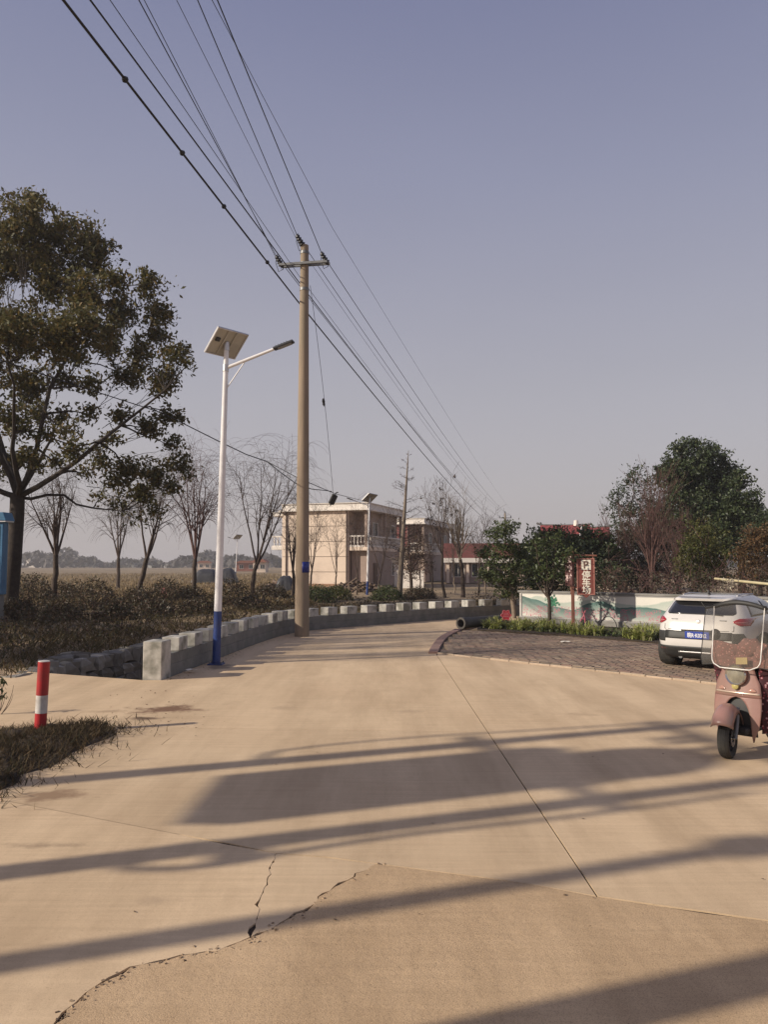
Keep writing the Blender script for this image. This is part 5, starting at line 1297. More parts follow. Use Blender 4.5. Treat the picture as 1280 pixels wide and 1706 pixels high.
def wheel(parent, c, nm):
    m = MB(); m.lathe(prof, c, (1, 0, 0), 40); w_ = m.build(nm, M_RUBBER, parent, 40)
    if nm == 'front_wheel': w_.rotation_euler.z = STEER
    for k in range(3):
        m = MB(); x = (-0.02, 0, 0.02)[k]; m.lathe([(RW + 0.001, x - 0.003), (RW + 0.0015, x), (RW + 0.001, x + 0.003)], c, (1, 0, 0), 40); m.build('tread_groove', M_CARB, w_)
    m = MB(); m.lathe([(RW - 0.072, -0.03), (RW - 0.085, -0.012), (0.05, -0.02), (0.045, -0.04), (0, -0.04)], c, (1, 0, 0), 28); m.lathe([(RW - 0.072, 0.03), (RW - 0.085, 0.012), (0.05, 0.02), (0.045, 0.04), (0, 0.04)], c, (1, 0, 0), 28); m.build('rim', M_DARK, w_, 40)
    m = MB(); m.tube([Vector(c) - Vector((0.085, 0, 0)), Vector(c) + Vector((0.085, 0, 0))], 0.012, 10); m.build('axle', M_CHROME, w_, 50)
    m = MB(); m.lathe([(0.085, -0.052), (0.085, -0.056), (0.04, -0.056), (0.04, -0.052), (0.085, -0.052)], c, (1, 0, 0), 26); m.build('brake_disc', M_CHROME, w_, 40)
wheel(sc, (0, 0, RW), 'front_wheel'); wheel(sc, (0, -1.18, RW), 'rear_wheel')
# front mudguard: a deep nose over the tyre
m = MB(); rows = []
for j in range(17):
    a = R(30 + (125) * j / 16); row = []
    for k in range(11):
        u = -1 + 2 * k / 10; rad = 0.315 - 0.085 * abs(u) ** 2.6 + 0.02 * math.sin(math.pi * j / 16); row.append((0.118 * u * (1 - 0.08 * abs(u)), math.cos(a) * rad, RW + math.sin(a) * rad + 0.015))
    rows.append(row)
m.grid(rows); m.build('mudguard', M_SCP, sc, 60, solid=0.006).rotation_euler.z = STEER
for sgx in (-1, 1):
    m = MB(); m.tube([(sgx * 0.078, 0, RW), (sgx * 0.078, -0.08, 0.36), (sgx * 0.07, -0.15, 0.5)], [0.02, 0.022, 0.024], 12); m.build('fork_leg', M_GALV, sc, 50).rotation_euler.z = STEER
# leg shield: arched front panel
def sh_y(x, z): return -0.185 - 0.16 * (z - 0.3) - 0.55 * x * x - 0.9 * max(0, 0.42 - z) ** 2
def sh_w(z): return 0.215 + 0.035 * math.sin(math.pi * min(1, max(0, (z - 0.2) / 0.62))) - 0.05 * max(0, (z - 0.75) / 0.15) - 0.045 * max(0, (0.3 - z) / 0.15)
ZA = 0.60
m = MB(); m.grid([[(x, sh_y(x, z), z) for x in lin(-sh_w(z), sh_w(z), 16)] for z in lin(ZA, 0.93, 9)]); m.build('leg_shield', M_SCP, sc, 60, solid=0.012)
m = MB(); m.grid([[(x, sh_y(x, z) + 0.012, z) for x in lin(-sh_w(z) * 0.96, sh_w(z) * 0.96, 16)] for z in lin(0.635, 0.653, 2)]); m.build('chrome_strip', mat('pale_gold_trim', (0.60, 0.46, 0.36), None, 5, 0.25, metal=0.4), sc, 60, solid=0.006)
def arch(z): return 0.0 if z >= ZA - 0.002 else 0.155 * math.sqrt(max(0, 1 - ((z - 0.30) / (ZA - 0.30)) ** 2)) if z > 0.30 else 0.155 + 0.02 * (0.3 - z)
for sgx in (-1, 1):
    m = MB(); m.grid([[(sgx * x, sh_y(x, z), z) for x in lin(arch(z), sh_w(z), 8)] for z in [0.15 + (ZA - 0.15) * (1 - (1 - k / 14) ** 1.6) for k in range(15)]]); m.build('lower_shield', M_SCP, sc, 60, solid=0.012)
    m = MB(); m.grid([[(sgx * (0.12 + 0.08 * u), sh_y(0.12 + 0.08 * u, 0.675 + 0.02 * v * (1 - (2 * u - 1) ** 2)) + 0.014, 0.672 + 0.03 * v * (1 - (2 * u - 1) ** 2)) for u in lin(0, 1, 8)] for v in (-0.4, 0.2, 1)]); m.build('indicator', mat('indicator_lens', (0.40, 0.22, 0.17), None, 6, 0.15, coat=0.5), sc, 60, solid=0.004)
m = MB(); m.grid([[(x, sh_y(x, z) - 0.05, z) for x in lin(-0.19, 0.19, 8)] for z in lin(0.2, 0.9, 6)]); m.build('inner_shield', M_CARB, sc, 60, solid=0.02)
# headlight with chrome ring, round horn below it
hc = Vector((0.0, sh_y(0, 0.84) + 0.02, 0.83)); ha = Vector((0, 1, 0.06)).normalized()
m = MB(); m.lathe([(0.05, -0.1), (0.1, -0.05), (0.112, 0.0), (0.106, 0.03)], hc, ha, 28); hl_ = m.build('headlight', M_SCP, sc, 50)
m = MB(); m.lathe([(0.104, 0.02), (0.114, 0.034), (0.104, 0.05), (0.088, 0.036)], hc, ha, 28); m.build('chrome_ring', M_CHROME, hl_, 50)
m = MB(); m.lathe([(0.094, 0.034), (0.07, 0.05), (0.03, 0.058), (0, 0.06)], hc, ha, 28); m.build('lens', mat('headlight_lens', (0.26, 0.235, 0.175), (0.19, 0.17, 0.13), 14, 0.1, coat=0.8), hl_, 60)
hc2 = Vector((0.005, sh_y(0, 0.715) + 0.015, 0.712))
m = MB(); m.lathe([(0.02, -0.02), (0.036, 0.0), (0.036, 0.025), (0.024, 0.034), (0, 0.036)], hc2, ha, 20); m.build('horn', mat('yellow_horn', (0.46, 0.38, 0.14), None, 6, 0.3, coat=0.4), sc, 50)
# handlebar, grips, mirrors
hb_z = 0.99
m = MB(); m.tube([(-0.33, -0.40, hb_z), (-0.2, -0.34, hb_z + 0.01), (0, -0.32, hb_z), (0.2, -0.34, hb_z + 0.01), (0.33, -0.40, hb_z)], 0.016, 10); hbo = m.build('handlebar', M_CARB, sc, 60)
for sgx in (-1, 1):
    m = MB(); m.tube([(sgx * 0.24, -0.36, hb_z + 0.005), (sgx * 0.35, -0.41, hb_z)], 0.022, 10); m.build('grip', M_RUBBER, hbo, 60)
    m = MB(); m.tube([(sgx * 0.23, -0.34, hb_z), (sgx * 0.26, -0.34, hb_z + 0.1), (sgx * 0.265, -0.34, hb_z + 0.2)], 0.007, 8); mr_ = m.build('mirror', M_CARB, sc, 60)
    m = MB(); m.lathe([(0, 0.03), (0.05, 0.02), (0.062, 0), (0.055, -0.012), (0, -0.014)], (sgx * 0.265, -0.34, hb_z + 0.24), (0, 1, 0.1), 18); m.build('mirror_head', M_CARB, mr_, 50)
# windscreen: main panel with white piping, folded-back side wing with black edging
def wsx(x, z): return Vector((x - 0.015, -0.17 - 0.20 * (z - 0.92) - 0.35 * x * x, z + 0.055 * max(0, 1 - (x / 0.27) ** 2) * max(0, (z - 1.1) / 0.44)))
WZ0, WZ1, WX = 0.90, 1.54, 0.27
def ws_lim(z):
    r_ = 0.10; e_ = min(z - WZ0, r_); return WX - 0.02 * (WZ1 - z) - (r_ - math.sqrt(max(0, r_ * r_ - (r_ - e_) ** 2)))
ws = MB(); ws.grid([[wsx(x, z) for x in lin(-ws_lim(z), ws_lim(z), 12)] for z in [WZ0 + (WZ1 - WZ0) * (k / 16) ** 1.5 for k in range(17)]]); wso = ws.build('windscreen', M_SCREEN, sc, 60)
edge_ = [wsx(-ws_lim(z), z) for z in lin(WZ1, WZ0, 18)] + [wsx(x, WZ0) for x in lin(-ws_lim(WZ0), ws_lim(WZ0), 8)][1:-1] + [wsx(ws_lim(z), z) for z in lin(WZ0, WZ1, 18)]
m = MB(); m.tube([p + Vector((0, 0.003, 0)) for p in edge_], 0.0065, 6); m.build('white_piping', M_PIPING, wso, 60)
m = MB(); m.grid([[wsx(x, z) + Vector((0, 0.004, 0)) for x in lin(-ws_lim(z) - 0.02, ws_lim(z) + 0.01, 12)] for z in (1.515, 1.56)]); m.build('top_hem', M_CARB, wso, 60, solid=0.006)
for sgx in (-1, 1):
    def wing(u, z): return wsx(sgx * ws_lim(z), z) + Vector((sgx * (0.15 + 0.05 * (1.47 - z)) * u, -0.09 * u, -0.03 * u))
    m = MB(); m.grid([[wing(u, z) for u in lin(0, 1, 5)] for z in lin(0.93, 1.54, 8)]); wg = m.build('wing_panel', M_SCREEN, wso, 60)
    m = MB(); m.tube([wing(1, z) for z in lin(1.54, 0.93, 8)] + [wing(u, 0.93) for u in lin(1, 0, 4)][1:], 0.005, 6); m.build('edge_binding', M_CARB, wg, 60)
    m = MB(); m.tube([wing(u, 1.54) for u in lin(0, 1, 5)], 0.012, 6); m.build('top_binding', M_CARB, wg, 60)
# quilted apron hanging behind the screen and shield
def quilt(name, mt, x0, x1, z0, z1, yf, amp, nx=22, nz=22, seed=0):
    rr = random.Random(seed); ph_ = [rr.uniform(0, 6) for _ in range(6)]; rows = []
    for j in range(nz + 1):
        z = z0 + (z1 - z0) * j / nz; row = []
        for k in range(nx + 1):
            x = x0 + (x1 - x0) * k / nx
            y = yf(x, z) + amp * (math.sin(x * 22 + ph_[0] + 2 * math.sin(z * 5 + ph_[1])) * 0.5 + math.sin(z * 17 + ph_[2] + x * 6) * 0.5) + rr.gauss(0, amp * 0.08)
            row.append((x + 0.012 * math.sin(z * 13 + ph_[3]), y, z + 0.015 * math.sin(x * 15 + ph_[4])))
        rows.append(row)
    m_ = MB(); m_.grid(rows); return m_.build(name, mt, sc, 70, solid=0.016)
quilt('quilt_apron', M_FLOR, -0.36, 0.31, 0.28, 0.93, lambda x, z: -0.40 - 0.35 * x * x + 0.05 * (z - 0.3), 0.018, seed=1)
quilt('quilt_flap', M_FLOR, -0.37, -0.20, 0.24, 0.98, lambda x, z: -0.32 + 0.5 * (x + 0.2), 0.02, 10, 22, seed=4)
quilt('quilt_sleeves', M_FLORP, -0.36, 0.30, 0.90, 1.16, lambda x, z: -0.25 - 0.5 * x * x - 0.22 * max(0, z - 1.0) + 0.03 * math.sin(x * 14), 0.03, seed=2)
rr_ = random.Random(5)
for (cx, cz, rx, rz_) in ((-0.12, 1.12, 0.12, 0.10), (0.12, 1.04, 0.14, 0.09), (-0.24, 1.06, 0.09, 0.1)):
    bm = bmesh.new(); bmesh.ops.create_icosphere(bm, subdivisions=3, radius=1)
    for v in bm.verts:
        k_ = 1 + 0.12 * math.sin(v.co.x * 6 + cx * 40) * math.sin(v.co.z * 5) + rr_.gauss(0, 0.015); v.co = Vector((v.co.x * rx * k_ + cx, v.co.y * 0.09 * k_ - 0.33, v.co.z * rz_ * k_ + cz))
    me = bpy.data.meshes.new('quilt_fold'); bm.to_mesh(me); bm.free(); me.shade_smooth(); me.materials.append(M_FLORP); link(bpy.data.objects.new('quilt_fold', me), sc)
m = MB(); m.box((-0.08, -0.20, 0.985), (0.12, 0.012, 0.07), rot=Euler((0.2, 0.1, 0)).to_matrix()); m.build('yellow_patch', mat('yellow_label_patch', (0.45, 0.34, 0.14), None, 6, 0.6), sc)
# rear half of the scooter
m = MB(); rows = []
for y, hw_, z0, z1 in ((-0.52, 0.10, 0.36, 0.62), (-0.62, 0.15, 0.30, 0.70), (-0.85, 0.17, 0.28, 0.73), (-1.15, 0.16, 0.33, 0.73), (-1.4, 0.12, 0.42, 0.70), (-1.52, 0.05, 0.52, 0.66)):
    rows.append([(hw_ * math.copysign(abs(math.cos(a)) ** 0.6, math.cos(a)), y, (z0 + z1) / 2 + (z1 - z0) / 2 * math.copysign(abs(math.sin(a)) ** 0.6, math.sin(a))) for a in [2 * math.pi * j / 20 for j in range(20)]])
m.grid(rows, closed=True); m.f.append(list(range(20))[::-1]); m.f.append([len(m.v) - 20 + j for j in range(20)]); m.build('rear_body', M_SCP, sc, 60)
m = MB(); m.box((0, -0.36, 0.27), (0.3, 0.48, 0.07)); m.build('footboard', M_CARB, sc, bevel=0.02)
m = MB(); rows = [[(hw_ * math.copysign(abs(math.cos(a)) ** 0.6, math.cos(a)), y, zc__ + 0.05 * math.copysign(abs(math.sin(a)) ** 0.7, math.sin(a))) for a in [2 * math.pi * j / 18 for j in range(18)]] for y, hw_, zc__ in ((-0.5, 0.05, 0.74), (-0.58, 0.12, 0.76), (-0.9, 0.15, 0.77), (-1.2, 0.13, 0.79), (-1.38, 0.05, 0.79))]
m.grid(rows, closed=True); m.f.append(list(range(18))[::-1]); m.f.append([len(m.v) - 18 + j for j in range(18)]); m.build('seat', M_RUBBER, sc, 60)
m = MB(); m.tube([(0, -1.18, RW), (0.1, -1.0, 0.32), (0.1, -0.7, 0.33)], 0.04, 10); m.build('swing_arm', M_DARK, sc, 60)
m = MB(); m.tube([(-0.1, -0.6, 0.3), (-0.22, -0.62, 0.02)], 0.012, 8); m.build('side_stand', M_GALV, sc, 60)
m = MB(); m.tube([(0, -0.4, 0.96), (0, -0.38, 0.62), (0, -0.34, 0.3)], 0.03, 10); m.build('steering_column', M_CARB, sc, 60)

# ------------------------------------------------------------------ bare winter trees
def grow(mb, p, d, L, r, lev, st, rr):
    """st: dict of levels; draws a branch and its children"""
    n = st['segs'][lev]; pts = [p.copy()]; rad = [r]; d = d.normalized(); q = p.copy()
    for k in range(n):
        t = (k + 1) / n
        d = (d + Vector((rr.gauss(0, 1), rr.gauss(0, 1), rr.gauss(0, 0.6))) * st['wob'][lev] + Vector((0, 0, st['lift'][lev] * (1 + st.get('droopgrow', 0) * t)))).normalized()
        q = q + d * (L / n); pts.append(q.copy()); rad.append(max(st['tip'], r * (1 - 0.8 * t)))
    mb.tube(pts, rad, st['sides'][lev], cap=False)
    if lev + 1 < len(st['segs']):
        for c in range(st['kids'][lev]):
            t = rr.uniform(st['from'][lev], 1.0); x = t * n; i = min(int(x), n - 1); base = pts[i].lerp(pts[i + 1], x - i); ax = (pts[i + 1] - pts[i]).normalized()
            u, v = frame_of(ax); a = rr.uniform(0, 2 * math.pi); sp = st['ang'][lev] * rr.uniform(0.7, 1.25)
            cd = ax * math.cos(sp) + (u * math.cos(a) + v * math.sin(a)) * math.sin(sp)
            grow(mb, base, cd, L * st['ratio'][lev] * rr.uniform(0.6, 1.15), max(st['tip'], r * (1 - 0.75 * t) * 0.6), lev + 1, st, rr)
WILLOW = dict(segs=[6, 5, 6], wob=[0.07, 0.14, 0.10], lift=[0.10, 0.0, -0.24], kids=[8, 10], ang=[0.5, 0.7], ratio=[0.55, 0.8], sides=[6, 4, 3], tip=0.0048, droopgrow=0.6)
WILLOW['from'] = [0.2, 0.25]
UPRIGHT = dict(segs=[6, 5, 4], wob=[0.05, 0.09, 0.12], lift=[0.12, 0.12, 0.06], kids=[8, 8], ang=[0.5, 0.55], ratio=[0.55, 0.5], sides=[6, 4, 3], tip=0.005)
UPRIGHT['from'] = [0.15, 0.2]
THIN = dict(segs=[6, 4, 3], wob=[0.05, 0.12, 0.15], lift=[0.1, 0.05, 0.0], kids=[9, 5], ang=[0.6, 0.7], ratio=[0.4, 0.5], sides=[5, 3, 3], tip=0.0055)
THIN['from'] = [0.3, 0.2]
def bare_tree(name, label, base, height, r0, limbs, st, seed, group, fork=0.3, lean=(0, 0), limb_ang=0.4, mt=None, mtw=None, top_leaves=0, limb_len=None):
    rr = random.Random(seed); mt = mt or M_BARK; mtw = mtw or M_TWIG
    o = thing(name, label, 'tree', base, 0, group)
    fz = height * fork; top = Vector((lean[0] * fork, lean[1] * fork, fz))
    m = MB(); pts = curve_pts((0, 0, -0.15), top, (rr.gauss(0, 0.08), rr.gauss(0, 0.08), 0), 6, 0.02); m.tube(pts, [r0 * (1.25 if k == 0 else 1 - 0.25 * k / 6) for k in range(7)], 9); m.build('trunk', mt, o, 60)
    m = MB()
    for k in range(limbs):
        a = 2 * math.pi * k / limbs + rr.uniform(-0.4, 0.4); sp = limb_ang * rr.uniform(0.45, 1.1) if k else 0.06
        d = Vector((math.cos(a) * math.sin(sp) + lean[0] / height, math.sin(a) * math.sin(sp) + lean[1] / height, math.cos(sp)))
        grow(m, top - Vector((0, 0, fz * 0.04)), d, (limb_len or (height - fz)) * rr.uniform(0.8, 1.02), r0 * (0.42 if k else 0.55), 0, st, rr)
    tw = m.build('branches', mtw, o)
    if top_leaves:
        vs = np.array([v for v in m.v]); hi = vs[vs[:, 2] > height * 0.55]; sel = hi[RNG.integers(0, len(hi), top_leaves)]
        C = np.repeat(sel, 9, axis=0) + RNG.normal(size=(top_leaves * 9, 3)) * 0.07; np_mesh('withered_leaves', leaves(C, 0.16, 0.09, 0.5), 4, M_WITHER, o)
    return o
M_WITHER = leaf_mat('withered_leaf', [(0.05, 0.035, 0.03), (0.09, 0.06, 0.045), (0.035, 0.03, 0.028)], 0.1)
def at(px, py, Y=None):
    if Y is None: return G(px, py)
    q = P(px, 940, Y); q.z = 0.05; return q
def ht(px, py_top, Y): return P(px, py_top, Y).z
GRP = 'bare trees along the verge'
bare_tree('willow_tree', 'bare forked willow growing just right of the big leafy tree', at(88, 0, 37), ht(88, 790, 37), 0.15, 5, WILLOW, 3, GRP, 0.38, (0.3, 0), 0.42)
bare_tree('willow_tree', 'small far bare willow in the field behind the verge shrubs', at(197, 0, 62), ht(197, 825, 62), 0.16, 5, WILLOW, 4, GRP, 0.33, (0, 0), 0.38)
bare_tree('willow_tree', 'bare willow leaning right under the tip of the big tree', at(226, 0, 40), ht(300, 790, 40), 0.15, 4, WILLOW, 15, GRP, 0.34, (1.6, 0), 0.36)
bare_tree('willow_tree', 'bare willow with reddish twigs left of the white lamp pole', at(322, 0, 42), ht(330, 775, 42), 0.14, 6, WILLOW, 6, GRP, 0.3, (0.3, 0), 0.38, mtw=M_TWIGRED)
bare_tree('willow_tree', 'tall bare willow between the lamp pole and the power pole', at(422, 0, 42), ht(460, 772, 42), 0.14, 5, WILLOW, 27, GRP, 0.26, (0.7, 0), 0.45)
bare_tree('bare_sapling', 'short bare sapling left of the foot of the power pole', at(487, 0, 43), ht(487, 865, 43), 0.11, 5, THIN, 8, GRP, 0.36, (0.1, 0), 0.45)
bare_tree('bare_sapling', 'slim bare sapling close behind the power pole', at(519, 0, 46), ht(519, 845, 46), 0.07, 4, THIN, 9, GRP, 0.3, (0.1, 0), 0.3)
bare_tree('bare_sapling', 'thin bare sapling against the cream wall near the corner', at(562, 0, 52), ht(562, 868, 52), 0.06, 4, THIN, 10, GRP, 0.25, (-0.2, 0), 0.3)
bare_tree('bare_sapling', 'thin bare sapling just left of the far white lamp', at(595, 0, 50), ht(595, 850, 50), 0.06, 4, THIN, 31, GRP, 0.25, (0.1, 0), 0.4)
bare_tree('bare_sapling', 'thin bare sapling just right of the far white lamp', at(634, 0, 48), ht(634, 850, 48), 0.06, 5, THIN, 12, GRP, 0.25, (0.1, 0), 0.45)
# tall dawn redwood with a straight leader
RWB = at(665, 0, 44); rw_h = ht(682, 752, 44)
rwt = thing('bare_conifer', 'tall straight bare conifer with short side twigs before the buildings', 'tree', RWB, 0, GRP)
m = MB(); tp = [Vector((0.55 * t, 0, rw_h * t)) for t in lin(0, 1, 12)]; m.tube(tp, [0.17 * (1 - t) ** 0.85 + 0.012 for t in lin(0, 1, 12)], 9); m.build('trunk', M_PALEBARK, rwt, 60)
m = MB(); rr = random.Random(4)
CON = dict(segs=[5, 3], wob=[0.05, 0.1], lift=[0.05, 0.02], kids=[8], ang=[0.8], ratio=[0.32], sides=[4, 3], tip=0.0065); CON['from'] = [0.2]
for k in range(64):
    t = 0.2 + 0.77 * rr.random(); a = rr.uniform(0, 6.28); L = (1.9 * (1 - t) + 0.28) * rr.uniform(0.6, 1.15)
    grow(m, Vector((0.55 * t, 0, rw_h * t)), Vector((math.cos(a), math.sin(a), 0.28)), L, 0.026 * (1.2 - t), 0, CON, rr)
m.build('branches', M_TWIG, rwt)
bare_tree('pod_tree', 'slim bare tree with a few dark withered leaf clusters at its tips', at(742, 0, 46), ht(742, 815, 46), 0.09, 5, THIN, 44, GRP, 0.4, (-0.4, 0), 0.55, top_leaves=16)
bare_tree('pollard_tree', 'bare upright pollard tree forking low beside the red fascia', at(771, 0, 45), ht(771, 845, 45), 0.13, 7, UPRIGHT, 14, GRP, 0.42, (-0.3, 0), 0.42, mtw=M_PALEBARK)
for k, (px, Y, ty, lab) in enumerate(((722, 52, 900, 'thin bare sapling before the second building'), (758, 54, 905, 'thin bare sapling before the red fascia end'), (797, 47, 880, 'slim bare sapling left of the round evergreen'), (812, 50, 860, 'taller bare sapling touching the round evergreen'), (700, 60, 905, 'bare sapling behind the brown-leaved tree'))):
    bare_tree('bare_sapling', lab, at(px, 0, Y), ht(px, ty, Y), 0.065, 4, THIN, 50 + k, GRP, 0.3, (random.uniform(-0.3, 0.3), 0), 0.4, mt=M_PALEBARK if k % 2 else None)
bare_tree('red_bare_tree', 'bare pale-stemmed tree fanning out reddish twigs behind the mural wall', at(1083, 0, 33), ht(1090, 826, 33), 0.10, 9, UPRIGHT, 21, None, 0.30, (0.2, 0), 0.26, mt=M_PALEBARK, mtw=M_TWIGRED)
bare_tree('red_bare_tree', 'second bare reddish tree in the thicket left of the fanning one', at(1030, 0, 35), ht(1030, 890, 35), 0.08, 7, UPRIGHT, 22, None, 0.2, (0, 0), 0.5, mtw=M_TWIGRED)
bare_tree('red_bare_tree', 'bare reddish tree in the thicket between the fanning tree and the yellow-green one', at(1130, 0, 36), ht(1130, 880, 36), 0.08, 7, UPRIGHT, 23, None, 0.2, (0, 0), 0.5, mtw=M_TWIGRED)

# ------------------------------------------------------------------ leafy trees
M_CAMPH = leaf_mat('camphor_leaf', [(0.08, 0.082, 0.026), (0.14, 0.11, 0.034), (0.06, 0.064, 0.024), (0.19, 0.125, 0.04), (0.10, 0.092, 0.03), (0.055, 0.055, 0.022)], 0.35, 0.6)
M_EVER = leaf_mat('evergreen_leaf', [(0.036, 0.054, 0.024), (0.058, 0.078, 0.032), (0.026, 0.038, 0.02), (0.08, 0.088, 0.036)], 0.2, 0.45)
M_OSMAN = leaf_mat('osmanthus_leaf', [(0.05, 0.07, 0.024), (0.078, 0.10, 0.034), (0.036, 0.052, 0.02), (0.11, 0.115, 0.04)], 0.2, 0.45)
M_YEL = leaf_mat('yellow_green_leaf', [(0.09, 0.10, 0.026), (0.06, 0.075, 0.022), (0.12, 0.105, 0.03), (0.05, 0.06, 0.02)], 0.25)
M_RUST = leaf_mat('rusty_leaf', [(0.16, 0.085, 0.035), (0.10, 0.06, 0.03), (0.07, 0.055, 0.03), (0.19, 0.10, 0.04)], 0.25)
M_BROWNGREEN = leaf_mat('dull_brown_green_leaf', [(0.045, 0.045, 0.026), (0.07, 0.052, 0.036), (0.03, 0.036, 0.02), (0.085, 0.058, 0.042)], 0.2)
M_BROWNL = leaf_mat('brown_leaf', [(0.10, 0.055, 0.04), (0.07, 0.045, 0.034), (0.13, 0.075, 0.05), (0.06, 0.055, 0.03)], 0.2)
def leafy(name, label, base, blobs, mt, sub, per, sub_r, ln, wd, trunk_r, fork_z, shell=0.55, twig_every=3, group=None, bark=None, cat='tree', droop=0.2, n_main=None, lean=Vector((0, 0, 0))):
    """blobs in world space; limbs are drawn from the trunk's fork to each blob and on to leaf clumps"""
    o = thing(name, label, cat, base, 0, group); base = Vector(base); bark = bark or M_BARK
    rel = [(Vector(c) - base, r) for c, r in blobs]
    cc, pts = clumps([(tuple(c), r) for c, r in rel], sub, per, sub_r, shell)
    np_mesh('crown', leaves(pts, ln, wd, droop), 4, mt, o)
    fork = Vector((lean.x, lean.y, fork_z))
    m = MB(); m.tube(curve_pts((0, 0, -0.2), fork, (0.05, 0, 0), 6, 0.01), [trunk_r * (1.35 if k == 0 else 1.05 - 0.2 * k / 6) for k in range(7)], 12); m.build('trunk', bark, o, 60)
    m = MB()
    # a few main limbs, chosen to reach well apart; every other bough leaves the nearest of them
    tg = [max(range(len(rel)), key=lambda i: (rel[i][0] - fork).length)]
    while len(tg) < min(n_main or 6, len(rel)):
        tg.append(max((i for i in range(len(rel)) if i not in tg), key=lambda i: min((rel[i][0] - rel[j][0]).length for j in tg)))
    nodes = []
    for i in tg:
        c = rel[i][0]; L = (c - fork).length
        pa = curve_pts(fork - Vector((0, 0, 0.12)), c, (0, 0, (0.06 if c.z < fork.z + L * 0.25 else -0.05) * L), 8, (0.018 if c.z < fork.z + L * 0.25 else 0.008) * L)
        rb = trunk_r * (0.2 if c.z < fork.z + L * 0.25 else 0.36); rds = [rb * (1 - 0.9 * t) + 0.008 for t in lin(0, 1, 8)]; m.tube(pa, rds, 7, cap=False); nodes += [(pa[k], rds[k]) for k in range(2, 8)]
    for i, (c, r) in enumerate(rel):
        if i in tg: continue
        c = Vector(c); q, rq = min(nodes, key=lambda n_: (n_[0] - c).length + 0.35 * max(0, (n_[0] - fork).length - (c - fork).length))
        L = (c - q).length; rb = min(rq * 0.6, trunk_r * 0.2); m.tube(curve_pts(q, c, (0, 0, random.uniform(-0.06, 0.1) * L), 6, 0.012 * L), [rb * (1 - 0.85 * t) + 0.006 for t in lin(0, 1, 6)], 5, cap=False)
    idx_ = range(0, len(cc), twig_every)
    cen = np.array([list(c) for c, r in rel])
    for i in idx_:
        q = Vector(cc[i]); j = int(np.argmin(np.sum((cen - cc[i]) ** 2, axis=1))); c = Vector(cen[j]); a = c.lerp(fork, random.uniform(0.0, 0.3))
        m.tube(curve_pts(a, q, (0, 0, -0.05), 3, 0.04), [0.014, 0.011, 0.008, 0.005], 3, cap=False)
    m.build('limbs', bark, o)
    return o
M_DARKBARK = mat('dark_bark', (0.05, 0.037, 0.029), (0.028, 0.021, 0.017), 7, 0.9, 0.8, 25)
# the big camphor tree on the left
TB_ = at(14, 0, 29.5); rj = random.Random(3)
tb_px = [(40, 375, 62), (105, 395, 60), (158, 430, 48), (10, 440, 66), (85, 470, 62), (145, 495, 52), (196, 470, 30), (205, 515, 44), (252, 478, 34), (262, 525, 32), (262, 560, 30), (30, 545, 60), (95, 565, 42), (235, 590, 36), (180, 575, 34), (285, 595, 28), (305, 585, 18), (212, 625, 36),
         (270, 640, 34), (45, 640, 52), (105, 635, 26), (20, 700, 38), (280, 690, 28), (245, 715, 28), (200, 690, 22), (120, 745, 24), (165, 765, 26), (215, 785, 36), (262, 790, 34), (300, 770, 26), (235, 825, 26), (255, 850, 16), (190, 805, 18), (60, 340, 32), (150, 400, 30), (285, 740, 20), (100, 690, 20), (310, 610, 14), (75, 720, 16), (50, 760, 26), (10, 775, 30), (110, 715, 22), (150, 690, 20), (150, 640, 24), (60, 690, 26), (180, 735, 20), (130, 600, 22), (90, 770, 18), (140, 790, 16), (200, 840, 18), (225, 865, 12), (285, 810, 20), (170, 825, 14), (310, 790, 14),
         (-60, 390, 75), (-70, 520, 80), (-130, 480, 70), (-60, 640, 70), (-140, 620, 75), (-190, 560, 60), (-60, 740, 45), (-160, 720, 55), (-120, 380, 55)]
tb_bl = []
for (px, py, r) in tb_px:
    Y = 29.5 + rj.uniform(-2.2, 2.2); c = P(px, py, Y); rm = r * 29.5 / FPX; tb_bl.append((c, rm))
for k in range(14):                       # the part of the crown turned away from the road
    a = rj.uniform(0, 2 * math.pi); tb_bl.append((P(rj.uniform(-120, 190), rj.uniform(400, 620), 29.5 + rj.choice((-1, 1)) * rj.uniform(2.5, 5)), rj.uniform(0.8, 1.2)))
leafy('camphor_tree', 'big leafy camphor tree overhanging the verge', TB_, tb_bl, M_CAMPH, 38, 30, 0.19, 0.20, 0.092, 0.30, 4.6, 0.3, 4, droop=0.45, n_main=9, bark=M_DARKBARK, lean=Vector((0.25, 0, 0)))
# round evergreens in the planting bed and beyond it
def px_blobs(lst, Y, dy=1.2, seed=1):
    r_ = random.Random(seed); return [(P(px, py, Y + r_.uniform(-dy, dy)), 1.12 * r * Y / FPX) for px, py, r in lst]
e1 = G(857, 1030)
leafy('evergreen_tree', 'round dark evergreen with a pale leaning trunk left of the mural wall', e1, px_blobs([(840, 900, 26), (815, 920, 22), (865, 915, 24), (830, 945, 28), (862, 955, 26), (812, 955, 18), (845, 980, 22), (878, 940, 18), (850, 880, 16), (828, 885, 16), (870, 985, 12)], e1.y, 0.5), M_OSMAN, 56, 38, 0.13, 0.13, 0.055, 0.09, 1.15, 0.5, 3, bark=M_PALEBARK, lean=Vector((-0.15, 0, 0)))
e2 = G(914, 1049)
leafy('evergreen_tree', 'neat dark round-headed sapling standing in front of the mural wall', e2, px_blobs([(912, 905, 24), (888, 925, 20), (938, 920, 22), (912, 940, 28), (885, 955, 18), (940, 955, 18), (930, 902, 14), (892, 905, 14)], e2.y, 0.45, 2), M_OSMAN, 44, 26, 0.12, 0.12, 0.05, 0.06, 1.1, 0.5, 3)
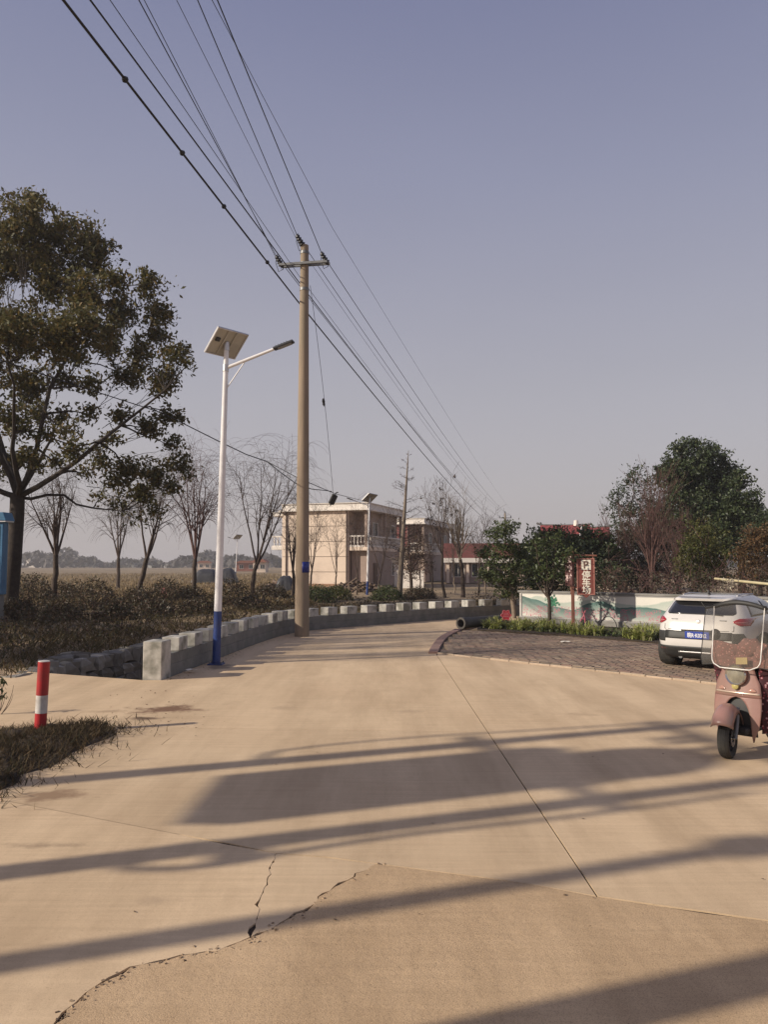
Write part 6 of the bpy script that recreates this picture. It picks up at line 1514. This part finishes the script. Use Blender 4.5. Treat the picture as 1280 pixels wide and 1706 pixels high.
# background planting on the right
leafy('evergreen_tree', 'tallest dark evergreen rising behind the reddish bare tree', at(1160, 0, 46), px_blobs([(1150, 770, 40), (1190, 780, 34), (1120, 790, 30), (1165, 820, 50), (1205, 830, 34), (1130, 850, 46), (1180, 880, 50), (1210, 800, 22), (1100, 890, 40), (1145, 745, 16), (1180, 750, 16)], 46, 1.8, 3), M_EVER, 44, 38, 0.2, 0.2, 0.10, 0.24, 3.0, 0.6, 5)
leafy('evergreen_tree', 'dark evergreen with a drooping right flank beside the tallest one', at(1235, 0, 44), px_blobs([(1230, 800, 20), (1235, 840, 30), (1250, 870, 32), (1225, 890, 40), (1262, 860, 14), (1215, 860, 30), (1262, 900, 26)], 44, 1.5, 4), M_EVER, 44, 38, 0.2, 0.2, 0.10, 0.2, 2.6, 0.6, 5)
leafy('evergreen_tree', 'open-crowned evergreen at the left end of the tall trees', at(1040, 0, 45), px_blobs([(1030, 820, 20), (1050, 800, 18), (1075, 815, 20), (1022, 850, 16), (1045, 850, 24), (1075, 850, 26), (1030, 885, 24), (1065, 890, 30), (1060, 783, 12)], 45, 1.3, 5), M_EVER, 30, 22, 0.2, 0.17, 0.075, 0.16, 2.6, 0.5, 3)
leafy('evergreen_tree', 'dark green shrub-like tree right behind the brown parking sign', at(990, 0, 34), px_blobs([(985, 906, 30), (1012, 912, 30), (965, 925, 24), (990, 950, 34), (1020, 960, 24), (960, 955, 22)], 34, 1.0, 6), M_EVER, 56, 40, 0.16, 0.16, 0.075, 0.1, 1.2, 0.5, 6)
leafy('evergreen_tree', 'broad dark tree filling the gap behind the neat sapling', at(925, 0, 36), px_blobs([(900, 902, 24), (930, 898, 24), (955, 905, 22), (915, 926, 28), (945, 935, 30), (885, 930, 24), (900, 960, 28), (935, 970, 26)], 36, 1.0, 7), M_OSMAN, 56, 38, 0.16, 0.16, 0.075, 0.1, 1.2, 0.5, 6)
leafy('evergreen_tree', 'dull dark tree closing the gap behind the fanning bare tree', at(1075, 0, 40), px_blobs([(1050, 900, 28), (1085, 905, 30), (1115, 915, 28), (1060, 935, 28), (1100, 945, 30), (1040, 950, 24), (1130, 945, 24), (1075, 965, 28)], 40, 1.2, 13), M_BROWNGREEN, 46, 34, 0.18, 0.16, 0.07, 0.1, 1.4, 0.5, 6)
leafy('yellow_tree', 'yellow-green leafy tree above the white car', at(1165, 0, 31), px_blobs([(1165, 890, 28), (1190, 900, 24), (1150, 920, 26), (1180, 930, 30), (1205, 920, 22), (1160, 950, 24), (1200, 955, 24), (1140, 945, 16)], 31, 0.8, 8), M_YEL, 58, 38, 0.15, 0.13, 0.055, 0.09, 1.2, 0.55, 4)
leafy('rusty_tree', 'rust-brown leafy tree at the right edge above the scooter', at(1265, 0, 29), px_blobs([(1260, 895, 24), (1285, 890, 28), (1250, 920, 26), (1280, 930, 32), (1255, 950, 26), (1300, 960, 30), (1240, 955, 18), (1320, 910, 30)], 29, 0.8, 9), M_RUST, 58, 38, 0.14, 0.12, 0.05, 0.09, 1.2, 0.55, 4)
leafy('evergreen_tree', 'low dark green tree between the tall evergreen and the rusty one', at(1278, 0, 38), px_blobs([(1275, 865, 22), (1295, 880, 28), (1262, 885, 20), (1285, 910, 26)], 38, 0.8, 10), M_EVER, 40, 28, 0.18, 0.15, 0.065, 0.1, 1.6, 0.6, 4)
leafy('brown_tree', 'small tree still holding brown leaves before the second building', at(684, 0, 50), px_blobs([(690, 905, 26), (670, 925, 20), (705, 920, 22), (685, 935, 28), (712, 940, 16), (665, 945, 14), (690, 955, 18), (700, 890, 14)], 50, 0.9, 11), M_BROWNL, 26, 18, 0.2, 0.13, 0.06, 0.11, 1.6, 0.5, 3)
# tangled thicket right behind the mural wall
tw_m = MB(); rr = random.Random(8)
TH = dict(segs=[5, 4, 3], wob=[0.14, 0.2, 0.2], lift=[0.05, 0.0, -0.03], kids=[7, 4], ang=[0.6, 0.8], ratio=[0.55, 0.5], sides=[4, 3, 3], tip=0.006); TH['from'] = [0.15, 0.2]
for k in range(54):
    p = MW_A + mdir * rr.uniform(0.8, 13) - mnor * rr.uniform(0.9, 4.5); p.z = 0
    a = rr.uniform(0, 6.28); grow(tw_m, p, Vector((0.4 * math.cos(a), 0.4 * math.sin(a), 1)), rr.uniform(1.0, 2.2), 0.02, 0, TH, rr)
o = tw_m.build('undergrowth', M_TWIGRED); tag(o, 'tangle of bare brown stems behind the painted wall', 'undergrowth', kind='stuff')
C = []
for k in range(420):
    p = MW_A + mdir * rr.uniform(0.2, 14) - mnor * rr.uniform(0.6, 5.0); p.z = rr.uniform(0.1, 1.7); C.append(np.array(p)[None, :] + RNG.normal(size=(26, 3)) * np.array([0.28, 0.28, 0.24]))
o = np_mesh('thicket_foliage', leaves(np.concatenate(C), 0.12, 0.05, 0.2), 4, leaf_mat('thicket_leaf', [(0.05, 0.042, 0.026), (0.035, 0.04, 0.02), (0.08, 0.055, 0.035), (0.03, 0.03, 0.018)], 0.2)); tag(o, 'dull brown and green foliage of the thicket behind the painted wall', 'foliage', kind='stuff')

# ------------------------------------------------------------------ trees standing left of the picture; their shadows streak the road
for k, (s_, p_, h_) in enumerate(((-8.5, 18.0, 9.5), (-9.5, 17.2, 8.0), (-8.0, 20.6, 9.0), (-10.5, 23.5, 10.0), (-9.5, 19.5, 8.5), (-8.5, 26.0, 9.0))):
    q = SP(s_, p_); bare_tree('roadside_tree', 'bare roadside tree left of the picture, number %d from the camera' % (k + 1) if False else ('bare roadside tree off the left edge, shading the ' + ('brick car park', 'road before the parapet', 'far road bend', 'verge behind the parapet', 'car park front edge', 'bank beyond the ditch')[k]), q, h_, 0.17, 6, UPRIGHT, 70 + k, 'roadside trees left of the picture', 0.3, (0, 0), 0.5)
q = SP(-9.2, 18.6)
leafy('roadside_tree', 'leafy roadside tree off the left edge shading the ditch', q, [(Vector((q.x + random.gauss(0, 0.9), q.y + random.gauss(0, 1.0), random.uniform(2.6, 5.0))), random.uniform(0.7, 1.1)) for k in range(12)], M_EVER, 26, 24, 0.2, 0.16, 0.07, 0.14, 2.0, 0.5, 4, group='roadside trees left of the picture')

for s_, p_, lab in ((-11.5, 22.4, 'leafy roadside tree off the left edge shading the near verge'), (-12.5, 26.5, 'leafy roadside tree off the left edge shading the middle verge')):
    q = SP(s_, p_); leafy('roadside_tree', lab, q, [(Vector((q.x + random.gauss(0, 1.0), q.y + random.gauss(0, 1.0), random.uniform(2.4, 6.4 if p_ > 20 else 3.4))), random.uniform(0.8, 1.2) * (1 if p_ > 20 else 0.6)) for k in range(13)], M_EVER, 26, 26, 0.2, 0.18, 0.08, 0.14, 2.0, 0.5, 4, group='roadside trees left of the picture')
# ------------------------------------------------------------------ shrubs and undergrowth on the verge
M_SHRUB = leaf_mat('shrub_leaf', [(0.06, 0.042, 0.03), (0.042, 0.045, 0.022), (0.105, 0.06, 0.042), (0.075, 0.066, 0.03)], 0.15)
def shrub(label, base, rx, rz, mt, n, seed, group='clipped shrubs on the verge'):
    o = thing('round_shrub', label, 'shrub', base, 0, group); d = unit(n); d[:, 2] = np.abs(d[:, 2]) * 1.0
    rad = RNG.random((n, 1)) ** 0.2; C = d * rad * np.array([rx, rx * 0.9, rz]) + RNG.normal(size=(n, 3)) * 0.06
    C *= (1 + 0.12 * np.sin(C[:, :1] * 5 + seed) * np.sin(C[:, 1:2] * 4)); C[:, 2] = np.maximum(C[:, 2], 0.03)
    np_mesh('foliage', leaves(C, 0.10, 0.05, 0.0), 4, mt, o); r_ = random.Random(seed); m = MB()
    for k in range(16):
        a = r_.uniform(0, 6.28); e_ = r_.uniform(0.2, 1.2); m.tube(curve_pts((0, 0, 0), (rx * math.cos(a) * math.cos(e_), rx * math.sin(a) * math.cos(e_), rz * math.sin(e_)), (0, 0, 0.08), 4, 0.02), [0.025, 0.02, 0.014, 0.01, 0.006], 4, cap=False)
    m.build('stems', M_TWIG, o); return o
shr = [(48, 34, 1.25, 1.15, 'dark round shrub just right of the big tree trunk'), (150, 33, 1.35, 1.0, 'wide dark shrub right of the forked willow'), (228, 36, 0.8, 0.7, 'small shrub at the foot of the leaning willow'), (278, 37, 1.1, 0.95, 'reddish shrub under the pink rag'), (318, 38, 0.9, 0.7, 'low shrub at the foot of the red-twigged willow'),
       (385, 36, 1.0, 1.0, 'dark shrub right of the white lamp pole'), (450, 39, 1.1, 0.75, 'low shrub between the tall willow and the power pole'), (528, 40, 0.9, 0.7, 'green shrub right of the power pole foot'), (560, 42, 0.9, 0.6, 'low green shrub under the log pile'), (100, 40, 1.0, 0.8, 'shrub behind the forked willow trunk'), (30, 27, 0.75, 0.6, 'small dark shrub low on the bank by the blue sign box'), (105, 26, 0.8, 0.55, 'rounded shrub low on the bank above the ditch stones'), (190, 27, 0.75, 0.5, 'rounded shrub above the ditch left of the parapet end'), (262, 29, 0.7, 0.5, 'rounded shrub just behind the first merlons'), (330, 30, 0.75, 0.5, 'rounded shrub close left of the white lamp pole'), (420, 32, 0.75, 0.5, 'rounded shrub behind the parapet near the tall willow'), (645, 42, 0.9, 0.6, 'low shrub left of the bare conifer'), (700, 43, 0.9, 0.55, 'low shrub right of the bare conifer')]
for k, (px, Y, rx, rz, lab) in enumerate(shr): shrub(lab, at(px, 0, Y), rx * 1.05, rz * 1.3, M_SHRUB if k not in (7, 8, 16) else M_YEL if k == 8 else M_OSMAN, int(2600 * rx), k)
def blades(C, h, w_, lean=0.5):
    n = len(C); a = RNG.uniform(0, 2 * np.pi, n); hh = h * RNG.uniform(0.5, 1.3, n); tilt = RNG.normal(size=(n, 2)) * lean
    s = np.stack([np.cos(a), np.sin(a), np.zeros(n)], 1) * (w_ * RNG.uniform(0.6, 1.4, n))[:, None] * 0.5
    tip = C + np.stack([tilt[:, 0] * hh, tilt[:, 1] * hh, hh * RNG.uniform(0.75, 1.0, n)], 1); mid = C * 0.42 + tip * 0.58 + np.array([0, 0, 0.02]) * hh[:, None]
    return np.stack([C - s, C + s, mid + s * 0.9, tip], 1)
def verge_pts(n, d0, d1, i0, i1):
    i = RNG.uniform(i0, i1, n); d = RNG.uniform(d0, d1, n); k = np.clip(i.astype(int), 0, NW - 2)
    a = WL[k]; b = WL[k + 1]; t = (b - a) / np.linalg.norm(b - a, axis=1, keepdims=True); nrm = np.stack([-t[:, 1], t[:, 0]], 1)
    q = a + (b - a) * (i - k)[:, None] + nrm * d[:, None]; return q
def z_at(q):
    """ground height at the points, read off the terrain grid"""
    ix = np.clip(np.searchsorted(gx, q[:, 0]), 1, len(gx) - 1); iy = np.clip(np.searchsorted(gy, q[:, 1]), 1, len(gy) - 1); return GZ[iy, ix]
M_DRYG = leaf_mat('dry_grass_blade', [(0.28, 0.20, 0.11), (0.19, 0.14, 0.075), (0.34, 0.25, 0.14), (0.13, 0.11, 0.055)], 0.3, 0.8)
M_GRNG = leaf_mat('rank_verge_grass', [(0.13, 0.09, 0.042), (0.065, 0.06, 0.026), (0.19, 0.13, 0.062), (0.08, 0.056, 0.03), (0.085, 0.085, 0.032)], 0.25, 0.8)
vp = np.concatenate([verge_pts(9500, 2.75, 9.0, 0, 62), verge_pts(2600, 2.7, 4.2, 0, 40), np.stack([RNG.uniform(-16, -6.5, 3000), RNG.uniform(17.3, 34, 3000)], 1)])
dW, iW = wall_dist(vp[:, 0], vp[:, 1]); vp = vp[(dW > 2.7)]
o = np_mesh('verge_grass', blades(np.column_stack([vp, z_at(vp)]), 0.22, 0.03, 0.7), 4, M_GRNG); tag(o, 'rank dark grass and weeds on the verge behind the parapet', 'grass', kind='stuff')
lc = np.concatenate([verge_pts(230, 3.0, 8.0, 0, 62), np.stack([RNG.uniform(-15, -7, 80), RNG.uniform(18, 33, 80)], 1)]); dW, iW = wall_dist(lc[:, 0], lc[:, 1]); lc = lc[dW > 2.9]
C = np.repeat(np.column_stack([lc, z_at(lc) + RNG.uniform(0.05, 0.5, len(lc))]), 24, axis=0) + RNG.normal(size=(len(lc) * 24, 3)) * np.array([0.3, 0.3, 0.14])
o = np_mesh('verge_weeds', leaves(C, 0.10, 0.045, 0.0), 4, M_SHRUB); tag(o, 'low tangled weeds between the shrubs of the verge', 'weeds', kind='stuff')
# dry field grass beyond the verge
n = 26000; Yf = 36 + (RNG.random(n) ** 1.8) * 130; Xf = (RNG.uniform(-60, 520, n) - 640) / FPX * Yf
o = np_mesh('field_grass', blades(np.column_stack([Xf, Yf, z_at(np.column_stack([Xf, Yf]))]), 0.32, 0.10, 0.5), 4, M_DRYG); tag(o, 'pale dry stubble grass across the field', 'grass', kind='stuff')
# grass on the mound by the bollard
pts_ = []
while len(pts_) < 24000:
    q = Vector((random.uniform(-7.2, -2.4), random.uniform(5.8, 10.4), 0)); dd = min((q - g_).length for g_ in jag(gp + [gp[0]], 0.3, 0, 1)); ins_ = inside(q, gp)
    if (ins_ and random.random() < 0.25 + dd * 1.6) or (not ins_ and random.random() < 0.4 * math.exp(-dd * 8)): pts_.append((q.x, q.y, 0.0 if not ins_ else 0.03))
M_MG = leaf_mat('mound_grass_blade', [(0.085, 0.055, 0.03), (0.05, 0.036, 0.02), (0.15, 0.10, 0.05), (0.03, 0.024, 0.015), (0.042, 0.044, 0.018)], 0.25, 0.8)
PN = np.array(pts_); in_d = PN[:, 2] > 0.01; edge_d = np.array([min((Vector((p[0], p[1], 0)) - g_).length for g_ in gp) for p in pts_[::1]])
PN[:, 2] = np.where(in_d, 0.01 + 0.07 * np.clip(edge_d / 0.9, 0, 1), 0.004)
o = np_mesh('mound_grass', blades(PN, 0.085, 0.009, 0.7), 4, M_MG); tag(o, 'short dry grass on the mound round the bollard', 'grass', kind='stuff')
# a few leaning dry stems at the left edge
m = MB(); rr = random.Random(2)
for k in range(7):
    p = G(rr.uniform(-14, 2), 1190); m.tube(curve_pts(p, p + Vector((rr.uniform(-0.02, 0.16), 0, rr.uniform(0.25, 0.5))), (0.03, 0, 0), 4), [0.006, 0.005, 0.004, 0.003, 0.002], 4, cap=False)
ls = thing('weed_plant', 'dark weed with small leaves at the far left edge by the bollard', 'weed', (0, 0, 0)); m.build('stems', M_TWIG, ls)
C = np.array([[*G(random.uniform(-12, 4), 1190)] for _ in range(60)]) + RNG.normal(size=(60, 3)) * np.array([0.03, 0.05, 0.0]) + np.column_stack([np.zeros(60), np.zeros(60), RNG.uniform(0.2, 0.5, 60)])
tag(np_mesh('leaf_spray', leaves(C, 0.09, 0.03, 0.5), 4, M_EVER, ls), kind='stuff')

# ------------------------------------------------------------------ strappy green plants in the bed
M_LILY = leaf_mat('strap_leaf', [(0.33, 0.36, 0.09), (0.24, 0.28, 0.07), (0.42, 0.41, 0.16), (0.17, 0.2, 0.055), (0.5, 0.45, 0.24)], 0.3, 0.4)
def strap_plant(seed, n=30, L=0.36):
    r_ = np.random.default_rng(seed); V = []
    for k in range(n):
        a = r_.uniform(0, 6.28); l_ = L * r_.uniform(0.6, 1.2); w_ = r_.uniform(0.018, 0.034); b0 = np.array([r_.normal() * 0.05, r_.normal() * 0.05, 0.0]); out = np.array([math.cos(a), math.sin(a), 0]); sd_ = np.array([-math.sin(a), math.cos(a), 0]) * w_
        k0 = r_.uniform(0.3, 0.9); prev = (b0 - sd_ * 0.7, b0 + sd_ * 0.7)
        for j in range(1, 5):
            t = j / 4; c = b0 + out * (l_ * k0 * t * (0.5 + 0.5 * t)) + np.array([0, 0, l_ * (1.25 * t - 0.85 * k0 * t * t)]); w2 = sd_ * (1 - 0.75 * t); cur = (c - w2, c + w2); V.append([prev[0], prev[1], cur[1], cur[0]]); prev = cur
    return np.array(V)
protos = []
for k in range(4):
    o = np_mesh('strap_plant', strap_plant(k), 4, M_LILY); protos.append(o.data); bpy.data.objects.remove(o)
bed_front = [G(797, 1051), G(920, 1059), G(1090, 1073)]
zones = []
for k in range(78):
    t = random.random()
    if k < 40: f = G(798, 1050).lerp(G(905, 1056), random.random()); q = f + Vector((0.3, 0.45, 0)) * random.uniform(0.1, 1.7)
    elif k < 54: f = G(905, 1056).lerp(G(1000, 1065), random.random()); q = f + Vector((0.45, 0.45, 0)) * random.uniform(0.1, 0.9)
    else: f = G(1035, 1067).lerp(G(1095, 1073), random.random()) ; q = f + Vector((0.5, 0.5, 0)) * random.uniform(0.1, 2.2)
    zones.append((q, k))
for q, k in zones:
    o = bpy.data.objects.new('strap_plant', random.choice(protos)); link(o); o.location = (q.x, q.y, 0.05); s_ = random.uniform(0.7, 1.15); o.scale = (s_ * 1.15, s_ * 1.15, s_); o.rotation_euler = (0, 0, random.uniform(0, 6.28))
    tag(o, 'bright green strap-leaved plant in the bed by the red scalloped sign' if k < 40 else 'strap-leaved plant in the bed round the parking sign post' if k < 54 else 'strap-leaved plant in the bed left of the white car', 'plant', 'green plants in the bed by the red sign' if k < 40 else 'green plants round the sign post' if k < 54 else 'green plants beside the white car')
# low ground cover between them
C = []
for k in range(3200):
    u = random.random(); q = G(800, 1050).lerp(Vector((11.2, 16.4, 0)), u) + Vector((0.55, 0.5, 0)) * random.uniform(0.0, 2.6 - 0.6 * u); C.append((q.x, q.y, 0.06 + random.random() * 0.12))
o = np_mesh('ground_cover', leaves(np.array(C), 0.11, 0.05, 0.0, 0.6), 4, M_OSMAN); tag(o, 'low leafy ground cover in the planting bed', 'ground cover', kind='stuff')

# pale bamboo rail behind the car with a dry plume beside it
r0 = P(1192, 964, 20.5); r1 = P(1300, 975, 18.5)
br = thing('bamboo_rail', 'pale bamboo rail on posts behind the white car', 'rail', (0, 0, 0))
m = MB(); m.tube([r0, r0.lerp(r1, 0.5), r1, r1 + (r1 - r0) * 0.6], [0.03, 0.034, 0.036, 0.036], 8); m.build('bamboo_pole', mat('pale_bamboo', (0.48, 0.42, 0.26), (0.40, 0.34, 0.2), 5, 0.5), br, 60)
for t in (0.25, 1.25):
    q = r0 + (r1 - r0) * t; m = MB(); m.tube([(q.x, q.y, 0), (q.x, q.y, q.z + 0.05)], 0.035, 8); m.build('post', M_BARK, br, 60)
pp_ = P(1212, 1000, 18.6); pl_ = thing('dry_plume', 'pale dry seed plume just above the roof of the white car', 'plant', (pp_.x, pp_.y, 0))
m = MB()
for k in range(6): m.tube(curve_pts((0, 0, 0), (random.uniform(-0.25, 0.25), random.uniform(-0.1, 0.1), random.uniform(1.25, 1.65)), (0.05, 0, 0), 5), 0.008, 4, cap=False)
m.build('stems', M_TWIG, pl_)
C = np.concatenate([np.array([[random.uniform(-0.26, 0.26), random.uniform(-0.1, 0.1), random.uniform(1.2, 1.7)]]) + RNG.normal(size=(9, 3)) * 0.05 for _ in range(18)])
tag(np_mesh('seed_head', leaves(C, 0.09, 0.035, 0.2), 4, leaf_mat('dry_plume', [(0.45, 0.38, 0.28), (0.32, 0.27, 0.2), (0.52, 0.46, 0.36)], 0.3), pl_), kind='stuff')
# scraps on the ground
for (px, py, s_, mt, lab) in ((943, 1073, 0.12, M_CREAM, 'scrap of pale paper on the brick pavers'), (318, 1121, 0.1, M_CREAM, 'scrap of white litter at the foot of the parapet')):
    q = G(px, py); m = MB(); m.grid([[(q.x + s_ * u, q.y + s_ * 0.6 * v, 0.05 + 0.025 * random.random()) for u in (-1, -0.3, 0.4, 1)] for v in (-1, 0, 1)]); o = m.build('paper_scrap', mt); tag(o, lab, 'litter')
M_DRYLEAF = leaf_mat('fallen_leaf', [(0.13, 0.08, 0.045), (0.08, 0.055, 0.035), (0.18, 0.12, 0.06)], 0.0)
C = np.array([[*G(random.uniform(0, 1280), 1120 + 560 * random.random() ** 1.6)] for _ in range(16)] + [[*G(random.uniform(210, 330), random.uniform(1140, 1230))] for _ in range(40)]); C[:, 2] = 0.012
V = leaves(C, 0.036, 0.02, 0.0); V[:, :, 2] = 0.006 + np.abs(V[:, :, 2] - 0.012) * 0.4
o = np_mesh('fallen_leaves', V, 4, M_DRYLEAF); tag(o, 'scattered small fallen leaves on the concrete', 'leaves', kind='stuff')

# ------------------------------------------------------------------ far woods on the skyline
W_ = []
for k in range(15000):
    px = random.uniform(-160, 1500); Y = random.uniform(430, 720); X = (px - 640) / FPX * Y
    prof_ = 6.5 + 2.6 * math.sin(px * 0.021) + 1.8 * math.sin(px * 0.057 + 1) + 1.2 * math.sin(px * 0.13) + (2.5 if px < 130 else 0)
    W_.append((X, Y, prof_ * (Y / 560) * (1 - random.random() ** 1.6) * random.uniform(0.7, 1.05)))
o = np_mesh('far_woods', leaves(np.array(W_), 4.2, 2.6, 0.0), 4, leaf_mat('far_wood_leaf', [(0.045, 0.04, 0.035), (0.06, 0.05, 0.042), (0.035, 0.035, 0.03)], 0.0)); tag(o, 'low dark band of far woods along the skyline', 'woods', kind='stuff')

# ------------------------------------------------------------------ winter haze
hz = MB(); hz.box((0, 300, 9), (4300, 4500, 24.0))
hm = bpy.data.materials.new('haze_air'); hm.use_nodes = True; hn = hm.node_tree.nodes; hn.clear()
ho = hn.new('ShaderNodeOutputMaterial'); hv = hn.new('ShaderNodeVolumePrincipled'); hv.inputs['Color'].default_value = (0.86, 0.84, 0.86, 1); hv.inputs['Density'].default_value = 0.0007; hv.inputs['Anisotropy'].default_value = 0.2
hm.node_tree.links.new(hv.outputs[0], ho.inputs['Volume'])
o = hz.build('haze', hm); tag(o, 'thin even winter haze over the whole place', 'haze', kind='stuff')
